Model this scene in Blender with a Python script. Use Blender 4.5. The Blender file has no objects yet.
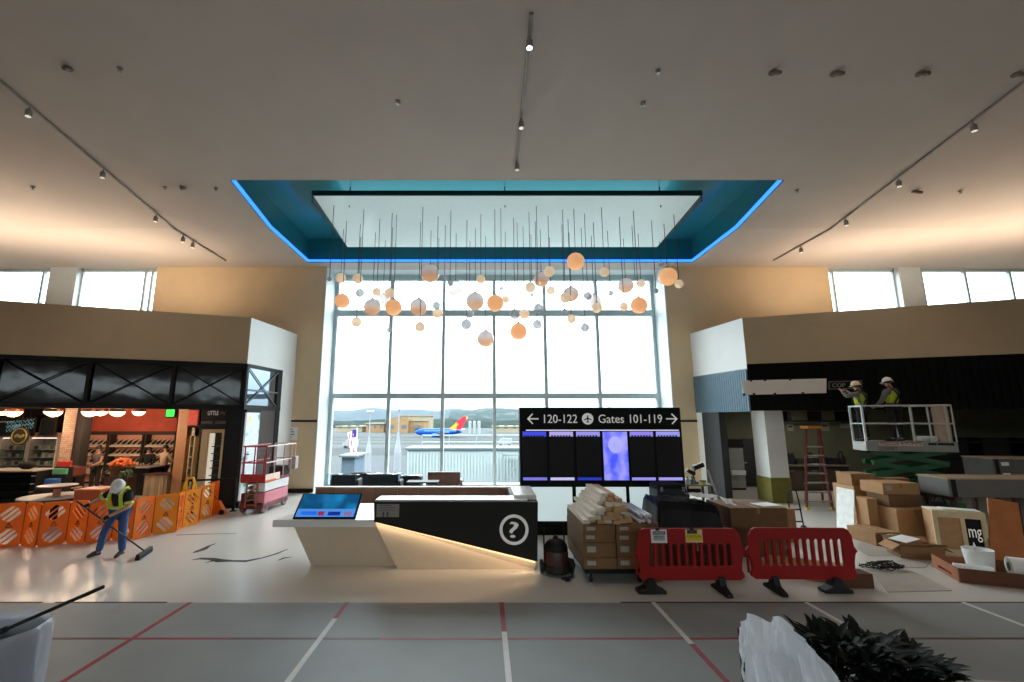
import bpy, bmesh, math, random
from mathutils import Vector, Matrix, noise as mnoise
R = math.radians
random.seed(7)
scene = bpy.context.scene
COL = scene.collection

# ------------------------------------------------------------------ camera
F, CX, CY, H, TH = 455.0, 484.0, 341.0, 2.9, R(9.85)
cam_d = bpy.data.cameras.new('camera')
cam = bpy.data.objects.new('camera', cam_d)
COL.objects.link(cam)
cam.location = (0, 0, H)
cam.rotation_euler = (R(90) + TH, 0, 0)
cam_d.sensor_width = 36
cam_d.lens = F / 1024 * 36
cam_d.shift_x = (512 - CX) / 1024
cam_d.clip_end = 6000
cam_d.clip_start = 0.05
scene.camera = cam

# ------------------------------------------------------------------ colour management
vs = scene.view_settings
vs.view_transform = 'Standard'
vs.look = 'None'
vs.gamma = 1
vs.use_curve_mapping = False
vs.exposure = 0.16
scene.cycles.use_denoising = True
scene.cycles.max_bounces = 8
scene.cycles.diffuse_bounces = 4
scene.cycles.transparent_max_bounces = 12
scene.cycles.sample_clamp_indirect = 6
scene.cycles.caustics_reflective = False
scene.cycles.caustics_refractive = False

# ------------------------------------------------------------------ world: overcast sky, brighter overhead
world = bpy.data.worlds.new('overcast')
scene.world = world
world.use_nodes = True
nt = world.node_tree
for n in list(nt.nodes):
    nt.nodes.remove(n)
wo = nt.nodes.new('ShaderNodeOutputWorld')
bg = nt.nodes.new('ShaderNodeBackground')
tc = nt.nodes.new('ShaderNodeTexCoord')
sx = nt.nodes.new('ShaderNodeSeparateXYZ')
rp = nt.nodes.new('ShaderNodeValToRGB')
nt.links.new(tc.outputs['Generated'], sx.inputs[0])
nt.links.new(sx.outputs['Z'], rp.inputs['Fac'])
els = rp.color_ramp.elements
els[0].position = 0.0
els[0].color = (0.092, 0.098, 0.101, 1)
els[1].position = 1.0
els[1].color = (1.35, 1.42, 1.46, 1)
e = els.new(0.10)
e.color = (0.24, 0.256, 0.262, 1)
e = els.new(0.30)
e.color = (0.78, 0.83, 0.86, 1)
nt.links.new(rp.outputs['Color'], bg.inputs['Color'])
bg.inputs['Strength'].default_value = 11.6
nt.links.new(bg.outputs[0], wo.inputs['Surface'])


def area_light(name, loc, rot, sx_, sy_, power, color=(1, 1, 1), portal=False, spread=None):
    d = bpy.data.lights.new(name, 'AREA')
    d.shape = 'RECTANGLE'
    d.size, d.size_y = sx_, sy_
    d.energy = power
    d.color = color
    if portal:
        d.cycles.is_portal = True
    if spread:
        d.spread = R(spread)
    o = bpy.data.objects.new(name, d)
    o.location = loc
    o.rotation_euler = rot
    COL.objects.link(o)
    return o


# daylight portals in the real openings (they only guide the sampling of the sky)
area_light('sky_portal', (0.5, 20.75, 4.9), (R(-90), 0, 0), 14.8, 9.6, 1, portal=True)
area_light('sky_portal', (-16.2, 19.62, 8.4), (R(-90), 0, 0), 3.6, 2.4, 1, portal=True)
area_light('sky_portal', (-21.2, 19.62, 8.4), (R(-90), 0, 0), 4.2, 2.4, 1, portal=True)
area_light('sky_portal', (16.7, 19.62, 8.4), (R(-90), 0, 0), 3.2, 2.4, 1, portal=True)
area_light('sky_portal', (22.1, 19.62, 8.4), (R(-90), 0, 0), 5.8, 2.4, 1, portal=True)
area_light('sky_portal', (0, -12.3, 5.6), (R(90), 0, 0), 60, 1.4, 1, portal=True)

COVE_W, TRACK_W, BAR_W = 410.0, 66.0, 50.0


# ------------------------------------------------------------------ pixel to place (a point on a known plane)
ST, CT = math.sin(TH), math.cos(TH)


def ray(px, py):
    u, v = (px - CX) / F, (CY - py) / F
    return Vector((u, CT - v * ST, ST + v * CT))


EYE = Vector((0, 0, H))


def PY(px, py, Y):
    d = ray(px, py)
    return EYE + d * (Y / d.y)


def PZ(px, py, Z=0.0):
    d = ray(px, py)
    return EYE + d * ((Z - H) / d.z)


def PX(px, py, X):
    d = ray(px, py)
    return EYE + d * (X / d.x)


def PP(px, py, p0, n):
    d = ray(px, py)
    return EYE + d * ((Vector(p0) - EYE).dot(n) / d.dot(n))


# ------------------------------------------------------------------ materials
def lin(c):
    return tuple(((x / 255) / 12.92 if x / 255 <= 0.04045 else ((x / 255 + 0.055) / 1.055) ** 2.4) for x in c[:3]) + (1,)


MATS = {}


def M(name, col, rough=0.6, metal=0.0, var=0.10, scale=6.0, emit=0.0, ecol=None, spec=None, bump=0.0, bscale=40.0, coat=0.0):
    if name in MATS:
        return MATS[name]
    m = bpy.data.materials.new(name)
    m.use_nodes = True
    n = m.node_tree
    b = n.nodes['Principled BSDF']
    b.inputs['Roughness'].default_value = rough
    b.inputs['Metallic'].default_value = metal
    if spec is not None:
        b.inputs['Specular IOR Level'].default_value = spec
    if coat:
        b.inputs['Coat Weight'].default_value = coat
    c = lin(col)
    b.inputs['Base Color'].default_value = c
    t = n.nodes.new('ShaderNodeTexCoord')
    if var > 0:
        nz = n.nodes.new('ShaderNodeTexNoise')
        nz.inputs['Scale'].default_value = scale
        nz.inputs['Detail'].default_value = 4
        n.links.new(t.outputs['Object'], nz.inputs['Vector'])
        r = n.nodes.new('ShaderNodeValToRGB')
        r.color_ramp.elements[0].position = 0.3
        r.color_ramp.elements[1].position = 0.7
        r.color_ramp.elements[0].color = tuple(x * (1 - var) for x in c[:3]) + (1,)
        r.color_ramp.elements[1].color = tuple(min(1, x * (1 + var)) for x in c[:3]) + (1,)
        n.links.new(nz.outputs['Fac'], r.inputs['Fac'])
        n.links.new(r.outputs['Color'], b.inputs['Base Color'])
    if bump:
        bz = n.nodes.new('ShaderNodeTexNoise')
        bz.inputs['Scale'].default_value = bscale
        n.links.new(t.outputs['Object'], bz.inputs['Vector'])
        bp = n.nodes.new('ShaderNodeBump')
        bp.inputs['Strength'].default_value = bump
        n.links.new(bz.outputs['Fac'], bp.inputs['Height'])
        n.links.new(bp.outputs['Normal'], b.inputs['Normal'])
    if emit:
        b.inputs['Emission Color'].default_value = lin(ecol or col)
        b.inputs['Emission Strength'].default_value = emit
    MATS[name] = m
    return m


def stripes(name, c1, c2, axis='X', scale=1.0, frac=0.5, rough=0.6, wob=0.0):
    """two colours banded along one object axis: planks, cloth bands, brick courses"""
    if name in MATS:
        return MATS[name]
    m = M(name, c1, rough, var=0)
    n = m.node_tree
    b = n.nodes['Principled BSDF']
    t = n.nodes.new('ShaderNodeTexCoord')
    s = n.nodes.new('ShaderNodeSeparateXYZ')
    n.links.new(t.outputs['Object'], s.inputs[0])
    mu = n.nodes.new('ShaderNodeMath')
    mu.operation = 'MULTIPLY'
    mu.inputs[1].default_value = scale
    n.links.new(s.outputs[axis], mu.inputs[0])
    fr = n.nodes.new('ShaderNodeMath')
    fr.operation = 'FRACT'
    n.links.new(mu.outputs[0], fr.inputs[0])
    gt = n.nodes.new('ShaderNodeMath')
    gt.operation = 'GREATER_THAN'
    gt.inputs[1].default_value = frac
    n.links.new(fr.outputs[0], gt.inputs[0])
    mx = n.nodes.new('ShaderNodeMix')
    mx.data_type = 'RGBA'
    mx.inputs[6].default_value = lin(c1)
    mx.inputs[7].default_value = lin(c2)
    n.links.new(gt.outputs[0], mx.inputs[0])
    n.links.new(mx.outputs[2], b.inputs['Base Color'])
    return m


def glass(name, tint=(235, 245, 248), gloss=0.10, rough=0.02):
    if name in MATS:
        return MATS[name]
    m = bpy.data.materials.new(name)
    m.use_nodes = True
    n = m.node_tree
    n.nodes.remove(n.nodes['Principled BSDF'])
    out = n.nodes['Material Output']
    tr = n.nodes.new('ShaderNodeBsdfTransparent')
    tr.inputs[0].default_value = lin(tint)
    gl = n.nodes.new('ShaderNodeBsdfGlossy')
    gl.inputs['Roughness'].default_value = rough
    fr = n.nodes.new('ShaderNodeLayerWeight')
    fr.inputs['Blend'].default_value = 0.15
    mu = n.nodes.new('ShaderNodeMath')
    mu.operation = 'MULTIPLY'
    mu.inputs[1].default_value = gloss * 5
    n.links.new(fr.outputs['Fresnel'], mu.inputs[0])
    mx = n.nodes.new('ShaderNodeMixShader')
    n.links.new(mu.outputs[0], mx.inputs[0])
    n.links.new(tr.outputs[0], mx.inputs[1])
    n.links.new(gl.outputs[0], mx.inputs[2])
    n.links.new(mx.outputs[0], out.inputs['Surface'])
    MATS[name] = m
    return m


# ------------------------------------------------------------------ mesh builder
class MB:
    def __init__(s):
        s.v, s.f = [], []

    def add(s, vs_, fs_):
        o = len(s.v)
        s.v += [Vector(p) for p in vs_]
        s.f += [tuple(i + o for i in f) for f in fs_]
        return s

    def box(s, x0, x1, y0, y1, z0, z1):
        return s.add([(x0, y0, z0), (x1, y0, z0), (x1, y1, z0), (x0, y1, z0), (x0, y0, z1), (x1, y0, z1), (x1, y1, z1), (x0, y1, z1)],
                     [(0, 3, 2, 1), (4, 5, 6, 7), (0, 1, 5, 4), (1, 2, 6, 5), (2, 3, 7, 6), (3, 0, 4, 7)])

    def obox(s, c, size, rot=(0, 0, 0)):
        from mathutils import Euler
        m = Euler(rot).to_matrix()
        a, b, d = (q / 2 for q in size)
        pts = [(-a, -b, -d), (a, -b, -d), (a, b, -d), (-a, b, -d), (-a, -b, d), (a, -b, d), (a, b, d), (-a, b, d)]
        return s.add([Vector(c) + m @ Vector(p) for p in pts],
                     [(0, 3, 2, 1), (4, 5, 6, 7), (0, 1, 5, 4), (1, 2, 6, 5), (2, 3, 7, 6), (3, 0, 4, 7)])

    def bar(s, a, b, w, d=None, up=(0, 0, 1)):
        """rectangular bar from a to b"""
        a, b = Vector(a), Vector(b)
        d = d or w
        t = (b - a).normalized()
        u = Vector(up)
        if abs(t.dot(u)) > 0.95:
            u = Vector((0, 1, 0))
        x = t.cross(u).normalized()
        y = x.cross(t)
        q = [x * w / 2 + y * d / 2, -x * w / 2 + y * d / 2, -x * w / 2 - y * d / 2, x * w / 2 - y * d / 2]
        return s.add([a + k for k in q] + [b + k for k in q], [(0, 1, 2, 3), (7, 6, 5, 4), (0, 4, 5, 1), (1, 5, 6, 2), (2, 6, 7, 3), (3, 7, 4, 0)])

    def tube(s, pts, r, n=8, closed=False):
        pts = [Vector(p) for p in pts]
        rs = r if isinstance(r, (list, tuple)) else [r] * len(pts)
        rings = []
        prev = None
        for i, p in enumerate(pts):
            if closed:
                t = pts[(i + 1) % len(pts)] - pts[i - 1]
            else:
                t = pts[min(i + 1, len(pts) - 1)] - pts[max(i - 1, 0)]
            t.normalize()
            if prev is None:
                u = Vector((0, 0, 1)) if abs(t.z) < 0.9 else Vector((1, 0, 0))
                x = t.cross(u).normalized()
            else:
                x = (prev - t * prev.dot(t)).normalized()
            prev = x
            y = t.cross(x)
            rings.append([p + (x * math.cos(2 * math.pi * k / n) + y * math.sin(2 * math.pi * k / n)) * rs[i] for k in range(n)])
        o = len(s.v)
        for g in rings:
            s.v += g
        m = len(rings)
        for i in range(m if closed else m - 1):
            j = (i + 1) % m
            for k in range(n):
                s.f.append((o + i * n + k, o + i * n + (k + 1) % n, o + j * n + (k + 1) % n, o + j * n + k))
        if not closed:
            s.f.append(tuple(o + k for k in reversed(range(n))))
            s.f.append(tuple(o + (m - 1) * n + k for k in range(n)))
        return s

    def lathe(s, prof, c=(0, 0, 0), n=20, axis='Z'):
        """profile of (radius, height); closed at both ends"""
        c = Vector(c)
        o = len(s.v)
        for r, z in prof:
            for k in range(n):
                a = 2 * math.pi * k / n
                p = Vector((r * math.cos(a), r * math.sin(a), z))
                if axis == 'X':
                    p = Vector((z, p.x, p.y))
                elif axis == 'Y':
                    p = Vector((p.x, z, p.y))
                s.v.append(c + p)
        m = len(prof)
        for i in range(m - 1):
            for k in range(n):
                s.f.append((o + i * n + k, o + i * n + (k + 1) % n, o + (i + 1) * n + (k + 1) % n, o + (i + 1) * n + k))
        s.f.append(tuple(o + k for k in reversed(range(n))))
        s.f.append(tuple(o + (m - 1) * n + k for k in range(n)))
        return s

    def sphere(s, c, r, n=16, m=10, sc=(1, 1, 1), z0=-1.0, z1=1.0):
        a0, a1 = math.asin(z0), math.asin(z1)
        prof = []
        o = len(s.v)
        c = Vector(c)
        for i in range(m + 1):
            a = a0 + (a1 - a0) * i / m
            for k in range(n):
                b = 2 * math.pi * k / n
                s.v.append(c + Vector((r * max(1e-4, math.cos(a)) * math.cos(b) * sc[0], r * max(1e-4, math.cos(a)) * math.sin(b) * sc[1], r * math.sin(a) * sc[2])))
        for i in range(m):
            for k in range(n):
                s.f.append((o + i * n + k, o + i * n + (k + 1) % n, o + (i + 1) * n + (k + 1) % n, o + (i + 1) * n + k))
        s.f.append(tuple(o + k for k in reversed(range(n))))
        s.f.append(tuple(o + m * n + k for k in range(n)))
        return s

    def prism(s, poly, off):
        """3-D polygon extruded by the vector off"""
        n = len(poly)
        poly = [Vector(p) for p in poly]
        off = Vector(off)
        return s.add(poly + [p + off for p in poly],
                     [tuple(range(n)), tuple(range(2 * n - 1, n - 1, -1))] + [(i, i + n, (i + 1) % n + n, (i + 1) % n) for i in range(n)])

    def plate(s, outer, holes, org, ex, ey, thick):
        """flat plate with holes: 2-D outlines put on a plane, given real thickness"""
        bm = bmesh.new()
        edges = []
        for loop in [outer] + holes:
            vv = [bm.verts.new((p[0], p[1], 0)) for p in loop]
            for i in range(len(vv)):
                edges.append(bm.edges.new((vv[i], vv[(i + 1) % len(vv)])))
        bmesh.ops.triangle_fill(bm, use_beauty=True, use_dissolve=False, edges=edges)
        bm.verts.index_update()
        ex, ey = Vector(ex), Vector(ey)
        nz = ex.cross(ey)
        org = Vector(org)
        base = [org + ex * v.co.x + ey * v.co.y for v in bm.verts]
        n = len(base)
        fs = []
        for f in bm.faces:
            ii = [v.index for v in f.verts]
            if f.normal.z < 0:
                ii.reverse()
            fs.append(tuple(ii))
            fs.append(tuple(i + n for i in reversed(ii)))
        for e_ in bm.edges:
            if len(e_.link_faces) == 1:
                a, b = (v.index for v in e_.verts)
                fs.append((a, b, b + n, a + n))
        bm.free()
        return s.add(base + [p - nz * thick for p in base], fs)

    def xf(s, mat):
        s.v = [mat @ p for p in s.v]
        return s

    def build(s, name, mat, parent=None, smooth=False, bevel=0.0, seg=2, local=False):
        me = bpy.data.meshes.new(name)
        o = bpy.data.objects.new(name, me)
        COL.objects.link(o)
        if parent is not None:
            o.parent = parent
            org = Vector((0, 0, 0))
            if not local:
                p = parent
                while p is not None:
                    org += p.location
                    p = p.parent
        else:
            xs = [p.x for p in s.v]
            ys = [p.y for p in s.v]
            org = Vector(((min(xs) + max(xs)) / 2, (min(ys) + max(ys)) / 2, min(p.z for p in s.v)))
            o.location = org
        me.from_pydata([p - org for p in s.v], [], s.f)
        me.validate()
        bm = bmesh.new()
        bm.from_mesh(me)
        bmesh.ops.recalc_face_normals(bm, faces=bm.faces)
        bm.to_mesh(me)
        bm.free()
        if mat:
            me.materials.append(mat)
        if smooth:
            for p in me.polygons:
                p.use_smooth = True
            try:
                me.set_sharp_from_angle(angle=R(40))
            except Exception:
                pass
        if bevel:
            b = o.modifiers.new('bevel', 'BEVEL')
            b.width = bevel
            b.segments = seg
            b.limit_method = 'ANGLE'
        return o


def tag(o, label=None, cat=None, group=None, kind=None):
    if label:
        o['label'] = label
    if cat:
        o['category'] = cat
    if group:
        o['group'] = group
    if kind:
        o['kind'] = kind
    return o


def thing(name, label, cat, loc=(0, 0, 0), rz=0.0, group=None):
    o = bpy.data.objects.new(name, None)
    o.empty_display_size = 0.1
    COL.objects.link(o)
    o.location = loc
    o.rotation_euler = (0, 0, rz)
    return tag(o, label, cat, group)


KIDS = {}


def copy_tree(o, parent=None, kids=None):
    if kids is None:
        kids = {}
        for q in bpy.data.objects:
            if q.parent:
                kids.setdefault(q.parent.name, []).append(q)
    c = o.copy()
    COL.objects.link(c)
    if parent:
        c.parent = parent
    for ch in kids.get(o.name, []):
        copy_tree(ch, c, kids)
    return c


def struct(mb, name, mat, parent=None, **k):
    o = mb.build(name, mat, parent, **k)
    if parent is None:
        o['kind'] = 'structure'
    return o


def slab(pts, plane, thick, off=0.0):
    """flat thing standing on a plane of the building: outline + real thickness (grows away from the viewer)"""
    p0, n = plane
    p0, n = Vector(p0), Vector(n).normalized()
    return MB().prism([PP(x, y, p0 + n * off, n) for x, y in pts], -n * thick)


def rect(x0, y0, x1, y1):
    return [(x0, y0), (x1, y0), (x1, y1), (x0, y1)]


def text_mb(s, width, height, org, ex=(1, 0, 0), ez=(0, 0, 1), depth=0.006, mb=None):
    """lettering as a thin mesh, fitted to width x height, lower left corner at org"""
    cu = bpy.data.curves.new('t', 'FONT')
    cu.body = s
    cu.extrude = 0.0
    cu.resolution_u = 3
    o = bpy.data.objects.new('t', cu)
    COL.objects.link(o)
    dg = bpy.context.evaluated_depsgraph_get()
    me = bpy.data.meshes.new_from_object(o.evaluated_get(dg))
    xs = [v.co.x for v in me.vertices]
    ys = [v.co.y for v in me.vertices]
    ex, ez, org = Vector(ex), Vector(ez), Vector(org)
    kx, ky = width / (max(xs) - min(xs)), height / (max(ys) - min(ys))
    nrm = ex.cross(ez)
    base = [org + ex * ((v.co.x - min(xs)) * kx) + ez * ((v.co.y - min(ys)) * ky) for v in me.vertices]
    n = len(base)
    fs = [tuple(p.vertices) for p in me.polygons]
    cnt = {}
    for f in fs:
        for i in range(len(f)):
            k = (f[i], f[(i + 1) % len(f)])
            cnt[tuple(sorted(k))] = cnt.get(tuple(sorted(k)), 0) + 1
    side = [(a, b, b + n, a + n) for (a, b), c in cnt.items() if c == 1]
    mb = mb or MB()
    mb.add([b + nrm * depth for b in base] + base, fs + [tuple(i + n for i in reversed(f)) for f in fs] + side)
    bpy.data.objects.remove(o)
    bpy.data.curves.remove(cu)
    bpy.data.meshes.remove(me)
    return mb


ORD = ['first', 'second', 'third', 'fourth', 'fifth', 'sixth', 'seventh', 'eighth', 'ninth', 'tenth', 'eleventh', 'twelfth', 'thirteenth', 'fourteenth',
       'fifteenth', 'sixteenth', 'seventeenth', 'eighteenth', 'nineteenth', 'twentieth']


def nth(i, n, what):
    if n == 1:
        return 'the only one of ' + what
    if i == 0:
        return 'leftmost of ' + what
    if i == n - 1:
        return 'rightmost of ' + what
    return ORD[i] + ' from the left of ' + what

# ================================================================== THE SETTING
white_paint = M('warm white paint', (226, 216, 200), 0.7, var=0.03, scale=1.5)
cool_white = M('white gypsum panel', (244, 244, 242), 0.6, var=0.02, scale=1.2)
back_paint = M('pale beige paint', (226, 200, 162), 0.65, var=0.03, scale=1.5)
beige_paint = M('beige paint', (196, 172, 140), 0.65, var=0.04, scale=1.5)
ceil_paint = M('ceiling plaster', (190, 179, 171), 0.8, var=0.03, scale=0.8)
black_panel = M('black fascia', (16, 16, 18), 0.6, var=0.15, spec=.25)
black_metal = M('black metal', (15, 15, 17), 0.5, var=0.1, spec=.3)
alu = M('window aluminium', (176, 190, 192), 0.45, 0.0, var=0.05)
dark_int = M('dark store interior', (46, 38, 34), 0.8, var=0.15, scale=2)
olive_wall = M('olive unfinished wall', (104, 104, 84), 0.85, var=0.12, scale=1.2)
steel = M('brushed steel', (150, 152, 152), 0.35, 0.8, var=0.08)
white_plastic = M('white plastic', (225, 226, 226), 0.4, var=0.03)
paper = M('white paper', (236, 236, 232), 0.7, var=0.03)
cardboard = M('cardboard', (160, 120, 82), 0.85, var=0.08, scale=9)
cardboard_dk = M('brown cardboard', (116, 84, 56), 0.85, var=0.1, scale=9)
rubber = M('black rubber', (14, 14, 15), 0.6, var=0.15)
win_glass = glass('window glass', (246, 251, 252), 0.05)

# floor: polished pale terrazzo
fm = M('polished terrazzo', (204, 198, 190), 0.27, var=0.02, scale=0.6, spec=0.6)
struct(MB().box(-30, 30, -12.6, 22.2, -0.3, 0), 'floor', fm)

# ceiling: level over the window end, then a fold, rising towards the hall
YF, ZC, SL = 15.1, 9.55, 0.1516


def zc(Y):
    return ZC if Y >= YF else ZC + SL * (YF - Y)


RX0, RX1, RY0, RY1 = -7.58, 8.95, 12.53, 18.65
ZR = 10.62
c = MB()


def cq(x0, x1, y0, y1):
    c.add([(x0, y0, zc(y0)), (x1, y0, zc(y0)), (x1, y1, zc(y1)), (x0, y1, zc(y1))], [(0, 1, 2, 3)])


cq(-30, 30, -12.6, RY0)
for a, b in ((-30, RX0), (RX1, 30)):
    cq(a, b, RY0, YF)
    cq(a, b, YF, 19.6)
cq(RX0, RX1, RY1, 19.6)
struct(c, 'ceiling', ceil_paint)
teal = M('teal stretch ceiling', (44, 122, 132), 0.18, var=0.03, spec=0.5)
c = MB()
c.add([(RX0, RY0, ZR), (RX1, RY0, ZR), (RX1, RY1, ZR), (RX0, RY1, ZR)], [(0, 1, 2, 3)])
for x in (RX0, RX1):
    c.add([(x, RY0, zc(RY0)), (x, YF, zc(YF)), (x, RY1, zc(RY1)), (x, RY1, ZR), (x, RY0, ZR)], [(0, 1, 2, 3, 4)])
for y in (RY0, RY1):
    c.add([(RX0, y, zc(y)), (RX1, y, zc(y)), (RX1, y, ZR), (RX0, y, ZR)], [(0, 1, 2, 3)])
struct(c, 'ceiling_recess', teal)
# the pale panel inside the recess
px0, px1, py0, py1, pz0, pz1 = -5.48, 6.95, 13.56, 17.37, 10.0, 9.75
panel_m = M('pale satin ceiling panel', (206, 226, 228), 0.14, var=0.02, spec=0.6, emit=0.22)  # glow added to lift the panel's brightness; it is no lamp
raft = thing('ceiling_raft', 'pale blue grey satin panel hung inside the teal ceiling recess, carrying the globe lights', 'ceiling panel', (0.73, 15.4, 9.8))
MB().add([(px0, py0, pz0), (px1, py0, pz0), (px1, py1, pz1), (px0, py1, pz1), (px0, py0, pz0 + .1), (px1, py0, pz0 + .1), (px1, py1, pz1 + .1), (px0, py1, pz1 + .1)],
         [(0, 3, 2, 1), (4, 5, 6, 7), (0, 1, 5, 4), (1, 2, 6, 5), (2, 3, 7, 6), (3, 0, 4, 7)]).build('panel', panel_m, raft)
b = MB()
b.box(px0 - .03, px1 + .03, py0 - .05, py0, pz0 - .03, pz0 + .13)
b.box(px0 - .03, px0, py0, py1, pz1 + .02, pz0 + .13)
b.box(px1, px1 + .03, py0, py1, pz1 + .02, pz0 + .13)
b.build('edge_shade', M('teal edge shade', (16, 44, 50), 0.4), raft)  # dark strips stand in for the shade along the panel's edge
for x in (-4.5, 0.7, 5.9):
    for y in (14.2, 16.8):
        MB().tube([(x, y, 9.9), (x, y, ZR)], 0.02, 6).build('hanger', black_metal, raft)


area_light('raft_fill_light', (.7, 15.4, 10.22), (R(180), 0, 0), 11.5, 3.4, 110, (.55, .92, 1.0))  # added lamp without a fitting, brightens the dark teal recess


def panel_z(Y):
    return pz0 + (pz1 - pz0) * (Y - py0) / (py1 - py0)


# blue light strip running round the recess
strip = thing('cove_strip_light', 'glowing blue light strip running along the rim of the ceiling recess', 'light strip', (RX0, RY1, 9.6))
blue_led = M('blue led', (40, 110, 255), 0.5, var=0, emit=1.5, ecol=(56, 140, 255))
q = MB()
q.box(RX0 + .02, RX1 - .02, RY1 - .10, RY1 - .02, 9.58, 9.66)
q.build('strip', blue_led, strip)
for x in (RX0 + .02, RX1 - .10):
    q = MB()
    q.bar((x + .04, RY0 + .1, zc(RY0) + .06), (x + .04, YF, zc(YF) + .06), .08, .08)
    q.bar((x + .04, YF, zc(YF) + .06), (x + .04, RY1 - .1, ZC + .06), .08, .08)
    q.build('strip', blue_led, strip)

# back wall with the great window and the high side windows
w = MB()
for a, b_ in ((-30, -8.3), (9.2, 30)):
    w.box(a, b_, 19.2, 19.6, 4.9, 7.2)
w.box(-14.4, -8.3, 19.2, 19.6, 7.2, 9.7)
w.box(-30, -23.4, 19.2, 19.6, 7.2, 9.7)
w.box(9.2, 15.15, 19.2, 19.6, 7.2, 9.7)
w.box(25.1, 30, 19.2, 19.6, 7.2, 9.7)
struct(w, 'wall_back', back_paint)
w = MB()
w.box(-8.3, -6.92, 19.2, 19.6, 0, 9.7)
w.box(7.90, 9.2, 19.2, 19.6, 0, 9.7)
struct(w, 'wall_back_centre', back_paint)
w = MB()
w.box(-19.1, -17.9, 19.2, 19.6, 7.2, 9.7)
w.box(18.25, 19.2, 19.2, 19.6, 7.2, 9.7)
struct(w, 'wall_back_piers', M('pale blue grey reveal', (206, 216, 220), 0.5, var=0.02))
w = MB()
w.box(-7.4, -6.92, 19.6, 20.9, 0, 9.7)
w.box(7.90, 8.4, 19.6, 20.9, 0, 9.7)
w.box(-7.4, 8.4, 19.62, 20.9, 9.6, 9.9)
w.box(-6.935, -6.90, 19.19, 19.62, 0, 9.6)
w.box(7.88, 7.915, 19.19, 19.62, 0, 9.6)
struct(w, 'wall_window_reveal', M('pale blue grey reveal', (206, 216, 220), 0.5, var=0.02))
w = MB()
w.box(-8.25, -6.93, 19.15, 19.2, 0, 0.16)
w.box(7.9, 8.9, 19.15, 19.2, 0, 0.16)
struct(w, 'baseboard_back', black_metal)
w = MB()
w.box(-8.0, -6.93, 19.17, 19.2, 2.82, 2.90)
w.box(7.9, 8.9, 19.17, 19.2, 2.82, 2.90)
struct(w, 'trim_1', black_metal)
# window_1: the great window
YW = 20.6
fr = MB()
xl, xr = -6.92, 7.90
fr.box(xl, xl + .16, YW - .12, YW + .12, 0.1, 9.6)
fr.box(xr - .16, xr, YW - .12, YW + .12, 0.1, 9.6)
fr.box(xl, xr, YW - .14, YW + .12, 9.36, 9.6)
fr.box(xl, xr, YW - .14, YW + .12, 0.0, 0.16)
for y0_, y1_ in ((310.5, 316), (393.5, 398.5)):
    fr.box(xl, xr, YW - .13, YW + .12, PY(490, y1_, YW).z, PY(490, y0_, YW).z)
for x in (388, 442.3, 494.5, 547, 601):
    X = PY(x, 430, YW).x
    fr.box(X - .07, X + .07, YW - .16, YW + .12, 0.1, 9.5)
wf = struct(fr, 'window_1', alu)
wg = MB()
wg.box(xl + .05, xr - .05, YW - .01, YW + .01, 0.1, 9.5)
wg.build('pane', win_glass, wf)
# high side windows
for i, (a, b_, ms) in enumerate(((-17.9, -14.4, [-15.05, -14.75]), (-23.4, -19.1, [-19.6]), (15.15, 18.25, [15.5]), (19.2, 25.1, [19.45, 21.4, 23.4]))):
    fr = MB()
    fr.box(a, b_, 19.44, 19.56, 9.42, 9.6)
    fr.box(a, b_, 19.44, 19.56, 7.2, 7.28)
    fr.box(a, a + .07, 19.44, 19.56, 7.2, 9.6)
    fr.box(b_ - .07, b_, 19.44, 19.56, 7.2, 9.6)
    for x in ms:
        fr.box(x - .05, x + .05, 19.42, 19.56, 7.2, 9.6)
    o = struct(fr, 'window_%d' % (i + 2), alu)
    MB().box(a + .02, b_ - .02, 19.49, 19.51, 7.22, 9.58).build('pane', win_glass, o)

# hall behind the viewer, with its own band of windows
w = MB()
w.box(-30, 30, -12.6, -12.2, 0, 4.9)
w.box(-30, 30, -12.6, -12.2, 6.2, 13.8)
for x in (-30, -18.2, -6.2, 5.8, 17.8, 29.6):
    w.box(x, x + .4, -12.6, -12.2, 4.9, 6.2)
struct(w, 'wall_front', white_paint)
fr = MB()
for z in (4.9, 6.12):
    fr.box(-29.6, 29.6, -12.46, -12.36, z, z + .08)
for k in range(30):
    fr.box(-29 + 2 * k - .03, -29 + 2 * k + .03, -12.46, -12.36, 4.9, 6.2)
o = struct(fr, 'window_6', alu)
MB().box(-29.6, 29.6, -12.42, -12.40, 4.92, 6.18).build('pane', win_glass, o)
struct(MB().box(-30.3, -30, -12.6, 22.2, 0, 13.8), 'wall_left', beige_paint)
struct(MB().box(30, 30.3, -12.6, 22.2, 0, 13.8), 'wall_right', beige_paint)

# ---- shop volumes on both sides
CL, DL, NL = Vector((-8.35, 15.95, 0)), Vector((-0.938, -0.345, 0)), Vector((0.345, -0.938, 0))
CR, DR, NR = Vector((9.35, 16.1, 0)), Vector((0.933, -0.359, 0)), Vector((-0.359, -0.933, 0))
EL, ER = Vector((-8.0, 19.2, 0)), Vector((8.85, 19.2, 0))
NLR, NRR = Vector((0.994, -0.107, 0)), Vector((-0.987, -0.159, 0))
PLL, PLR = (CL, NL), (CR, NR)
PRL, PRR = (CL, NLR), (CR, NRR)
UZ = Vector((0, 0, 1))


def front(c0, d, nn, a0, a1, z0, z1, th, off=0.0):
    p = [c0 + d * a0 + nn * off + UZ * z0, c0 + d * a1 + nn * off + UZ * z0, c0 + d * a1 + nn * off + UZ * z1, c0 + d * a0 + nn * off + UZ * z1]
    return MB().prism(p, -nn * th)


struct(front(CL, DL, NL, 0, 23, 4.86, 6.52, .25), 'wall_left_fascia', beige_paint)
struct(front(CR, DR, NR, 0, 23, 4.86, 6.54, .25), 'wall_right_fascia', beige_paint)
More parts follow.
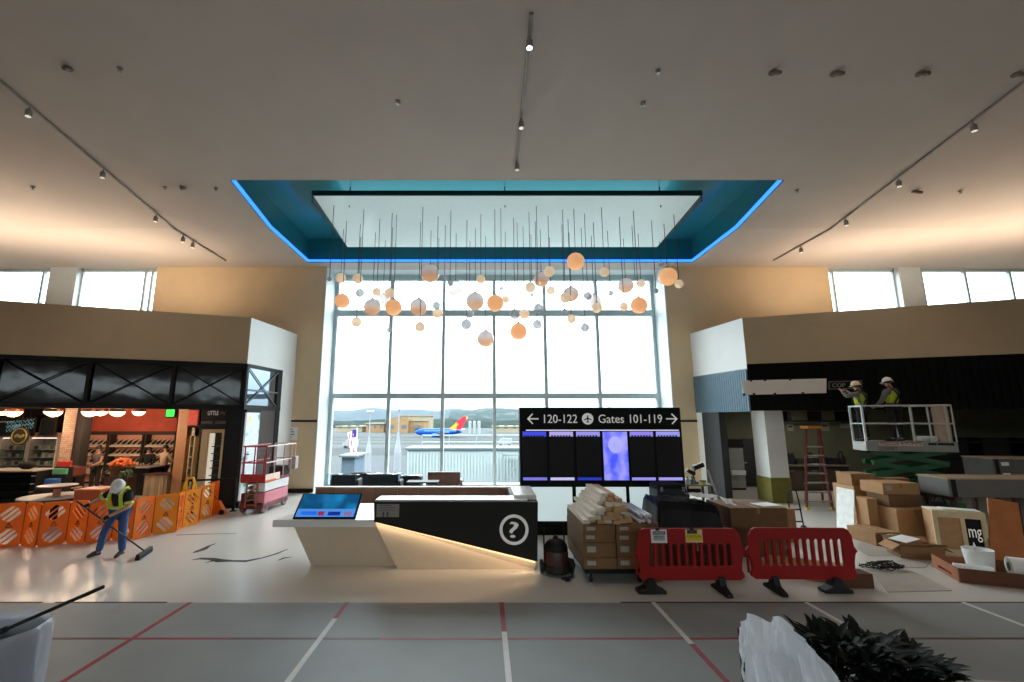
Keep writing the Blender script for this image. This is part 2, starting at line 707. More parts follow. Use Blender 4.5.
# white return walls beside the window
dl = (EL - CL).normalized()
dr = (ER - CR).normalized()
LL, LR_ = (EL - CL).length, (ER - CR).length


def ret(c0, d, nn, a0, a1, z0, z1, th=.2, off=0.0):
    return front(c0, d, nn, a0, a1, z0, z1, th, off)


w = ret(CL, dl, NLR, 0.0, LL, 4.86, 6.52)
w2 = ret(CL, dl, NLR, 2.32, LL, 0, 4.86)
w.add(w2.v, w2.f)
struct(w, 'wall_left_return', cool_white)
w = ret(CR, dr, NRR, 0.0, LR_, 4.62, 6.54)
w2 = ret(CR, dr, NRR, LR_ - .35, LR_, 0, 4.62)
w.add(w2.v, w2.f)
struct(w, 'wall_right_return', cool_white)
struct(ret(CL, dl, NLR, 2.35, LL - .02, 0, 0.16, .02, .02), 'baseboard_left', black_metal)
# corrugated grey blue panel over the right-hand opening
w = MB()
nrib = 26
for k in range(nrib):
    a = 0.02 + (LR_ - .04) * k / nrib
    g = ret(CR, dr, NRR, a, a + (LR_ - .04) / nrib * .55, 3.22, 4.66, .05, .06)
    w.add(g.v, g.f)
g = ret(CR, dr, NRR, 0.01, LR_ - .01, 3.2, 4.7, .05, .02)
w.add(g.v, g.f)
struct(w, 'trim_2', M('blue grey corrugated sheet', (112, 134, 150), 0.4, 0.2, var=0.05))
struct(ret(CR, dr, NRR, 1.75, LR_ - .36, 0, 3.2, .3, 0), 'wall_right_post', M('charcoal post', (38, 38, 40), 0.6))
# black band, right: ribbed boards
w = front(CR, DR, NR, 0.0, 23, 3.22, 4.86, .2)
for k in range(60):
    g = front(CR, DR, NR, .05 + k * .2, .05 + k * .2 + .15, 3.24, 4.84, .03, .025)
    w.add(g.v, g.f)
struct(w, 'wall_right_band', M('black timber boards', (11, 10, 10), 0.8, var=0.25, spec=0.15))
# shop roofs, inner ceilings, inner walls
for s_, c0, d_ in ((-1, CL, DL), (1, CR, DR)):
    far = c0 + d_ * 22.9
    e0 = EL if s_ < 0 else ER
    for z, nm, m_ in ((4.72, 'ceiling_shop_roof', dark_int), (3.45, 'ceiling_shop', dark_int)):
        struct(MB().prism([c0 + UZ * z - (NL if s_ < 0 else NR) * .2 + d_ * .2, far + UZ * z, Vector((s_ * 30, 22, z)), Vector((s_ * 8.9 if s_ < 0 else 9.6, 22, z))], (0, 0, .1)), nm, m_)
struct(MB().box(-30, -8.3, 21.9, 22.2, 0, 4.9), 'wall_left_shop_back', dark_int)
struct(MB().box(9.2, 30, 21.0, 21.3, 0, 4.9), 'wall_right_shop_back', olive_wall)
struct(MB().box(-8.5, -8.2, 19.3, 22, 0, 4.9), 'wall_left_shop_side', dark_int)
struct(MB().box(9.2, 9.5, 19.3, 21, 0, 4.9), 'wall_right_shop_side', olive_wall)

# black glazed band over the left shop: framed glossy panes with cross braces
sheet = M('dark rippled plastic film', (14, 16, 22), 0.07, var=0.2, spec=0.7, bump=0.012, bscale=3.0)
band = front(CL, DL, NL, 0, 23, 4.74, 4.86, .12, .03)
g = front(CL, DL, NL, 0, 23, 3.26, 3.42, .25, .03)
band.add(g.v, g.f)
cuts = [0.0]
for x in (172, 87):
    cuts.append((PP(x, 385, CL, NL) - CL).dot(DL))
st = cuts[2] - cuts[1]
while cuts[-1] < 20:
    cuts.append(cuts[-1] + st)
for a in cuts:
    g = front(CL, DL, NL, a - .05 if a else 0, a + .05, 3.3, 4.8, .1, .03)
    band.add(g.v, g.f)
bandw = struct(band, 'window_7', black_metal)
for i in range(len(cuts) - 1):
    a, b_ = cuts[i] + .05, cuts[i + 1] - .05
    # loose film: a gently rippled sheet with a real surface
    mb = MB()
    nx, nz_ = 36, 14
    vv = []
    for j in range(nz_ + 1):
        for k in range(nx + 1):
            aa = a + (b_ - a) * k / nx
            zz = 3.42 + (4.74 - 3.42) * j / nz_
            dz = .0045 * mnoise.noise(Vector((aa * 1.4, zz * 1.2, 3.1))) + .0012 * mnoise.noise(Vector((aa * 3.3, zz * 5, 9)))
            vv.append(CL + DL * aa + UZ * zz - NL * (.10 + dz))
    ff = [(j * (nx + 1) + k, j * (nx + 1) + k + 1, (j + 1) * (nx + 1) + k + 1, (j + 1) * (nx + 1) + k) for j in range(nz_) for k in range(nx)]
    mb.add(vv, ff)
    mb.build('pane', sheet, bandw, smooth=True)
    br = MB()
    p = [CL + DL * q_ + UZ * z + NL * .0 for q_, z in ((a, 3.42), (b_, 4.74), (a, 4.74), (b_, 3.42))]
    br.bar(p[0], p[1], .035, .03)
    br.bar(p[2], p[3], .035, .03)
    br.build('brace', black_metal, bandw)
# the same band returns round the corner: a braced pane facing the window
fr = ret(CL, dl, NLR, 0.0, 2.30, 3.26, 3.42, .2, .03)
for a0, a1, z0, z1 in ((0, .12, 3.4, 4.86), (2.02, 2.30, 0, 4.86), (0, 2.3, 4.74, 4.86)):
    g = ret(CL, dl, NLR, a0, a1, z0, z1, .2, .02)
    fr.add(g.v, g.f)
o = struct(fr, 'window_8', black_metal)
mirror_glass = M('reflective window pane', (150, 165, 178), 0.03, 0.9, var=0)
ret(CL, dl, NLR, .12, 2.02, 3.42, 4.74, .02, -.04).build('pane', mirror_glass, o)
br = MB()
p = [CL + dl * q_ + UZ * z + NLR * .0 for q_, z in ((.12, 3.42), (2.02, 4.74), (.12, 4.74), (2.02, 3.42), (.12, 3.95), (2.02, 3.95))]
br.bar(p[0], p[1], .03)
br.bar(p[2], p[3], .03)
br.bar(p[4], p[5], .08, .05)
br.build('brace', M('grey brace', (96, 104, 112), 0.4, 0.4), o)
# brown panel and corner pier of the left shop
struct(ret(CL, dl, NLR, 0.85, 2.02, 0, 3.26, .15, 0), 'wall_left_brown', M('dark brown laminate', (64, 50, 46), 0.5, var=0.06))
w = front(CL, DL, NL, 0, .50, 0, 3.3, .45, .03)
struct(w, 'wall_left_pier', black_metal)
struct(front(CR, DR, NR, 4.9, 5.0, 3.0, 3.22, .3, 0), 'trim_3', black_metal)

# column in the right shop: white above, olive dado
cp = PY(770, 470, 16.9)
struct(MB().box(cp.x, cp.x + .68, 16.9, 17.75, 0.86, 3.45), 'wall_column', cool_white)
struct(MB().box(cp.x - .02, cp.x + .70, 16.88, 17.77, 0, 0.86), 'wall_column_dado', M('olive dado', (128, 124, 58), 0.6))

# added lamp, out of view, that brightens the dark right shop
t = thing('added_batten_light', 'added unseen white batten lamp under the ceiling of the unfinished right shop', 'light', (13.2, 18.6, 3.3))
MB().box(11.6, 14.8, 18.55, 18.65, 3.38, 3.44).build('body', white_plastic, t)
MB().box(11.65, 14.75, 18.57, 18.63, 3.34, 3.38).build('tube', M('lit tube', (255, 246, 226), .5, var=0, emit=3), t)
area_light('added_batten_glow', (13.2, 18.6, 3.30), (0, 0, 0), 3.1, .06, 42, (1, .95, .82))

# hidden cove uplights on the shop roofs, washing the ceiling with warm light
for s_, c0, d_, nn in ((-1, CL, DL, NL), (1, CR, DR, NR)):
    a0, a1 = 2.5, 15.0
    mid = c0 + d_ * ((a0 + a1) / 2) - nn * 2.1 + UZ * 6.35
    tr = MB().prism([mid + d_ * (-(a1 - a0) / 2) + nn * .12 - UZ * .12, mid + d_ * ((a1 - a0) / 2) + nn * .12 - UZ * .12, mid + d_ * ((a1 - a0) / 2) - nn * .12 - UZ * .12, mid + d_ * (-(a1 - a0) / 2) - nn * .12 - UZ * .12], (0, 0, .08))
    for sd in (-.3, .3):
        for aa in (-5, 0, 5):
            tr.bar(mid + d_ * aa + nn * sd * .3 - UZ * 1.55, mid + d_ * aa + nn * sd * .3 - UZ * .1, .05)
    t = tr.build('cove_uplight', white_plastic)
    tag(t, 'long linear uplight on the shop roof on the %s' % ('left, above the orange barrier' if s_ < 0 else 'right, above the lift workers'), 'light', 'cove uplights on the shop roofs')
    ang = math.atan2(d_.y, d_.x)
    area_light('cove_glow', mid, (R(180), 0, ang), a1 - a0, .15, COVE_W, (1.0, .80, .60), spread=150)

# ================================================================== OUTSIDE, beyond the great window
ZA = -6.0
KNOWN = set(MATS)
struct(MB().box(-900, 900, 21.2, 2600, ZA - .5, ZA), 'floor_apron', M('pale concrete apron', (47, 50, 52), 0.8, var=0.12, scale=0.03))
q = MB()
q.box(-400, 400, 120, 150, ZA, ZA + .02)
q.box(-400, 400, 225, 262, ZA, ZA + .02)
struct(q, 'floor_taxiway', M('asphalt taxiway', (40, 43, 44), 0.85, var=0.08, scale=0.02))
q = MB()
for y in (175, 205, 290):
    q.box(-400, 400, y, y + 9, ZA, ZA + .03)
struct(q, 'floor_verge', M('dry grass verge', (44, 45, 39), 0.95, var=0.15, scale=0.05))


def hill(name, y0, depth, hgt, seed, mat, x0=-900, x1=1000, label=''):
    mb = MB()
    nx, ny = 90, 16
    vv = []
    for j in range(ny + 1):
        for k in range(nx + 1):
            x = x0 + (x1 - x0) * k / nx
            y = y0 + depth * j / ny
            t = math.sin(math.pi * min(1, j / ny * 0.9 + .02))
            h_ = hgt * t * (0.80 + .22 * mnoise.noise(Vector((x / 210, seed, j / ny))) + .18 * mnoise.noise(Vector((x / 60, seed + 4, j / 3))))
            vv.append((x, y, ZA - 1 + h_ + 1.5 * mnoise.noise(Vector((x / 9, y / 9, seed)))))
    ff = [(j * (nx + 1) + k, j * (nx + 1) + k + 1, (j + 1) * (nx + 1) + k + 1, (j + 1) * (nx + 1) + k) for j in range(ny) for k in range(nx)]
    o = mb.add(vv, ff).build(name, mat, smooth=True)
    return tag(o, label, 'hill')


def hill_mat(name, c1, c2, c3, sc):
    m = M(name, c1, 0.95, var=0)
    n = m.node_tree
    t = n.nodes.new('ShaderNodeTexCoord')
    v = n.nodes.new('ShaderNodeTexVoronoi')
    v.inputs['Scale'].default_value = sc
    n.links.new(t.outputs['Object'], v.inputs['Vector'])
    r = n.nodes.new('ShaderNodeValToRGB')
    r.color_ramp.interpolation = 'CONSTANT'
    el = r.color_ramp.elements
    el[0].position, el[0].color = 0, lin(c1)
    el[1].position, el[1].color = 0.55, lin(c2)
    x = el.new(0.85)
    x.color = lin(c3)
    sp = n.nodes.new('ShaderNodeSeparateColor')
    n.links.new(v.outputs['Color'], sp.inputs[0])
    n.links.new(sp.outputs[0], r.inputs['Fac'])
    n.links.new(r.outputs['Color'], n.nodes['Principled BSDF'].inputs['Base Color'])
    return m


hill('horizon_hill', 1150, 500, 52, 2.0, hill_mat('hazy far hillside', (49, 58, 64), (52, 61, 66), (53, 59, 62), 0.07), label='low grey blue ridge of distant hills along the horizon')  # distance haze is put into the grey blue colour
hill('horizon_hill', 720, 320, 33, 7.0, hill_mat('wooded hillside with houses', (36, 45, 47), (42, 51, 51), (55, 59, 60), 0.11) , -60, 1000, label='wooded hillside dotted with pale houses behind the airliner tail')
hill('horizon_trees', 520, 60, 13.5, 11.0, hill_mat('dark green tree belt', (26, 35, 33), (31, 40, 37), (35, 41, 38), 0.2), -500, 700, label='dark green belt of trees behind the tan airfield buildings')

ext_white = M('weathered white paint', (106, 110, 113), 0.6)
tan_ext = M('tan stucco', (108, 87, 64), 0.9, var=0.08, scale=0.3)
cream_ext = M('cream stucco', (111, 103, 87), 0.9, var=0.08, scale=0.3)


def airfield_building(px0_, px1_, ytop, Y, mat, label, wing=0.0):
    a, b_ = PY(px0_, 430, Y), PY(px1_, 430, Y)
    zt = PY(400, ytop, Y).z
    t = thing('airfield_building', label, 'building', ((a.x + b_.x) / 2, Y, ZA))
    m = MB().box(a.x, b_.x, Y, Y + 25, ZA, zt)
    if wing:
        m.box(a.x + (b_.x - a.x) * .15, a.x + (b_.x - a.x) * .6, Y - 4, Y + 20, ZA, zt + wing)
    m.build('wall', mat, t)
    r = MB().box(a.x - .6, b_.x + .6, Y - .6, Y + 25, zt, zt + .8)
    r.build('roof', M('pale roof edge', (113, 106, 94), 0.9), t)
    n_ = max(3, int((b_.x - a.x) / 7))
    for k in range(n_):
        x = a.x + (b_.x - a.x) * (k + .3) / n_
        MB().box(x, x + (b_.x - a.x) / n_ * .4, Y - .15 - (4 if wing else 0), Y, ZA + 3, ZA + 5.4).build('window', M('dark glazing', (68, 75, 80), 0.3), t)
    return t


airfield_building(386, 424, 421, 330, tan_ext, 'long tan airfield building directly left of the blue airliner nose', 2.5)
airfield_building(398, 430, 416, 392, cream_ext, 'taller pale tan building rising behind the airliner nose')
airfield_building(366, 384, 424, 340, tan_ext, 'low tan hangar behind the slim mast on the far side of the airfield')
airfield_building(336, 362, 427, 345, cream_ext, 'pale low shed beyond the flag at the left edge of the window')
airfield_building(493, 519, 427, 330, cream_ext, 'cream low terminal building to the right of the airliner tail')
for i, px in enumerate((470, 474.5, 479)):
    p = PY(px, 430, 300)
    tag(MB().lathe([(1.0, ZA), (1.0, PY(px, 422, 300).z), (.6, PY(px, 421, 300).z)], (p.x, 300, 0), 10).build('white_silo', M('white silo paint', (113, 117, 118), 0.7)),
        'slim white tank beyond the airliner tail, ' + nth(i, 3, 'the three'), 'tank', 'white tanks beyond the runway')

# the airliner: blue fuselage, red and yellow tail
ja, jb = PY(415, 433, 247), PY(462, 433, 247)
jc = (ja + jb) / 2
jet = thing('airliner', 'blue passenger jet with a red and yellow tail rolling across the airfield', 'aeroplane', (jc.x, 247, ZA))
L = (jb.x - ja.x)
blue = M('airliner blue', (17, 57, 130), 0.4, var=0.03)
fz = PY(440, 432, 247).z
prof = [(.1, 0), (.75, .5), (1.25, 1.5), (1.75, 3.2), (1.88, 5), (1.88, L * .62), (1.7, L * .72), (1.2, L * .85), (.55, L * .96), (.2, L)]
MB().lathe(prof, (ja.x, 247, fz), 18, 'X').build('fuselage', blue, jet, smooth=True)
fin = MB().prism([(jb.x - 7.0, 246.85, fz + 1.4), (jb.x - .6, 246.85, fz + 1.0), (jb.x + 3.2, 246.85, fz + 8.0), (jb.x + .2, 246.85, fz + 8.0)], (0, .3, 0))
fin.build('tail_fin', stripes('tail bands', (168, 36, 46), (200, 140, 44), 'X', 0.105, 0.55), jet)
MB().prism([(jb.x - 7.6, 246.8, fz + 1.2), (jb.x - 4.4, 246.8, fz + 1.2), (jb.x - 1.6, 246.8, fz + 4.4), (jb.x - 3.6, 246.8, fz + 4.4)], (0, .2, 0)).build('tail_root', M('tail yellow', (174, 122, 38), 0.5), jet)
for s_ in (-1, 1):
    MB().prism([(jb.x - 4, 247 + s_ * .5, fz + .9), (jb.x - 1, 247 + s_ * .5, fz + .9), (jb.x + 1.4, 247 + s_ * 6, fz + 1.3), (jb.x - .2, 247 + s_ * 6, fz + 1.3)], (0, 0, .25)).build('tailplane', steel, jet)
    MB().prism([(ja.x + L * .36, 247 + s_ * 1.2, fz - 1.1), (ja.x + L * .58, 247 + s_ * 1.2, fz - 1.1), (ja.x + L * .78, 247 + s_ * 15, fz + .2), (ja.x + L * .70, 247 + s_ * 15, fz + .2)], (0, 0, .35)).build('wing', steel, jet)
    MB().lathe([(.8, 0), (1.1, .5), (1.1, 2.6), (.7, 4)], (ja.x + L * .38, 247 + s_ * 5.2, fz - 1.7), 14, 'X').build('engine', blue, jet, smooth=True)
    MB().lathe([(.55, -.25), (.55, .25)], (ja.x + L * .55, 247 + s_ * 2.6, ZA + .55), 12, 'Y').build('wheel', rubber, jet)
MB().lathe([(.45, -.2), (.45, .2)], (ja.x + L * .16, 247, ZA + .45), 12, 'Y').build('wheel', rubber, jet)
g_ = MB()
for x, y in ((L * .55, 244.4), (L * .55, 249.6), (L * .16, 247)):
    g_.bar((ja.x + x, y, ZA + .6), (ja.x + x, y, fz - 1), .3)
g_.build('landing_gear', steel, jet)
wr = MB()
for k in range(20):
    wr.box(ja.x + 5.2 + k * .86, ja.x + 5.6 + k * .86, 245.08, 245.3, fz + .45, fz + .85)
wr.build('window_row', M('cabin windows', (130, 148, 174), 0.2), jet)

# jet bridge: long pale corrugated box with a guard rail on its roof
JY = 34.0
ja_, jb_ = PY(338, 470, JY), PY(562, 470, JY)
jz = PY(420, 450, JY).z
jbt = thing('jet_bridge', 'long pale corrugated boarding bridge outside the great window', 'boarding bridge', ((ja_.x + jb_.x) / 2, JY, ZA))
m = MB().box(ja_.x + 5, jb_.x + 6, JY, JY + 3.2, -3.2, jz)
nr = 70
for k in range(nr):
    x = ja_.x + 5 + (jb_.x - ja_.x) * k / nr
    m.box(x, x + .12, JY - .06, JY, -3.1, jz - .1)
m.build('tunnel', M('pale grey cladding', (143, 153, 154), 0.6, var=0.04, scale=.6), jbt)
MB().box(ja_.x + 4.8, jb_.x + 6.2, JY - .12, JY + 3.3, jz, jz + .14).build('roof_edge', M('blue grey edge', (73, 84, 88), 0.6), jbt)
rl = MB()
for z in (.55, 1.05):
    rl.tube([(ja_.x + 6, JY + .2, jz + z), (jb_.x, JY + .2, jz + z)], .035, 6)
for k in range(9):
    x = ja_.x + 6 + k * 2.0
    rl.tube([(x, JY + .2, jz), (x, JY + .2, jz + 1.05)], .03, 6)
rl.build('guard_rail', M('galvanised rail', (130, 139, 143), 0.5, 0.4), jbt)
for x in (ja_.x + 7, jb_.x - 1):
    MB().box(x - .4, x + .4, JY + 1, JY + 2, ZA, -3.2).build('leg', steel, jbt)
fr = MB()
a = PY(503, 455, JY - .5)
b_ = PY(520, 455, JY - .5)
for x in (a.x, b_.x):
    fr.bar((x, JY - .5, -3.4), (x, JY - .5, a.z), .14)
fr.bar((a.x, JY - .5, a.z), (b_.x, JY - .5, a.z), .14)
fr.bar((a.x, JY - .5, -2), (b_.x, JY - .5, a.z), .08)
tag(fr.build('service_stair_frame', M('grey green steel', (111, 124, 124), 0.5)), 'grey steel frame standing before the boarding bridge, left of the gate sign', 'steel frame')
# square grey service hut and cabin end
a, b_ = PY(342, 456, 30), PY(355, 456, 30)
t = thing('bridge_cabin', 'small blue grey service cabin at the left end of the boarding bridge', 'cabin', ((a.x + b_.x) / 2, 30, ZA))
MB().box(a.x, b_.x, 30, 32.4, ZA, PY(350, 457, 30).z).build('body', M('blue grey cabin', (84, 97, 108), 0.6), t)
MB().box(a.x - .15, b_.x + .2, 29.8, 32.6, PY(350, 457, 30).z, PY(350, 455, 30).z).build('roof', M('pale cabin roof', (97, 103, 106), 0.6), t)
# masts and flag
for px, Y, yt, lab in ((369.5, 60, 412, 'slim white lighting mast left of the tan hangar'), (398.5, 48, 410, 'white mast with a splayed base in front of the tan buildings')):
    p = PY(px, 430, Y)
    t = thing('apron_mast', lab, 'mast', (p.x, Y, ZA))
    MB().tube([(p.x, Y, ZA), (p.x, Y, PY(px, yt, Y).z)], [.12, .06], 10).build('pole', ext_white, t)
    zb = PY(px, 452, Y).z
    MB().lathe([(.42, zb - 3), (.38, zb), (.18, zb + 1.2), (.11, zb + 2.0)], (p.x, Y, 0), 12).build('base', ext_white, t)
    MB().box(p.x - .5, p.x + .5, Y - .15, Y + .15, PY(px, yt, Y).z, PY(px, yt, Y).z + .25).build('lamp_head', steel, t)
p = PY(353.5, 440, 40)
t = thing('flagpole', 'small flagpole with a red, white and blue flag at the left of the window', 'flag', (p.x, 40, ZA))
MB().tube([(p.x + .28, 40, ZA), (p.x + .28, 40, PY(350, 428, 40).z)], .04, 8).build('pole', white_plastic, t)
z0_, z1_ = PY(350, 451, 40).z, PY(350, 430, 40).z
nx = 8
vv = []
for j in range(13):
    for k in range(nx + 1):
        vv.append((p.x + .25 - (.75 - .3 * j / 12) * k / nx, 40 + .1 * math.sin(k * 1.3 + j * .4), z1_ - (z1_ - z0_) * j / 12 - .25 * k / nx))
ff = [(j * (nx + 1) + k, j * (nx + 1) + k + 1, (j + 1) * (nx + 1) + k + 1, (j + 1) * (nx + 1) + k) for j in range(12) for k in range(nx)]
fl = MB().add(vv, ff).build('flag', stripes('flag stripes', (190, 40, 56), (230, 228, 226), 'X', 5.0, 0.5), t, smooth=True)
fl.modifiers.new('solid', 'SOLIDIFY').thickness = .01
MB().box(p.x - .1, p.x + .25, 39.9, 40.1, z1_ - .6, z1_ + .02).build('canton', M('flag blue', (35, 44, 96), 0.8), fl)
for px, Y, lab in ((350, 150, 'small white service van far out on the apron left'), (505, 160, 'small white truck far out on the apron, right of the airliner')):
    p = PY(px, 440, Y)
    t = thing('service_van', lab, 'vehicle', (p.x, Y, ZA))
    MB().prism([(p.x - 2.4, Y, ZA + .5), (p.x + 2.4, Y, ZA + .5), (p.x + 2.4, Y, ZA + 2.6), (p.x - 1.2, Y, ZA + 2.6), (p.x - 2.0, Y, ZA + 1.6), (p.x - 2.4, Y, ZA + 1.5)], (0, 2, 0)).build('body', ext_white, t, bevel=.1)
    for x in (-1.5, 1.5):
        MB().lathe([(.42, -.1), (.42, 2.1)], (p.x + x, Y, ZA + .42), 12, 'Y').build('wheel', rubber, t)

for nm_ in set(MATS) - KNOWN:
    # weathered outdoor surfaces: hardly any sheen
    MATS[nm_].node_tree.nodes['Principled BSDF'].inputs['Specular IOR Level'].default_value = .04

# ================================================================== CEILING FITTINGS
track_m = M('pale grey track', (150, 146, 140), 0.5, 0.1)
lamp_glow = M('lit lamp face', (255, 244, 226), 0.5, var=0, emit=6.0)
lamp_dim = M('lamp face', (220, 210, 196), 0.4, var=0, emit=0.7)


def PC(px, py):
    """point of the ceiling seen at a pixel"""
    d = ray(px, py)
    k1 = (ZC + SL * YF - H) / (d.z + SL * d.y)
    p = EYE + d * k1
    if p.y > YF:
        p = EYE + d * ((ZC - H) / d.z)
    return p


def spot(p, w, col=(1, .90, .80), blend=.6, ang=100):
    d = bpy.data.lights.new('track_spot_light', 'SPOT')
    d.energy = w
    d.color = col
    d.spot_size = R(ang)
    d.spot_blend = blend
    d.shadow_soft_size = .06
    o = bpy.data.objects.new('track_spot_light', d)
    o.location = p
    COL.objects.link(o)


def track(X, y0, y1, heads, label, hl):
    t = thing('lighting_track', label, 'lighting track', (X, y0, zc(y0)))
    m = MB()
    if y1 > YF:
        m.bar((X, y0, zc(y0) - .03), (X, YF, ZC - .03), .055, .045)
        m.bar((X, YF, ZC - .03), (X, y1, ZC - .03), .07, .05)
    else:
        m.bar((X, y0, zc(y0) - .03), (X, y1, zc(y1) - .03), .07, .05)
    m.build('rail', track_m, t)
    for i, (px, py, on) in enumerate(heads):
        p = PC(px, py)
        k = thing('track_spotlight', hl % nth(i, len(heads), 'its track') if len(heads) > 1 else hl, 'spotlight', (X, p.y, p.z - .05), 0, 'track spotlights on the ceiling')
        k['label'] = hl % (['nearest to the viewer', 'second along the track', 'third along the track', 'fourth along the track', 'fifth along the track', 'sixth along the track'][i])
        MB().tube([(X, p.y, p.z - .05), (X, p.y, p.z - .14)], .02, 8).build('stem', track_m, k)
        MB().lathe([(.06, -.30), (.068, -.29), (.068, -.15), (.04, -.12)], (X, p.y, p.z), 16).build('housing', track_m, k, smooth=True)
        MB().lathe([(.056, -.31), (.056, -.295)], (X, p.y, p.z), 16).build('lamp_face', lamp_glow if on else lamp_dim, k)
        spot((X, p.y, p.z - .42), TRACK_W * (2.0 if on else 1))


track(-10.9, 6.0, 18.3, [(30, 105, 0), (104, 168, 0), (157, 213, 0), (180, 234, 0), (192, 240, 0)], 'long thin ceiling track on the left, over the orange barrier side', 'small cylindrical spotlight on the left ceiling track, %s')
track(12.2, 6.0, 18.3, [(973, 120, 0), (898, 177, 0), (845, 217, 0), (804, 245, 0)], 'long thin ceiling track on the right, over the building materials', 'small cylindrical spotlight on the right ceiling track, %s')
track(.92, 7.6, 11.8, [(531, 35, 1), (520, 117, 0), (515, 160, 0)], 'short thin ceiling track in the middle, ahead of the recess', 'small cylindrical spotlight on the middle ceiling track, %s')

knob_m = M('dusty fitting', (122, 104, 92), 0.6)
fit = [(68, 68), (183, 187), (773, 72), (835, 73), (920, 73), (915, 191), (1016, 74)]
for i, (px, py) in enumerate(fit):
    p = PC(px, py)
    t = thing('ceiling_sensor', 'small beige adjustable sensor on the ceiling, ' + nth(i, len(fit), 'the larger ceiling sensors'), 'sensor', (p.x, p.y, p.z), 0, 'sensors on the ceiling')
    MB().lathe([(.08, -.04), (.09, -.02), (.09, 0)], p, 16).build('base_plate', knob_m, t)
    MB().tube([p + Vector((0, 0, -.02)), p + Vector((.04, -.10, -.10)), p + Vector((.06, -.15, -.13))], [.045, .05, .04], 10).build('head', knob_m, t, smooth=True)
dots = [(120, 68), (165, 187), (216, 188), (398, 101), (643, 103), (658, 70), (797, 190), (960, 191), (33, 187)]
for i, (px, py) in enumerate(sorted(dots)):
    p = PC(px, py)
    t = thing('fire_sprinkler', 'tiny ceiling sprinkler, ' + nth(i, len(dots), 'the small ceiling sprinklers'), 'sprinkler', (p.x, p.y, p.z), 0, 'sprinklers on the ceiling')
    MB().lathe([(.06, -.012), (.06, 0)], p, 14).build('escutcheon', knob_m, t)
    MB().lathe([(.05, -.09), (.05, -.08), (.015, -.075), (.02, -.01)], p, 12).build('head', steel, t)

# ---- the cloud of glass globes
def globe_mat(name, top, bot, p0, p1, alpha, emit, rough=.25):
    m = bpy.data.materials.new(name)
    m.use_nodes = True
    n = m.node_tree
    b = n.nodes['Principled BSDF']
    out = n.nodes['Material Output']
    t = n.nodes.new('ShaderNodeTexCoord')
    s = n.nodes.new('ShaderNodeSeparateXYZ')
    n.links.new(t.outputs['Generated'], s.inputs[0])
    r = n.nodes.new('ShaderNodeValToRGB')
    r.color_ramp.elements[0].position, r.color_ramp.elements[0].color = p0, lin(bot)
    r.color_ramp.elements[1].position, r.color_ramp.elements[1].color = p1, lin(top)
    n.links.new(s.outputs['Z'], r.inputs['Fac'])
    n.links.new(r.outputs['Color'], b.inputs['Base Color'])
    b.inputs['Roughness'].default_value = rough
    n.links.new(r.outputs['Color'], b.inputs['Emission Color'])
    b.inputs['Emission Strength'].default_value = emit
    tr = n.nodes.new('ShaderNodeBsdfTransparent')
    tl = n.nodes.new('ShaderNodeBsdfTranslucent')
    n.links.new(r.outputs['Color'], tl.inputs[0])
    m1 = n.nodes.new('ShaderNodeMixShader')
    m1.inputs[0].default_value = .35
    n.links.new(b.outputs[0], m1.inputs[1])
    n.links.new(tl.outputs[0], m1.inputs[2])
    m2 = n.nodes.new('ShaderNodeMixShader')
    m2.inputs[0].default_value = alpha
    n.links.new(m1.outputs[0], m2.inputs[1])
    n.links.new(tr.outputs[0], m2.inputs[2])
    n.links.new(m2.outputs[0], out.inputs['Surface'])
    return m


GM = {
    'A': (globe_mat('opal amber glass', (244, 204, 158), (242, 196, 146), 0, 1, .0, .50), 'opaque amber globe pendant', 'the opaque amber globes'),
    'G': (globe_mat('smoked glass with amber foot', (214, 212, 214), (230, 178, 134), .28, .62, .12, .30, .12), 'globe pendant, silvery above, amber below', 'the two-tone globes'),
    'P': (globe_mat('pale blush glass', (226, 220, 220), (220, 200, 188), .2, .7, .25, .30, .2), 'pale smoky globe pendant', 'the pale smoky globes'),
    'F': (globe_mat('frosted cream glass', (244, 230, 208), (240, 214, 180), .1, .8, .12, .34, .4), 'small frosted cream globe pendant', 'the small frosted globes'),
    'C': (globe_mat('clear glass', (196, 200, 204), (176, 176, 178), .1, .8, .22, .08, .05), 'small clear globe pendant', 'the small clear globes'),
    'T': (globe_mat('clear little glass', (190, 194, 198), (176, 176, 180), .1, .8, .2, .1, .05), 'tiny clear glass bulb pendant', 'the tiny clear bulbs'),
}
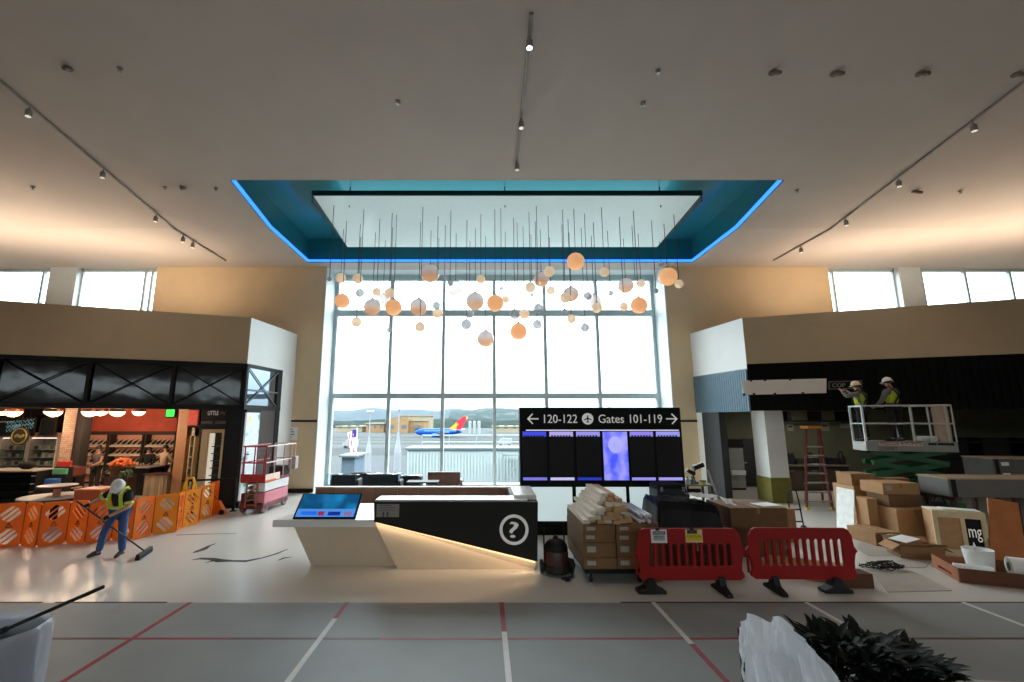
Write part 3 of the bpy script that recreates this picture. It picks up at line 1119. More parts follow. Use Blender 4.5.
GL = [(329.5, 279, 2.4, 'T'), (340.8, 278, 5.3, 'F'), (342.3, 301, 7.5, 'A'), (357.7, 278.6, 5.3, 'F'), (359.9, 293, 4.5, 'C'), (356.6, 322, 5.2, 'F'), (376.9, 291.8, 4.5, 'F'),
      (372.3, 307, 8.5, 'G'), (383, 300.6, 7, 'P'), (389.3, 292.8, 5, 'F'), (393.6, 307.5, 8.3, 'A'), (389, 330, 2.4, 'T'), (418.5, 307, 8.5, 'G'), (420, 327, 5, 'F'),
      (430.2, 273.5, 9, 'G'), (436.5, 305.4, 4, 'C'), (437.7, 313.3, 5, 'F'), (444.6, 277, 2.2, 'T'), (455.6, 288.4, 7.7, 'P'), (450, 282.7, 3, 'C'), (475.2, 301.3, 8.9, 'G'),
      (480.8, 279.2, 4.5, 'F'), (469.5, 314.2, 4, 'C'), (466.3, 324.4, 5.2, 'C'), (485.6, 338.7, 8.2, 'G'), (495.2, 303, 8.4, 'A'), (501.3, 288.4, 2.2, 'T'), (505.8, 299.7, 4, 'F'),
      (514.7, 314.2, 5, 'C'), (524.4, 314.2, 5, 'F'), (518.5, 331.5, 8.4, 'A'), (530.3, 287.3, 5.5, 'F'), (541.3, 279.5, 7.6, 'G'), (549.4, 271.5, 5.2, 'F'), (538.4, 308.2, 4.8, 'C'),
      (537.3, 324.4, 4.7, 'C'), (550.8, 290.5, 4.5, 'F'), (532, 295, 2, 'T'), (565.3, 297.6, 5.6, 'F'), (564.5, 311, 2.5, 'T'), (575.6, 261.5, 8.8, 'A'), (571, 294, 7.7, 'G'),
      (571.3, 319, 4.5, 'F'), (604.4, 272, 5, 'F'), (587.7, 295.6, 4, 'C'), (593.9, 301.8, 7.6, 'P'), (597, 307.7, 5.3, 'F'), (585, 327.6, 4.5, 'C'), (610.5, 293.2, 3, 'C'),
      (625.8, 285.5, 8, 'G'), (624, 306.5, 4.5, 'F'), (641, 283.5, 4.5, 'F'), (639, 305.3, 8.6, 'A'), (656, 290.8, 2.5, 'T'), (661, 263.7, 3, 'C'), (667.7, 276.6, 9.6, 'A'),
      (679, 283.9, 4.5, 'F'), (635, 278, 2.2, 'T')]
GL.sort()
cnt, tot = {}, {}
for g in GL:
    tot[g[3]] = tot.get(g[3], 0) + 1
cable_m = M('dark cable', (58, 60, 62), 0.5)
rg = random.Random(3)
for i, (x, y, r, k) in enumerate(GL):
    Y = 14.2 + ((i * 0.618034) % 1.0) * 2.7
    if k == 'A':
        Y = 14.1 + ((i * 0.41) % 1.0) * 1.4
    p = PY(x, y, Y)
    rad = r * p.y / F / ray(x, y).y / ray(x, y).length * 1.03
    top = panel_z(Y) if px0 + .05 < p.x < px1 - .05 else ZR
    m_, lab, cls = GM[k]
    j = cnt.get(k, 0)
    cnt[k] = j + 1
    t = thing('globe_pendant', lab + ', ' + nth(j, tot[k], cls), 'pendant light', (p.x, p.y, p.z - rad), 0, 'glass globes hanging before the great window')
    MB().tube([(p.x, p.y, p.z + rad * .98), (p.x, p.y, top)], .011, 6).build('cable', cable_m, t)
    MB().sphere(p, rad, 20, 14, z1=.985).build('globe', m_, t, smooth=True)
    MB().lathe([(rad * .22, 0), (rad * .2, rad * .10), (rad * .07, rad * .2)], (p.x, p.y, p.z + rad * .95), 12).build('cap', M('bronze cap', (86, 80, 76), 0.4, 0.5), t)

# ================================================================== PEOPLE
skin_m = M('skin', (188, 138, 112), 0.55, var=0.03)


def skin_mesh(name, chains, mat, parent, sub=1):
    """one surface grown round joined chains: [(point, radius), ...]; equal points are shared"""
    idx, pts, rad, edges, roots = {}, [], [], [], []
    for ch in chains:
        last = None
        for p, r in ch:
            k = tuple(round(c_, 4) for c_ in p)
            if k not in idx:
                idx[k] = len(pts)
                pts.append(k)
                rad.append(r)
            i = idx[k]
            if last is not None and last != i:
                edges.append((last, i))
            last = i
    me = bpy.data.meshes.new(name)
    me.from_pydata(pts, edges, [])
    o = bpy.data.objects.new(name, me)
    COL.objects.link(o)
    o.parent = parent
    md = o.modifiers.new('skin', 'SKIN')
    md.use_smooth_shade = True
    md.branch_smoothing = .3
    lay = me.skin_vertices[0].data
    par = list(range(len(pts)))

    def fnd(i):
        while par[i] != i:
            i = par[i]
        return i
    for a, b_ in edges:
        par[fnd(a)] = fnd(b_)
    seen = set()
    for i, r in enumerate(rad):
        lay[i].radius = (r, r) if not isinstance(r, tuple) else r
        g = fnd(i)
        lay[i].use_root = g not in seen
        seen.add(g)
    if sub:
        s_ = o.modifiers.new('sub', 'SUBSURF')
        s_.levels = s_.render_levels = sub
    me.materials.append(mat)
    return o


def lerp(a, b_, t):
    return tuple(a[i] + (b_[i] - a[i]) * t for i in range(3))


def person(name, label, loc, rz, J, shirt, trousers, shoes, skin=skin_m, sleeve=.95, glove=None, hair=None, hat=None, vest=None, curl=1.0, group=None, scale=1.0):
    """J: joints in the person's own frame, facing -y"""
    t = thing(name, label, 'person', loc, rz, group)
    t.scale = (scale,) * 3
    D = dict(pel=(0, 0, .96), sp=(0, 0, 1.14), ch=(0, 0, 1.36), nk=(0, 0, 1.50), hd=(0, -.02, 1.58), tp=(0, -.03, 1.70),
             shL=(-.18, 0, 1.42), shR=(.18, 0, 1.42), elL=(-.25, .02, 1.13), elR=(.25, .02, 1.13), wrL=(-.25, -.08, .88), wrR=(.25, -.08, .88),
             hpL=(-.095, 0, .92), hpR=(.095, 0, .92), knL=(-.11, -.02, .50), knR=(.11, -.02, .50), anL=(-.12, .02, .09), anR=(.12, .02, .09),
             toL=(-.14, -.14, .045), toR=(.14, -.14, .045))
    D.update(J)
    V = {k: Vector(v) for k, v in D.items()}
    ch = [[(D['pel'], .12), (D['sp'], .115), (D['ch'], (.15, .11)), (D['nk'], .055), (D['hd'], .085), (D['tp'], .075)]]
    face = (V['hd'] + V['tp']) / 2
    up = (V['tp'] - V['hd']).normalized()
    fw = Vector((0, -1, 0)) - up * Vector((0, -1, 0)).dot(up)
    if fw.length < .2:
        fw = Vector((0, 0, -1)) - up * up.dot(Vector((0, 0, -1)))
    fw.normalize()
    if 'fw' in J:
        fw = V['fw'].normalized()
    sd = fw.cross(up).normalized()
    ch.append([(D['hd'], .085), (tuple(V['hd'] + fw * .055 + up * -.02), .05)])
    for s_ in 'LR':
        ch.append([(D['ch'], (.15, .11)), (D['sh' + s_], .065), (D['el' + s_], .047), (D['wr' + s_], .033)])
        ch.append([(D['pel'], .12), (D['hp' + s_], .09), (D['kn' + s_], .062), (D['an' + s_], .045), (D['to' + s_], .04)])
        # hand: palm and five bent fingers
        w, d = V['wr' + s_], (V['wr' + s_] - V['el' + s_]).normalized()
        side = d.cross(Vector((0, -1, 0)))
        side = side.normalized() if side.length > .1 else Vector((1, 0, 0))
        nrm = side.cross(d).normalized()
        palm = w + d * .075
        ch.append([(D['wr' + s_], .033), (tuple(palm), .036)])
        for q, ln in ((-.026, .070), (-.009, .080), (.009, .076), (.026, .060)):
            b0 = palm + side * q + d * .015
            b1 = b0 + d * ln * .5 + nrm * .012 * curl
            b2 = b1 + (d * (1 - .6 * curl) + nrm * .9 * curl).normalized() * ln * .35
            b3 = b2 + (d * (.4 - 1.0 * curl) + nrm * .8).normalized() * ln * .25
            ch.append([(tuple(b0), .0105), (tuple(b1), .0095), (tuple(b2), .0085), (tuple(b3), .007)])
        b0 = w + d * .04 - side * .03
        ch.append([(tuple(b0), .012), (tuple(b0 - side * .025 + d * .03 + nrm * .015), .010), (tuple(b0 - side * .02 + d * .06 + nrm * .03), .0085)])
    body = skin_mesh('body', ch, skin, t)
    # face
    nose = MB().sphere(face + fw * .088 - up * .02, .018, 8, 6, (1, 1.1, 1.5))
    for q in (-1, 1):
        nose.sphere(face + sd * q * .085 - up * .02, .022, 8, 6, (.5, .8, 1.4))
    nose.build('nose_and_ears', skin, t, smooth=True, local=True)
    ey = MB()
    for q in (-1, 1):
        ey.sphere(face + fw * .078 + sd * q * .032 + up * .012, .011, 8, 6)
    ey.build('eyes', M('eye', (40, 32, 28), .2, var=0), t, smooth=True, local=True)
    MB().sphere(face + fw * .078 - up * .055, .016, 8, 6, (1.5, .6, .5)).build('mouth', M('lips', (150, 84, 76), .5, var=0), t, smooth=True, local=True)
    # clothes follow the body
    cl = [[(tuple(V['pel'] + Vector((0, 0, -.02))), (.155, .125)), (D['sp'], (.155, .145)), (D['ch'], (.185, .165)), (tuple(V['nk'] - (V['nk'] - V['ch']) * .25), .075)]]
    for s_ in 'LR':
        e = lerp(D['el' + s_], D['wr' + s_], (sleeve - .5) * 2) if sleeve > .5 else lerp(D['sh' + s_], D['el' + s_], sleeve * 2)
        c_ = [(D['ch'], (.185, .165)), (D['sh' + s_], .09)]
        if sleeve > .5:
            c_.append((D['el' + s_], .062))
        c_.append((e, .05 if sleeve > .5 else .066))
        cl.append(c_)
    skin_mesh('shirt', cl, shirt, t)
    cl = []
    for s_ in 'LR':
        cl.append([(D['pel'], (.15, .125)), (D['hp' + s_], .105), (D['kn' + s_], .08), (lerp(D['kn' + s_], D['an' + s_], 1.0), .072)])
    skin_mesh('trousers', cl, trousers, t)
    for s_ in 'LR':
        a_, b_ = V['an' + s_], V['to' + s_]
        skin_mesh('shoe', [[(tuple(a_ + (a_ - b_) * .35 - Vector((0, 0, .045))), .042), (tuple(a_ * .5 + b_ * .5), .05), (tuple(b_), .045), (tuple(b_ + (b_ - a_) * .3), .035)], [(tuple(a_ * .5 + b_ * .5), .05), (tuple(a_ + Vector((0, 0, .04))), .055)]], shoes, t)
    if glove:
        for s_ in 'LR':
            w, d = V['wr' + s_], (V['wr' + s_] - V['el' + s_]).normalized()
            skin_mesh('glove', [[(tuple(w - d * .02), .045), (tuple(w + d * .05), .048), (tuple(w + d * .10), .04)]], glove, t)
    if hair:
        col, kind = hair
        m_ = MB().sphere(face + up * .02 - fw * .02, .105, 14, 10, (1, 1, 1.05), z0=-.2)
        if kind == 'bun':
            m_.sphere(face + up * .10 - fw * .08, .055, 12, 8)
        if kind == 'long':
            m_.sphere(face - up * .10 - fw * .06, .10, 12, 8, (1.05, .7, 1.5))
        m_.build('hair', col, t, smooth=True, local=True)
    if hat:
        rot = Matrix.Translation(face + up * .045) @ Matrix((sd, -fw, up)).transposed().to_4x4()
        m_ = MB().lathe([(.118, -.02), (.135, -.012), (.122, .0), (.118, .05), (.095, .095), (.05, .122), (.01, .128)], (0, 0, 0), 22)
        m_.xf(rot)
        ho = m_.build('hard_hat', hat, t, smooth=True, local=True)
        m_ = MB().prism([(-.10, -.09, -.018), (-.06, -.165, -.018), (.06, -.165, -.018), (.10, -.09, -.018)], (0, 0, .012))
        for y in (-.03, 0, .03):
            m_.tube([(y, -.105, .05), (y, -.06, .112), (y, 0, .131), (y, .06, .112), (y, .10, .05)], .008, 6)
        m_.xf(rot)
        m_.build('peak_and_ridges', hat, ho, smooth=True, local=True)
    if vest:
        vest(t, V, D)
    return t


lime = M('lime hi-vis cloth', (196, 214, 36), 0.7, var=0.06, emit=.0)
silver = M('silver reflective tape', (196, 200, 190), 0.3, 0.3)
blackcloth = M('black cloth', (20, 20, 22), 0.85, var=0.15)
hat_white = M('white hard hat', (232, 230, 224), 0.3, var=0.02)


def ring_pts(c_, rx, ry, n_=20, tilt=0):
    return [Vector((c_[0] + rx * math.cos(2 * math.pi * k / n_), c_[1] + ry * math.sin(2 * math.pi * k / n_), c_[2] + tilt * math.sin(2 * math.pi * k / n_))) for k in range(n_)]


def strap_vest(t, V, D):
    """black vest with lime braces, waist belt and cuffs, each with a silver line"""
    sp, chx, nk = V['sp'], V['ch'], V['nk']
    ax = (nk - sp).normalized()
    for s_, k in (('L', -1), ('R', 1)):
        sh = V['sh' + s_] * .62 + nk * .38
        f = [sp + Vector((k * .13, -.15, -.06)), (sp + chx) / 2 + Vector((k * .13, -.17, 0)), chx + Vector((k * .12, -.15, .03)), sh + Vector((0, -.07, .07)), sh + Vector((0, .05, .08)), chx + Vector((k * .11, .14, .02)), sp + Vector((k * .11, .14, -.05))]
        m_ = MB()
        m_.tube(f, .036, 8)
        b = m_.build('vest_brace', lime, t, smooth=True, local=True)
        MB().tube([p + Vector((0, -.022, .012)) for p in f[:4]], .018, 6).build('reflective_line', silver, b, smooth=True, local=True)
        e = lerp(D['sh' + s_], D['el' + s_], .86)
        e0 = lerp(D['sh' + s_], D['el' + s_], .66)
        MB().tube([e0, e], .085, 12).build('sleeve_band', lime, t, smooth=True, local=True)
        q0, q1 = lerp(e0, e, .35), lerp(e0, e, .65)
        MB().tube([q0, q1], .088, 12).build('reflective_line', silver, t, smooth=True, local=True)
    c_ = sp + Vector((0, -.01, -.06))
    belt = MB().tube(ring_pts(c_, .165, .142), .038, 8, True).build('vest_belt', lime, t, smooth=True, local=True)
    MB().tube(ring_pts(c_, .187, .164), .018, 6, True).build('reflective_line', silver, belt, smooth=True, local=True)


def full_vest(t, V, D):
    sp, chx, nk = V['sp'], V['ch'], V['nk']
    skin_mesh('vest', [[(tuple(sp - Vector((0, 0, .12))), (.17, .15)), (tuple(sp), (.168, .158)), (tuple(chx), (.195, .178)), (tuple(chx * .4 + nk * .6), .09)],
                       [(tuple(chx), (.195, .178)), (tuple(V['shL'] * .9 + chx * .1), .108)], [(tuple(chx), (.195, .178)), (tuple(V['shR'] * .9 + chx * .1), .108)]], lime, t)
    for k in (-1, 1):
        # safety harness over the vest: an X across the back
        f = [sp + Vector((-k * .13, .15, -.06)), (sp + chx) / 2 + Vector((0, .175, .02)), chx + Vector((k * .10, .16, .04)), (V['shL'] if k < 0 else V['shR']) * .6 + nk * .4 + Vector((0, .03, .095)), chx + Vector((k * .10, -.16, .03)), sp + Vector((k * .10, -.16, -.05))]
        MB().tube(f, .022, 6).build('harness_strap', blackcloth, t, smooth=True, local=True)
    MB().tube(ring_pts(sp + Vector((0, 0, -.10)), .178, .158), .024, 6, True).build('harness_belt', blackcloth, t, smooth=True, local=True)


# ---- the sweeper by the orange barrier
fp = PZ(109, 557)
wk = person('worker', 'person in white hard hat and black and lime vest sweeping by the orange barrier', (fp.x, fp.y, 0), 0,
            dict(pel=(.07, .06, .93), sp=(.10, .01, 1.09), ch=(.14, -.09, 1.29), nk=(.17, -.17, 1.41), hd=(.20, -.24, 1.45), tp=(.235, -.32, 1.53), fw=(-.12, -.60, -.79),
                 shL=(-.04, -.11, 1.36), shR=(.33, -.11, 1.34), elL=(-.22, -.18, 1.23), elR=(.40, -.14, 1.07), wrL=(-.29, -.36, 1.14), wrR=(.16, -.36, .90),
                 hpL=(-.035, .05, .90), hpR=(.165, .05, .90), knL=(-.16, -.03, .48), knR=(.22, .0, .48), anL=(-.27, .04, .09), anR=(.23, .05, .09), toL=(-.36, -.09, .045), toR=(.24, -.12, .045)),
            M('black work shirt', (24, 24, 26), 0.85, var=0.1), M('blue denim', (52, 82, 128), 0.85, var=0.12, scale=14), M('brown boots', (58, 46, 40), 0.7),
            sleeve=.40, glove=rubber, hat=hat_white, vest=strap_vest)
# the broom: it passes through both hands
wl = Vector((fp.x - .31, fp.y - .42, 1.09))
wr_ = Vector((fp.x + .06, fp.y - .43, .80))
he = PZ(144, 556)
he = Vector((he.x, he.y, 0))
t = thing('push_broom', 'black push broom in the hands of the worker in the white hard hat', 'broom', (he.x, he.y, 0))
dirn = (Vector((he.x, he.y, .08)) - wl).normalized()
MB().tube([wl - dirn * .22, Vector((he.x, he.y, .10))], .017, 10).build('handle', M('dark grey handle', (48, 50, 52), 0.4), t, smooth=True)
MB().obox((he.x, he.y, .095), (.72, .065, .045), (0, 0, R(107))).build('head', black_metal, t, bevel=.008)
MB().obox((he.x, he.y, .037), (.72, .08, .074), (0, 0, R(107))).build('bristles', M('bristle', (30, 30, 32), 0.95), t)

# ================================================================== LEFT SHOP
bulb_m = M('lit opal glass', (255, 226, 190), 0.4, var=0, emit=3.0, ecol=(255, 214, 168))
copper = M('copper', (196, 108, 66), 0.25, 0.9)
ps = [(2, 414, 7), (13.5, 413.5, 10), (54, 413.5, 9.5), (49, 416.5, 6), (90, 413.5, 9), (101, 417, 7.5), (117.5, 413.5, 8.5), (139, 414, 7)]
ps.sort()
for i, (x, y, r) in enumerate(ps):
    Y = 16.7 + .75 * (i % 3)
    p = PY(x, 411, Y)
    rad = r * Y / F / math.hypot(1, (x - CX) / F)
    t = thing('dome_pendant', 'opal dome lamp with copper top, ' + nth(i, len(ps), 'the left shop lamps'), 'pendant light', (p.x, Y, p.z - rad), 0, 'copper topped lamps in the left shop')
    MB().sphere(p, rad, 22, 8, (1, 1, .82), z0=-1, z1=0.0).build('globe', bulb_m, t, smooth=True)
    MB().lathe([(rad * 1.02, -.02), (rad * 1.02, rad * .3), (rad * .6, rad * .36), (.03, rad * .38)], p, 22).build('copper_top', copper, t, smooth=True)
    MB().tube([p + UZ * rad * .36, Vector((p.x, Y, 3.47))], .015, 6).build('stem', copper, t)
    d = bpy.data.lights.new('shop_lamp_light', 'POINT')
    d.energy = BAR_W
    d.color = (1, .72, .50)
    d.shadow_soft_size = .15
    o = bpy.data.objects.new('shop_lamp_light', d)
    o.location = p - UZ * (rad * .82 + .2)
    COL.objects.link(o)

# brick pier, timber pier
brick = M('pale brick', (190, 156, 130), 0.9, var=0.0)
n = brick.node_tree
bt = n.nodes.new('ShaderNodeTexBrick')
bt.inputs['Color1'].default_value = lin((196, 164, 140))
bt.inputs['Color2'].default_value = lin((172, 136, 112))
bt.inputs['Mortar'].default_value = lin((110, 88, 74))
bt.inputs['Scale'].default_value = 3.4
mpn = n.nodes.new('ShaderNodeMapping')
mpn.inputs['Rotation'].default_value = (R(90), 0, 0)
tcn = n.nodes.new('ShaderNodeTexCoord')
n.links.new(tcn.outputs['Object'], mpn.inputs[0])
n.links.new(mpn.outputs[0], bt.inputs['Vector'])
n.links.new(bt.outputs['Color'], n.nodes['Principled BSDF'].inputs['Base Color'])
a = PY(66, 440, 18.4)
struct(MB().box(a.x - .2, a.x + .2, 18.4, 18.9, 0, 3.45), 'wall_brick_pier', brick)
struct(MB().box(a.x + .2, a.x + .52, 18.5, 18.9, 0, 3.45), 'wall_dark_pier', dark_int)
a = PY(181, 440, 18.4)
struct(MB().box(a.x - .2, a.x + .2, 18.4, 18.9, 0, 3.45), 'wall_timber_pier', M('honey timber', (188, 138, 96), 0.6, var=0.12, scale=3))
# red wall band over the wine racks, with the small green sign
a, b_ = PY(76, 425, 21.7), PY(176, 425, 21.7)
struct(MB().box(a.x, b_.x, 21.75, 21.9, 2.35, 3.45), 'wall_red_band', M('terracotta red wall', (214, 92, 66), 0.7, var=0.12, scale=2))
struct(MB().box(a.x, b_.x, 21.7, 21.9, 2.22, 2.38), 'trim_4', M('dark timber rail', (70, 46, 34), 0.6))
p = PY(170, 413, 21.5)
t = thing('green_emblem_sign', 'small glowing green sign high on the red wall of the left shop', 'sign', (p.x, 21.5, p.z - .2))
MB().box(p.x - .2, p.x + .2, 21.5, 21.58, p.z - .17, p.z + .17).build('panel', M('glowing green', (60, 220, 80), 0.4, var=0, emit=1.3), t, bevel=.03)
MB().box(p.x - .24, p.x + .24, 21.52, 21.6, p.z - .21, p.z + .21).build('housing', black_metal, t, bevel=.03)
br = MB().tube([(p.x, 21.56, p.z + .2), (p.x, 21.56, 3.46)], .02, 6)
br.build('hanger', black_metal, t)
# ---- wine racks with tilted shelves, bottles lying on them
rack_w = M('pale rack boards', (232, 208, 180), 0.6, var=0.05)
rack_d = M('dark rack frame', (58, 44, 38), 0.6)
pinkb = M('pink rack back', (226, 160, 132), 0.7, var=0.05)
bottle_m = M('dark green bottle', (34, 36, 28), 0.15, var=0.1)
foil_m = M('bottle foil', (120, 40, 40), 0.35, 0.4)
YR = 21.45
first_bottle = None
for i, (xa, xb, nm) in enumerate(((73, 107.5, 'left'), (108.5, 142.5, 'middle'), (144, 175, 'right'))):
    a, b_ = PY(xa, 445, YR).x, PY(xb, 445, YR).x
    t = thing('wine_rack', 'pale tilted-shelf wine rack against the red wall of the left shop, %s of three' % ('leftmost' if i == 0 else 'middle one' if i == 1 else 'rightmost'), 'rack', ((a + b_) / 2, YR, 0), 0, 'wine racks in the left shop')
    MB().box(a, b_, YR + .36, YR + .40, 0.1, 2.22).build('back_panel', pinkb, t)
    for x in (a, b_ - .06):
        MB().box(x, x + .06, YR - .02, YR + .40, 0, 2.24).build('upright', rack_d, t)
    for si, (y0, y1) in enumerate(((447, 440.5), (456, 450.5), (464.5, 460), (474, 469))):
        z0_, z1_ = PY(100, y0, YR).z, PY(100, y1, YR + .3).z
        s_ = MB().prism([(a + .06, YR, z0_), (b_ - .06, YR, z0_), (b_ - .06, YR + .34, z1_), (a + .06, YR + .34, z1_)], (0, 0, .03))
        s_.box(a + .06, b_ - .06, YR - .02, YR, z0_, z0_ + .06)
        s_.build('shelf', rack_w, t)
        if si < 3:
            for k in range(6):
                x = a + .18 + (b_ - a - .36) * k / 5
                lab = 'dark wine bottle lying on the %s shelf of the %s wine rack' % (('top', 'second', 'third')[si], nm)
                if first_bottle is None:
                    first_bottle = thing('wine_bottle', lab, 'bottle', (0, 0, 0), 0, 'wine bottles on the racks')
                    MB().lathe([(.038, 0), (.042, .01), (.042, .19), (.016, .245), (.015, .26)], n=10).build('body', bottle_m, first_bottle, smooth=True, local=True)
                    MB().lathe([(.017, .255), (.017, .31)], n=8).build('foil_neck', foil_m, first_bottle, smooth=True, local=True)
                    o = first_bottle
                else:
                    o = copy_tree(first_bottle)
                sl = math.atan2(z1_ - z0_, .34)
                o['label'] = lab
                o['group'] = 'wine bottles on the %s shelf of the %s rack' % (('top', 'second', 'third')[si], nm)
                o.location = (x - .04, YR + .03, z0_ + .135)
                o.rotation_euler = (R(90) - math.pi + sl + R(0), 0, R(-14))

# narrow shelf unit, black sign header and cream-framed shelving right of the timber pier
def px_box(x0, y0, x1, y1, Y, dep, mb=None):
    a, b_ = PY(x0, y1, Y), PY(x1, y0, Y)
    return (mb or MB()).box(a.x, b_.x, Y, Y + dep, a.z, b_.z)


YS = 18.0
a, b_ = PY(200, 429, YS), PY(229, 406, YS)
t = thing('shop_sign_header', 'black sign header with two lines of white lettering above the cream shelving', 'sign', ((a.x + b_.x) / 2, YS, a.z))
MB().box(a.x, b_.x, YS, YS + .3, a.z, 3.44).build('panel', black_panel, t)
l_ = MB()
q0, q1 = PY(208, 415, YS), PY(218.8, 411, YS)
text_mb('LITTLE', q1.x - q0.x, q1.z - q0.z, (q0.x, YS - .012, q0.z), depth=.006, mb=l_)
l_.build('lettering', M('white lettering', (226, 222, 212), 0.5, var=0, emit=.25), t)
l_ = MB()
q0, q1 = PY(220, 415, YS), PY(228, 411.5, YS)
text_mb('ITALY', q1.x - q0.x, q1.z - q0.z, (q0.x, YS - .012, q0.z), depth=.006, mb=l_)
q0, q1 = PY(201.5, 424, YS), PY(213.5, 421, YS)
text_mb('BARREL', q1.x - q0.x, q1.z - q0.z, (q0.x, YS - .012, q0.z), depth=.006, mb=l_)
q0, q1 = PY(215, 424, YS), PY(226.5, 421, YS)
text_mb('LOUNGE', q1.x - q0.x, q1.z - q0.z, (q0.x, YS - .012, q0.z), depth=.006, mb=l_)
l_.build('lettering', M('grey lettering', (150, 146, 138), 0.5, var=0), t)

cream = M('cream timber', (206, 186, 150), 0.6, var=0.05)
a, b_ = PY(197, 480, YS), PY(227.5, 429.5, YS)
t = thing('open_shelving', 'tall cream framed shelving with black shelves under the sign header', 'shelving', ((a.x + b_.x) / 2, YS, 0))
w_ = b_.x - a.x
MB().box(a.x, a.x + w_ * .25, YS, YS + .45, 0, b_.z).build('side_panel', cream, t)
MB().box(b_.x - w_ * .2, b_.x, YS, YS + .45, 0, b_.z).build('side_panel', cream, t)
MB().box(a.x, b_.x, YS - .01, YS + .45, b_.z - .12, b_.z).build('top_rail', cream, t)
MB().box(a.x + w_ * .25, a.x + w_ * .42, YS + .12, YS + .2, 0, b_.z - .15).build('light_panel', M('lit white panel', (240, 232, 214), 0.5, var=0, emit=.5), t)
MB().box(a.x + w_ * .25, b_.x - w_ * .2, YS + .4, YS + .45, 0, b_.z).build('back_panel', M('dark green board', (36, 40, 34), 0.7), t)
for k in range(7):
    z = .25 + k * .27
    MB().box(a.x + w_ * .4, b_.x - w_ * .2, YS + .05, YS + .4, z, z + .035).build('shelf', M('grey black shelf', (64, 66, 64), 0.4), t)
for k in range(6):
    for j in range(3):
        x = a.x + w_ * (.47 + .12 * j)
        z = .25 + k * .27 + .036
        o = MB().box(x, x + .1, YS + .12, YS + .26, z, z + .11 + .03 * ((k + j) % 3)).build('carton', M('dark carton', (44, 46, 44), 0.6), bevel=.006)
        tag(o, 'small dark carton on the black shelves of the cream shelving', 'carton', 'dark cartons on the cream shelving')
a, b_ = PY(186.5, 470, 18.3), PY(196.5, 428, 18.3)
t = thing('narrow_cabinet', 'narrow cream cabinet with dark niches beside the timber pier', 'cabinet', ((a.x + b_.x) / 2, 18.3, 0))
MB().box(a.x, b_.x, 18.5, 18.56, 0, b_.z).build('back_panel', cream, t)
MB().box(a.x, a.x + .05, 18.3, 18.5, 0, b_.z).build('side_panel', cream, t)
MB().box(b_.x - .05, b_.x, 18.3, 18.5, 0, b_.z).build('side_panel', cream, t)
MB().box(a.x, b_.x, 18.3, 18.5, b_.z - .3, b_.z).build('top_panel', M('ivory panel', (232, 214, 186), 0.5), t)
for k in range(4):
    z = .4 + k * .42
    MB().box(a.x + .05, b_.x - .05, 18.3, 18.5, z, z + .22).build('niche', M('dark niche', (46, 34, 30), 0.6), t)
    MB().box(a.x + .05, b_.x - .05, 18.28, 18.5, z + .22, z + .25).build('shelf', cream, t)
a, b_ = PY(187, 425, 18.3), PY(198.5, 410, 18.3)
t = thing('red_poster', 'small red illuminated poster panel above the narrow cabinet', 'poster', ((a.x + b_.x) / 2, 18.3, a.z))
MB().box(a.x, b_.x, 18.3, 18.36, a.z, b_.z).build('panel', M('red lit print', (206, 70, 54), 0.5, var=.25, scale=7, emit=.25), t)
MB().box(a.x - .04, b_.x + .04, 18.36, 18.44, a.z - .04, 3.44).build('frame', rack_d, t)

# tall poster panel beside the corner pier (faces the hall)
pp = (CL, NLR)
t = thing('poster_panel', 'tall pale backlit poster with green and yellow shapes beside the black corner pier', 'poster', tuple(CL + dl * .6))
g = ret(CL, dl, NLR, 0.06, .84, .22, 3.16, .06, .12)
pmat = M('pale printed poster', (214, 226, 232), 0.4, var=0, emit=.35)
n = pmat.node_tree
tc_ = n.nodes.new('ShaderNodeTexCoord')
gr = n.nodes.new('ShaderNodeTexNoise')
gr.inputs['Scale'].default_value = 1.7
rr = n.nodes.new('ShaderNodeValToRGB')
rr.color_ramp.elements[0].position, rr.color_ramp.elements[0].color = .34, lin((78, 150, 120))
rr.color_ramp.elements[1].position, rr.color_ramp.elements[1].color = .46, lin((216, 228, 236))
k_ = rr.color_ramp.elements.new(.60)
k_.color = lin((214, 226, 234))
k_ = rr.color_ramp.elements.new(.70)
k_.color = lin((240, 204, 120))
n.links.new(tc_.outputs['Object'], gr.inputs['Vector'])
n.links.new(gr.outputs['Fac'], rr.inputs['Fac'])
n.links.new(rr.outputs['Color'], n.nodes['Principled BSDF'].inputs['Base Color'])
n.links.new(rr.outputs['Color'], n.nodes['Principled BSDF'].inputs['Emission Color'])
g.build('print', pmat, t)
ret(CL, dl, NLR, 0.02, .88, 0, .2, .1, .13).build('plinth', black_metal, t)
ret(CL, dl, NLR, 0.02, .88, 3.16, 3.25, .1, .13).build('top_trim', black_metal, t)

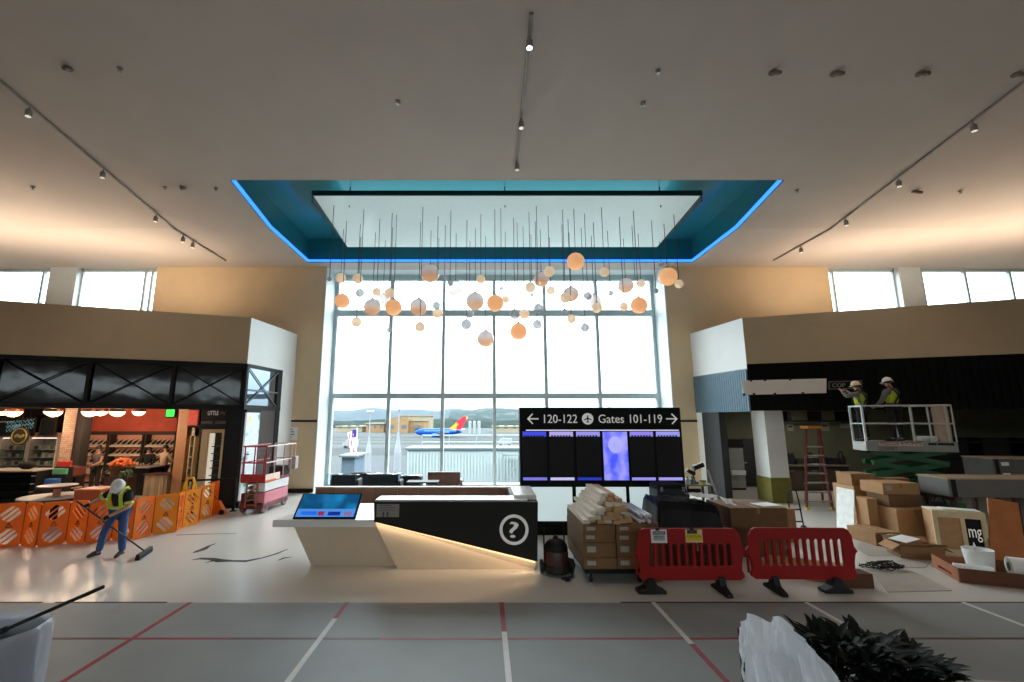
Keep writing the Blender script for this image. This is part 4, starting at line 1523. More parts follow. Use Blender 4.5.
# refrigerated display cases at the far left, menu boards above them
YD = 20.3
case_m = M('white case frame', (214, 204, 194), 0.5, var=.03)
glow = M('case light', (255, 226, 206), 0.5, var=0, emit=1.6)
cols = [(206, 196, 180), (150, 158, 150), (188, 170, 150), (120, 130, 124), (210, 186, 160), (90, 92, 88)]
for i, (xa, xb, nm) in enumerate(((-30, -1, 'the left image edge'), (0, 28, 'the emblem disc'), (29, 58, 'the brick pier'))):
    a, b_ = PY(xa, 440, YD), PY(xb, 440, YD)
    zt = PY(30, 437.5, YD).z
    t = thing('display_fridge', 'white lit display fridge with rows of goods, nearest to ' + nm, 'fridge', ((a.x + b_.x) / 2, YD, 0), 0, 'display fridges in the left shop')
    MB().box(a.x, b_.x, YD + .62, YD + .68, 0, zt).build('back_panel', M('fridge liner', (150, 150, 146), 0.5), t)
    for x in (a.x, b_.x - .06):
        MB().box(x, x + .06, YD, YD + .62, 0, zt).build('side_panel', case_m, t)
    MB().box(a.x, b_.x, YD, YD + .68, 0, .5).build('base', M('fridge plinth', (60, 60, 60), 0.5), t)
    MB().box(a.x, b_.x, YD - .03, YD + .68, zt, zt + .2).build('canopy', M('pink fridge canopy', (226, 186, 172), 0.5), t)
    MB().box(a.x + .08, b_.x - .08, YD + .05, YD + .1, zt - .05, zt).build('strip_light', glow, t)
    for k in range(4):
        z = .62 + k * .33
        MB().box(a.x + .06, b_.x - .06, YD + .08, YD + .62, z, z + .03).build('shelf', case_m, t)
        for j in range(6):
            x = a.x + .12 + (b_.x - a.x - .3) * j / 5.4
            o = MB().box(x, x + .15, YD + .16, YD + .36, z + .031, z + .031 + .14 + .05 * ((j * 7 + k * 3) % 3) / 2).build('packaged_food', M('pack %d' % ((i + j + k) % 6), cols[(i + j + k) % 6], 0.5), bevel=.008)
            tag(o, 'small food pack on the shelves of the display fridge nearest to ' + nm, 'food pack', 'food packs in the fridge nearest to ' + nm)
    MB().box(a.x + .07, b_.x - .07, YD + .01, YD + .02, .52, zt).build('glass_door', glass('fridge glass', (236, 240, 240), .06), t)
YM = 19.9
for i, (xa, xb, y0, y1, nm) in enumerate(((-22, 36.5, 417.5, 436, 'with blue chalk script'), (38.5, 57.5, 418, 436, 'plain, next to the brick pier'))):
    a, b_ = PY(xa, y1, YM), PY(xb, y0, YM)
    t = thing('menu_board', 'dark menu board %s, above the display fridges' % nm, 'menu board', ((a.x + b_.x) / 2, YM, a.z))
    MB().box(a.x, b_.x, YM, YM + .06, a.z, b_.z).build('board', M('chalkboard', (24, 28, 32), 0.5), t)
    fr = MB().box(a.x, b_.x, YM - .021, YM, b_.z - .05, b_.z)
    fr.box(a.x, b_.x, YM - .02, YM, a.z, a.z + .05)
    fr.box(a.x, a.x + .04, YM - .02, YM, a.z, b_.z).box(b_.x - .04, b_.x, YM - .02, YM, a.z, b_.z)
    fr.build('frame', rack_d, t)
    hg = MB()
    for x in (a.x + .3, b_.x - .3):
        hg.tube([(x, YM + .03, b_.z), (x, YM + .03, 3.46)], .015, 6)
    hg.build('hanger', black_metal, t)
    if i == 0:
        ck = M('blue chalk', (120, 176, 196), 0.9, var=.2, emit=.08)
        s_ = MB()
        rg2 = random.Random(5)
        for line in range(3):
            q = PY(6, 423.5 + line * 3.6, YM)
            x = q.x
            pts = []
            for k in range(26):
                pts.append((x + k * .048, YM - .008, q.z + .10 * math.sin(k * 2.1 + line) * (.5 + rg2.random() * .6) + k * .006))
            s_.tube(pts, .012 + .008 * (line == 1), 5)
        s_.build('chalk_script', ck, t)
        q0, q1 = PY(0.5, 422.8, YM), PY(14, 421, YM)
        text_mb('good nature', q1.x - q0.x, .09, (q0.x, YM - .012, q0.z), mb=MB()).build('lettering', M('white chalk', (220, 224, 226), .8, var=0), t)
        b2 = PY(16.5, 429, YM)
        MB().box(b2.x - .12, b2.x + .14, YM - .012, YM - .002, b2.z - .1, b2.z + .2).build('chalk_picture', ck, t, bevel=.03)
p = PY(20, 436, 18.9)
t = thing('emblem_disc', 'round dark sign disc with a gold laurel ring hanging before the fridges', 'sign', (p.x, 18.9, p.z - .36))
gold = M('old gold', (168, 150, 96), 0.35, 0.5)
MB().lathe([(.36, -.03), (.36, .03)], (p.x, 18.9, p.z), 28, 'Y').build('disc', M('dark olive disc', (56, 54, 38), 0.5), t)
MB().tube([p + Vector((.30 * math.cos(a_), -.04, .30 * math.sin(a_))) for a_ in [2 * math.pi * k / 28 for k in range(28)]], .03, 6, True).build('ring', gold, t, smooth=True)
s_ = MB()
for k in range(5):
    s_.sphere(p + Vector((-.16 + .08 * k, -.04, .03 * math.sin(k * 1.7))), .06, 8, 6, (1, .3, 1.1))
s_.build('relief', gold, t, smooth=True)
MB().tube([p + UZ * .35, Vector((p.x, 18.9, 3.46))], .014, 6).build('hanger', black_metal, t)

# dark service counter at the far left
a, b_ = PY(-20, 470, 16.6), PY(33, 470, 16.6)
zt = PY(20, 470.5, 16.6).z
t = thing('service_counter', 'long dark glass-fronted service counter at the far left behind the orange barrier', 'counter', ((a.x + b_.x) / 2, 16.6, 0))
dkc = M('charcoal counter', (44, 44, 44), 0.4, var=.12)
MB().box(a.x, b_.x, 16.75, 17.5, 0, zt - .05).build('body', dkc, t)
MB().box(a.x - .05, b_.x + .05, 16.55, 17.6, zt - .05, zt).build('worktop', M('pale stone top', (170, 160, 148), 0.3), t, bevel=.01)
for k in range(4):
    z = .12 + k * .27
    MB().box(a.x, b_.x, 16.58, 16.75, z, z + .03).build('front_shelf', M('grey edge', (120, 122, 118), 0.35), t)
MB().box(a.x, b_.x, 16.56, 16.575, .1, zt - .06).build('glass_front', glass('counter glass', (190, 200, 198), .12), t)
o = PY(27, 458, 17.0)
t = thing('black_bag', 'black bag lying on the end of the dark service counter', 'bag', (o.x, 17.0, zt))
MB().sphere((o.x, 17.05, zt + .14), .24, 14, 8, (1.1, .8, .62)).build('body', blackcloth, t, smooth=True)
MB().tube([(o.x - .12, 17.0, zt + .24), (o.x - .06, 17.0, zt + .36), (o.x + .06, 17.0, zt + .36), (o.x + .12, 17.0, zt + .24)], .016, 6).build('handle', blackcloth, t, smooth=True)
# bright merchandise boxes at the counter's end
mt = thing('merchandise_stand', 'low dark stand holding bright boxes at the end of the service counter', 'stand', (PY(54, 480, 17).x, 17, 0))
mx = PY(54, 480, 17).x
MB().box(mx - .3, mx + .3, 16.9, 17.4, 0, .62).build('lower_step', dkc, mt)
MB().box(mx - .3, mx + .3, 17.12, 17.4, .62, .95).build('middle_step', dkc, mt)
MB().box(mx - .3, mx + .3, 17.26, 17.4, .95, 1.2).build('upper_step', dkc, mt)
for nm, c_, x0, y_, z in (('red', (214, 60, 50), -.26, 17.27, 1.2), ('green', (120, 200, 150), -.24, 17.13, .95), ('blue', (70, 130, 210), -.26, 16.91, .62)):
    o = MB().box(mx + x0, mx + x0 + .5, y_, y_ + .11, z + .002, z + .2).build('merchandise_box', M(nm + ' box', c_, 0.5, var=.15), bevel=.01)
    tag(o, 'bright %s box on the stepped stand beside the service counter' % nm, 'box')

# produce crates table and bar
wood_d = M('dark brown timber', (84, 54, 42), 0.6, var=.15, scale=5)
red_crate = M('reddish crate wood', (132, 70, 58), 0.7, var=.12)
a, b_ = PY(57, 475, 18.2), PY(84, 475, 18.2)
zt = PY(70, 474, 18.2).z
t = thing('crate_table', 'dark table carrying reddish crates beside the brick pier', 'table', ((a.x + b_.x) / 2, 18.0, 0))
MB().box(a.x, b_.x, 17.7, 18.35, zt - .05, zt).build('tabletop', wood_d, t)
for x in (a.x + .05, b_.x - .11):
    for y in (17.72, 18.27):
        MB().box(x, x + .06, y, y + .06, 0, zt - .05).build('leg', wood_d, t)
MB().box(a.x + .05, b_.x - .05, 17.75, 18.3, .35, .39).build('lower_shelf', M('cream shelf', (210, 190, 164), .6), t)
for k in range(2):
    x0 = a.x + .03 + k * (b_.x - a.x) / 2
    x1 = x0 + (b_.x - a.x) / 2 - .06
    t = thing('produce_crate', 'reddish wooden crate on the dark table, %s of two' % ('left' if k == 0 else 'right'), 'crate', ((x0 + x1) / 2, 18.0, zt))
    MB().box(x0, x1, 17.74, 17.77, zt, zt + .26).build('front_board', red_crate, t)
    MB().box(x0, x1, 18.27, 18.3, zt, zt + .26).build('rear_board', red_crate, t)
    for x in (x0, x1 - .03):
        MB().box(x, x + .03, 17.77, 18.27, zt, zt + .26).build('side_board', red_crate, t)
    MB().box(x0 + .03, x1 - .03, 17.77, 18.27, zt, zt + .04).build('bottom_board', red_crate, t)
    m_ = MB()
    rg3 = random.Random(k)
    for q in range(40):
        m_.sphere((x0 + .08 + rg3.random() * (x1 - x0 - .16), 17.83 + rg3.random() * .38, zt + .10 + rg3.random() * .2), .05, 6, 5)
    o = m_.build('brown_onions', M('onion skins', (96, 52, 46), .5, var=.3, scale=20), smooth=True)
    tag(o, 'heap of small dark produce in the %s reddish crate' % ('left' if k == 0 else 'right'), 'produce', kind='stuff')
# bar counter
a, b_ = PY(127, 480, 18.6), PY(150, 480, 18.6)
c_ = PY(172.5, 480, 18.6)
zt = PY(140, 467, 18.6).z
t = thing('bar_counter', 'black bar counter with a pale timber end panel in the left shop', 'counter', ((a.x + c_.x) / 2, 18.6, 0))
MB().box(a.x, b_.x, 18.5, 19.2, 0, zt - .04).build('body', M('black bar front', (26, 28, 26), .4), t)
MB().box(a.x - .1, b_.x + .05, 18.4, 19.3, zt - .04, zt).build('bar_top', M('grey stone bar top', (150, 146, 140), .25), t, bevel=.01)
z2 = PY(160, 473.5, 18.4).z
m_ = MB()
nst = 9
for k in range(nst):
    x0 = b_.x + (c_.x - b_.x) * k / nst
    m_.box(x0 + .004, x0 + (c_.x - b_.x) / nst - .004, 18.3 - .06 * math.sin(math.pi * (k + .5) / nst), 18.75, 0, z2 - .05)
m_.build('end_panel', stripes('pale barrel timber', (208, 182, 150), (190, 160, 128), 'X', 3.3, .5), t)
MB().box(b_.x - .05, c_.x + .08, 18.2, 18.9, z2 - .05, z2).build('end_top', wood_d, t)
p = PY(126, 462, 18.9)
t = thing('orange_flower_basket', 'basket heaped with orange blooms on the bar behind the sweeping worker', 'flowers', (p.x, 18.6, 0))
p = PY(126, 466, 17.7)
t.location = (p.x - .1, 17.66, 0)
bx, bz = p.x - .1, PY(126, 468, 17.66).z
MB().box(bx - .45, bx + .42, 17.45, 17.9, 0, bz - .28).build('stand', wood_d, t)
MB().lathe([(.30, bz - .28), (.40, bz + .02), (.36, bz + .02), (.28, bz - .2)], (bx, 17.66, 0), 18).build('basket', M('wicker', (104, 60, 44), .8), t)
m_ = MB()
rg4 = random.Random(8)
for k in range(70):
    a_, r_ = rg4.random() * 6.28, rg4.random() ** .5
    m_.sphere((bx + .42 * r_ * math.cos(a_), 17.66 + .22 * r_ * math.sin(a_), bz + .08 + .22 * (1 - r_ * r_) + .05 * rg4.random()), .06, 7, 5)
o = m_.build('blooms', M('orange petals', (230, 116, 52), .6, var=.2, scale=12), t, smooth=True)
o['kind'] = 'stuff'
m_ = MB()
for k in range(40):
    a_ = rg4.random() * 6.28
    q0 = Vector((bx + .36 * math.cos(a_), 17.62 + .2 * math.sin(a_), bz))
    q1 = q0 + Vector((.16 * math.cos(a_), -.10 * rg4.random() - .08, -.08 - .28 * rg4.random()))
    m_.bar(q0, q1, .05, .012)
o = m_.build('leaves', M('dark leaf', (52, 84, 44), .6), t)
o['kind'] = 'stuff'

hair_d = M('dark hair', (34, 26, 24), .6)
hair_b = M('brown hair', (70, 46, 36), .6)
g1 = PY(96, 470, 19.3)
person('shopkeeper', 'person in grey sleeveless top and dark apron, reaching left behind the crates', (g1.x, 19.3, 0), 0,
       dict(elL=(-.34, -.10, 1.18), wrL=(-.48, -.22, 1.02), elR=(.24, -.12, 1.14), wrR=(.12, -.30, 1.06)),
       M('grey brown top', (96, 84, 80), .8), M('dark apron cloth', (44, 40, 40), .8), rubber, sleeve=.22, hair=(hair_b, 'bun'), scale=1.05)
g1 = PY(163, 470, 19.5)
person('customer', 'person in a tan shirt with dark hair, back turned at the end of the bar', (g1.x, 19.5, 0), R(165),
       dict(elL=(-.26, -.12, 1.14), wrL=(-.20, -.34, 1.16), elR=(.27, -.14, 1.14), wrR=(.14, -.36, 1.16)),
       M('tan shirt', (186, 158, 132), .8), M('dark trousers', (40, 38, 40), .8), rubber, sleeve=.75, hair=(hair_d, 'short'), scale=1.06)
g1 = PY(147, 470, 19.9)
person('bartender', 'person all in black standing behind the bar beside the tan shirt', (g1.x, 19.9, 0), R(20),
       dict(elL=(-.26, -.10, 1.14), wrL=(-.16, -.30, 1.08), elR=(.26, -.10, 1.14), wrR=(.14, -.32, 1.08)),
       blackcloth, blackcloth, rubber, sleeve=.95, hair=(hair_d, 'long'), scale=1.0)

# two-tier round display table and the orange cube behind the barrier
p = PY(56.5, 495.5, 13.8)
z1_, z2 = PY(56, 495.5, 13.8).z, PY(56, 485, 13.8).z
t = thing('tiered_table', 'round two-tier display table with pale tops behind the orange barrier', 'table', (p.x, 13.8, 0))
pale_top = M('pale laminate top', (222, 214, 204), .35)
MB().lathe([(.80, z1_ - .07), (.84, z1_ - .06), (.84, z1_ - .01), (.82, z1_)], (p.x, 13.8, 0), 36).build('lower_top', pale_top, t)
MB().lathe([(.845, z1_ - .09), (.845, z1_ - .02)], (p.x, 13.8, 0), 36).build('edge_band', wood_d, t)
MB().lathe([(.44, z2 - .05), (.46, z2 - .04), (.46, z2)], (p.x, 13.8, 0), 30).build('upper_top', pale_top, t)
MB().lathe([(.47, z2 - .06), (.47, z2 - .012)], (p.x, 13.8, 0), 30).build('edge_band', wood_d, t)
MB().lathe([(.09, z1_), (.09, z2 - .05)], (p.x, 13.8, 0), 16).build('post', M('pink post', (226, 150, 128), .5), t)
MB().lathe([(.40, 0), (.40, .04), (.10, .1), (.08, z1_ - .08)], (p.x, 13.8, 0), 24).build('pedestal', black_metal, t)
p = PY(95, 490, 13.45)
zt = PY(95, 488, 13.45).z
t = thing('orange_cube_display', 'orange painted cube display with a lighter top behind the worker', 'display cube', (p.x, 13.5, 0))
MB().box(p.x - .36, p.x + .36, 13.2, 13.85, 0, zt - .03).build('body', M('burnt orange panel', (186, 92, 48), .6), t)
MB().box(p.x - .38, p.x + .38, 13.18, 13.87, zt - .03, zt).build('top', M('light orange top', (238, 128, 84), .5), t)

# black guard rail before the cream shelving
t = thing('guard_rail', 'black guard rail on posts between the orange barrier and the red lift', 'rail', (-8.5, 15.3, 0))
pA, pB, pC = PZ(233, 511), Vector((-9.25, 15.05, 0)), None
MB().bar(Vector((-9.6, 15.0, 1.0)), Vector((pA.x + .02, pA.y, 1.0)), .06, .06).build('top_rail', black_metal, t)
for q in (Vector((pA.x, pA.y, 0)), pB):
    po = MB().box(q.x - .03, q.x + .03, q.y - .03, q.y + .03, 0.02, .98).build('post', black_metal, t)
    MB().lathe([(.11, 0), (.11, .015), (.05, .03)], q, 16).build('foot_plate', black_metal, po)

# ================================================================== ORANGE FOLDING BARRIER
orange_p = M('orange plastic', (248, 142, 34), 0.45, var=.05)
yellow_p = M('amber plastic', (252, 172, 38), 0.45, var=.05)
for m_, c_ in ((orange_p, (255, 150, 40)), (yellow_p, (255, 176, 40))):
    # thin blow-moulded plastic lets light through
    n = m_.node_tree
    tl = n.nodes.new('ShaderNodeBsdfTranslucent')
    tl.inputs[0].default_value = lin(c_)
    mx = n.nodes.new('ShaderNodeMixShader')
    mx.inputs[0].default_value = .42
    n.links.new(n.nodes['Principled BSDF'].outputs[0], mx.inputs[1])
    n.links.new(tl.outputs[0], mx.inputs[2])
    n.links.new(mx.outputs[0], n.nodes['Material Output'].inputs['Surface'])


def band_slot(cx, cy, r, off, half, ang, n_=7):
    """slot: a band across a disc, rounded by the disc's edge"""
    lo, hi = off - half, off + half
    pts = []
    for k in range(n_):
        d = lo + (hi - lo) * k / (n_ - 1)
        pts.append((d, math.sqrt(max(r * r - d * d, 1e-6))))
    poly = [(d, h_) for d, h_ in pts] + [(d, -h_) for d, h_ in reversed(pts)]
    ca, sa = math.cos(ang), math.sin(ang)
    return [(cx + d * ca - h_ * sa, cy + d * sa + h_ * ca) for d, h_ in poly]


def barrier_panel(p0, p1, mat, parent, flip):
    p0, p1 = Vector(p0), Vector(p1)
    ex = (p1 - p0)
    w_ = ex.length
    ex.normalize()
    hgt = .98
    g = .012
    outer = [(g, .03), (.05, 0), (w_ - .05, 0), (w_ - g, .03), (w_ - g, hgt - .05), (w_ - .05, hgt), (.05, hgt), (g, hgt - .05)]
    r = min(.17, w_ * .38)
    holes = []
    for cy in (.235, .735):
        for off in (-.095, .0, .095):
            if r > .12:
                holes.append(band_slot(w_ / 2, cy, r, off * r / .17, .032 * r / .17, R(45 if flip else -45) + math.pi / 2 * 0))
    m_ = MB().plate(outer, holes, p0, ex, (0, 0, 1), .03)
    o = m_.build('panel', mat, parent)
    # triangle warning mark between the discs
    c_ = p0 + ex * (w_ / 2) + Vector((0, 0, .485))
    nrm = ex.cross(Vector((0, 0, 1)))
    a_ = [c_ + Vector((0, 0, .055)), c_ - ex * .055 - Vector((0, 0, .045)), c_ + ex * .055 - Vector((0, 0, .045))]
    tr = MB()
    for i in range(3):
        tr.bar(a_[i] + nrm * .004, a_[(i + 1) % 3] + nrm * .004, .012, .01, nrm)
    tr.bar(c_ + nrm * .004 + UZ * .02, c_ + nrm * .004 - UZ * .015, .01, .01, nrm)
    tr.build('warning_triangle', M('dark print', (92, 48, 16), .6), o)
    return o


base = [PZ(-30, 549), PZ(0, 547.5), PZ(40, 546), PZ(80, 543.5), PZ(105, 541.5), PZ(130, 540), PZ(152, 536), PZ(163, 533.5), PZ(177, 531), PZ(190, 526), PZ(199, 522), PZ(205, 519.5), PZ(213.5, 514)]
base = [Vector((p.x, p.y, 0)) for p in base]
pts = [base[0]]
step = .50
# zig-zag along the sampled ground line
line = []
for i in range(len(base) - 1):
    n_ = max(1, int((base[i + 1] - base[i]).length / .03))
    for k in range(n_):
        line.append(base[i].lerp(base[i + 1], k / n_))
line.append(base[-1])
folds, acc, last = [line[0]], 0, line[0]
for p in line[1:]:
    if (p - last).length >= .44:
        last = p
        folds.append(p)
folds.append(line[-1])
zz = []
for i, p in enumerate(folds):
    t_ = (folds[min(i + 1, len(folds) - 1)] - folds[max(i - 1, 0)]).normalized()
    nn_ = Vector((t_.y, -t_.x, 0))
    zz.append(p + nn_ * (.10 if i % 2 else -.10))
bt = thing('folding_barrier', 'long orange folding plastic barrier with slotted discs along the left shop', 'barrier', (folds[4].x, folds[4].y, 0))
nz = len(zz) - 1
for i in range(nz):
    left = nz - i
    mat = yellow_p if left in (3, 4, 5, 7) else orange_p
    p = barrier_panel(zz[i], zz[i + 1], mat, bt, i % 2 == 0)
    if i:
        MB().tube([zz[i] + UZ * .05, zz[i] + UZ * .93], .014, 8).build('hinge_rod', M('dark orange rod', (176, 84, 24), .5), bt)
# yellow carrying frame at its end
q = PY(190, 500, 14.3)
t = thing('caution_stand', 'small yellow folding floor stand just behind the right end of the orange barrier', 'caution stand', (q.x - .05, 14.3, 0))
ym = M('yellow plastic', (246, 190, 40), .45)
bx, by = q.x - .05, 14.3
for s_ in (-1, 1):
    m_ = MB()
    y0_ = by + s_ * .22
    m_.tube([(bx - .2, y0_, 0), (bx - .13, by + s_ * .03, 1.05), (bx - .08, by + s_ * .02, 1.17), (bx + .08, by + s_ * .02, 1.17), (bx + .13, by + s_ * .03, 1.05), (bx + .2, y0_, 0)], .03, 8)
    m_.bar((bx - .17, by + s_ * .12, .45), (bx + .17, by + s_ * .12, .45), .04, .03)
    m_.build('frame', ym, t, smooth=True)
# dark castor block at the barrier's end
q = zz[-1]
m_ = MB().prism([(q.x - .05, q.y - .1, 0), (q.x + .30, q.y - .1, 0), (q.x + .24, q.y - .1, .12), (q.x + .05, q.y - .1, .40), (q.x - .02, q.y - .1, .40)], (0, .16, 0))
m_.build('end_foot', orange_p, bt)
MB().lathe([(.075, 0), (.075, .05)], (q.x + .21, q.y - .16, .075), 14, 'Y').build('castor', rubber, bt)

# ================================================================== RED SCISSOR LIFT
red = M('lift red', (176, 30, 42), .4, var=.06)
red_d = M('dark lift red', (110, 24, 34), .5, var=.1)
grey_l = M('pale lift side', (222, 218, 220), .4, var=.04)
pink_s = M('faded red side', (206, 120, 134), .4, var=.06)
q0, q1 = PZ(239, 513.5), PZ(262, 514)
lx, ly, lw, ll = q0.x, (q0.y + q1.y) / 2, q1.x - q0.x, 1.75
lift = thing('scissor_lift', 'small red and white scissor lift parked beside the poster panel, railings folded up', 'scissor lift', (lx, ly, 0), R(-1.5))


def L(m_):
    return m_


MB().box(0, lw, 0, ll, .13, .30).build('chassis', red_d, lift, local=True, bevel=.02)
MB().box(lw * .55, lw + .005, .06, ll - .06, .30, .62).build('battery_tray', pink_s, lift, local=True, bevel=.015)
MB().box(0, lw * .2, .06, ll - .06, .30, .60).build('battery_tray', red_d, lift, local=True, bevel=.015)
for x in (.0, lw - .10):
    for y in (.18, ll - .2):
        wq = MB().lathe([(.15, 0), (.165, .02), (.165, .08), (.15, .10)], (x, y, .165), 18, 'X').build('wheel', M('grey tyre', (130, 126, 122), .7), lift, local=True)
        MB().lathe([(.07, -.005), (.07, .105)], (x, y, .165), 12, 'X').build('hub', red_d, wq, local=True)
lad = MB()
for x in (lw * .28, lw * .72):
    lad.box(x - .02, x + .02, -.05, -.01, .18, .98)
for k in range(5):
    lad.box(lw * .28, lw * .72, -.05, -.01, .25 + k * .16, .28 + k * .16)
lad.build('ladder', M('brown steel steps', (150, 110, 86), .5), lift, local=True)
for k in range(4):
    z = .36 + k * .135
    for s_ in (-1, 1):
        a_, b_ = (.12, z), (ll - .12, z + .12)
        if s_ < 0:
            a_, b_ = (.12, z + .12), (ll - .12, z)
        m_ = MB()
        for x in (lw * .24, lw * .76):
            m_.bar((x, a_[0], a_[1]), (x, b_[0], b_[1]), .04, .06)
        m_.build('scissor_arm', M('cream scissor arm', (206, 176, 140), .45), lift, local=True)
MB().box(lw * .5, lw * 1.0, .04, ll - .04, .66, .92).build('side_skirt', grey_l, lift, local=True, bevel=.01)
MB().box(-.01, lw + .01, -.02, ll + .1, .93, 1.0).build('platform', red_d, lift, local=True, bevel=.01)
m_ = MB().box(-.02, lw + .02, -.035, -.01, .96, 1.20)
m_.build('toe_board', red, lift, local=True)
MB().box(lw, lw + .02, -.02, ll * .55, .96, 1.18).build('toe_board', M('white and orange strip', (236, 210, 196), .4, var=.1), lift, local=True)
MB().box(lw, lw + .022, 0.0, ll * .4, .94, 1.01).build('warning_strip', M('orange strip', (236, 110, 40), .5), lift, local=True)
rm = MB()
for z in (1.55, 2.06):
    rm.tube([(0, -.02, z), (lw, -.02, z)], .022, 8)
    rm.tube([(0, -.02, z), (0, ll, z)], .022, 8)
for x in (.06, lw * .5, lw - .0):
    rm.tube([(x, -.02, 1.0), (x, -.02, 2.06)], .022, 8)
rm.tube([(0, ll * .5, 1.0), (0, ll * .5, 2.06)], .022, 8)
for x in (.03, lw - .06):
    rm.tube([(x + .02, -.05, 1.2), (x + .02, -.05, 1.72), (x + .07, -.05, 1.82), (x + .18, -.05, 1.82)], .018, 8)
rm.build('guard_rail', red, lift, local=True, smooth=True)
rm = MB()
for z in (1.55, 2.06):
    rm.tube([(lw, 0, z), (lw, ll + .35, z)], .022, 8)
    rm.tube([(lw, ll + .35, z), (0, ll + .35, z)], .022, 8)
for y in (ll * .33, ll * .7, ll + .05, ll + .35):
    rm.tube([(lw, y, 1.0), (lw, y, 2.06)], .02, 8)
rm.tube([(0, ll + .35, 1.0), (0, ll + .35, 2.06)], .02, 8)
rm.build('guard_rail', M('pale pink rail', (224, 190, 190), .4), lift, local=True, smooth=True)
MB().box(lw - .1, lw + .16, ll + .05, ll + .3, 1.18, 1.62).build('control_box', M('grey control box', (176, 166, 160), .5, var=.15), lift, local=True, bevel=.02)
MB().box(.1, lw - .1, ll - .2, ll + .28, 1.0, 1.3).build('tool_tray', M('dark tool tray', (52, 46, 48), .6, var=.3), lift, local=True, bevel=.02)

# paper notices on the white wall beside the lift
for i, (x0, y0, x1, y1, Y, lab) in enumerate(((286, 418.5, 294, 422.5, 19.15, 'small paper slip taped high on the wall above the red lift'), (286.5, 427, 297.5, 440, 19.15, 'white notice with dark scribbles taped to the wall above the red lift'))):
    a, b_ = PY(x0, y1, Y), PY(x1, y0, Y)
    t = thing('paper_notice', lab, 'notice', ((a.x + b_.x) / 2, 19.19, a.z))
    MB().box(a.x, b_.x, 19.185, 19.197, a.z, b_.z).build('sheet', paper, t)
    m_ = MB()
    rq = random.Random(i)
    for k in range(4):
        z = a.z + (b_.z - a.z) * (.2 + .2 * k)
        m_.box(a.x + .04, a.x + .04 + (b_.x - a.x - .1) * (.4 + .5 * rq.random()), 19.182, 19.186, z, z + .03)
    m_.build('print', M('grey print', (96, 92, 96), .7, var=0), t)

# black scuff marks on the floor
scuff = M('black scuff', (30, 30, 32), .8, var=.3, scale=12)


def floor_blob(pts, wd, z=.003):
    """flat smear lying on the floor along a line, real (thin) thickness"""
    m_ = MB()
    W = [PZ(x, y) for x, y in pts]
    top, bot = [], []
    for i, p in enumerate(W):
        t_ = (W[min(i + 1, len(W) - 1)] - W[max(i - 1, 0)]).normalized()
        n_ = Vector((-t_.y, t_.x, 0))
        k = wd[i] / 2
        top.append(Vector((p.x, p.y, .0005)) + n_ * k)
        bot.append(Vector((p.x, p.y, .0005)) - n_ * k)
    for i in range(len(W) - 1):
        m_.prism([top[i], top[i + 1], bot[i + 1], bot[i]], (0, 0, z))
    return m_


for i, (pl, wd, lab) in enumerate((
        ([(193, 553), (197, 551.5), (203, 549.5), (209, 546), (216, 543.5)], [.02, .12, .16, .08, .02], 'short black scuff mark on the pale floor, nearest the broom'),
        ([(192, 560), (200, 558.5), (212, 559), (220, 560.8), (232, 561), (246, 561.2), (262, 558), (276, 554), (288, 549)], [.02, .12, .14, .20, .10, .14, .06, .07, .02], 'long black scuff mark running across the pale floor towards the desk'),
        ([(205, 563), (212, 561), (226, 560.5)], [.01, .08, .01], 'tiny black scuff just before the long floor scuff'),
        ([(278, 560.5), (284, 558), (292, 557)], [.02, .07, .01], 'small black scuff on the floor closest to the desk'),
        ([(176, 535), (200, 534.2), (236, 533.5)], [.02, .035, .02], 'thin dark line on the floor beyond the broom'))):
    tag(floor_blob(pl, wd).build('floor_scuff', scuff), lab, 'scuff mark')

# ================================================================== INFORMATION DESK
def DY(x, y, Y):
    return PY(x, y, Y)


desk = thing('information_desk', 'angular cream and black information desk with a lit question mark emblem', 'desk', (-1.6, 9.6, 0))
cream_d = M('cream solid surface', (214, 196, 174), .45, var=.02)
white_d = M('white solid surface', (232, 230, 228), .25, var=.02)
graph = M('graphite panel', (30, 30, 27), .6, var=.06, spec=.3)
# left white counter slab
Yf = 9.55
zt, zb = DY(320, 520, Yf).z, DY(320, 527.3, Yf).z
xa, xb = DY(272.5, 523, Yf).x, DY(374, 523, Yf).x
MB().prism([(xa, Yf, zb), (xb + .3, Yf, zb), (xb + .3, 11.4, zb), (xa + .25, 11.4, zb)], (0, 0, zt - zb)).build('counter', white_d, desk, bevel=.008)
# left pedestal: inverted wedge
a0, a1 = DY(294, 527.3, 9.62), DY(375, 527.3, 9.62)
b0, b1 = DY(312, 563, 9.9), DY(397, 568, 9.75)
ped = MB()
top = [(a0.x, 9.62, zb), (a1.x + .1, 9.62, zb), (a1.x + .1, 11.2, zb), (a0.x + .2, 11.2, zb)]
bot = [(b0.x, 9.86, 0), (b1.x, 9.78, 0), (b1.x, 11.0, 0), (b0.x + .1, 11.0, 0)]
ped.add(bot + top, [(0, 3, 2, 1), (4, 5, 6, 7), (0, 1, 5, 4), (1, 2, 6, 5), (2, 3, 7, 6), (3, 0, 4, 7)])
ped.build('pedestal', cream_d, desk)
# graphite upper block
Yb = 9.35
P4 = [DY(374, 502, Yb), DY(538, 503.5, Yb), DY(537.5, 561.5, Yb), DY(374, 521.8, Yb)]
zt2 = P4[0].z
P4[1].z = zt2
MB().prism(P4, (0, .55, 0)).build('front_block', graph, desk)
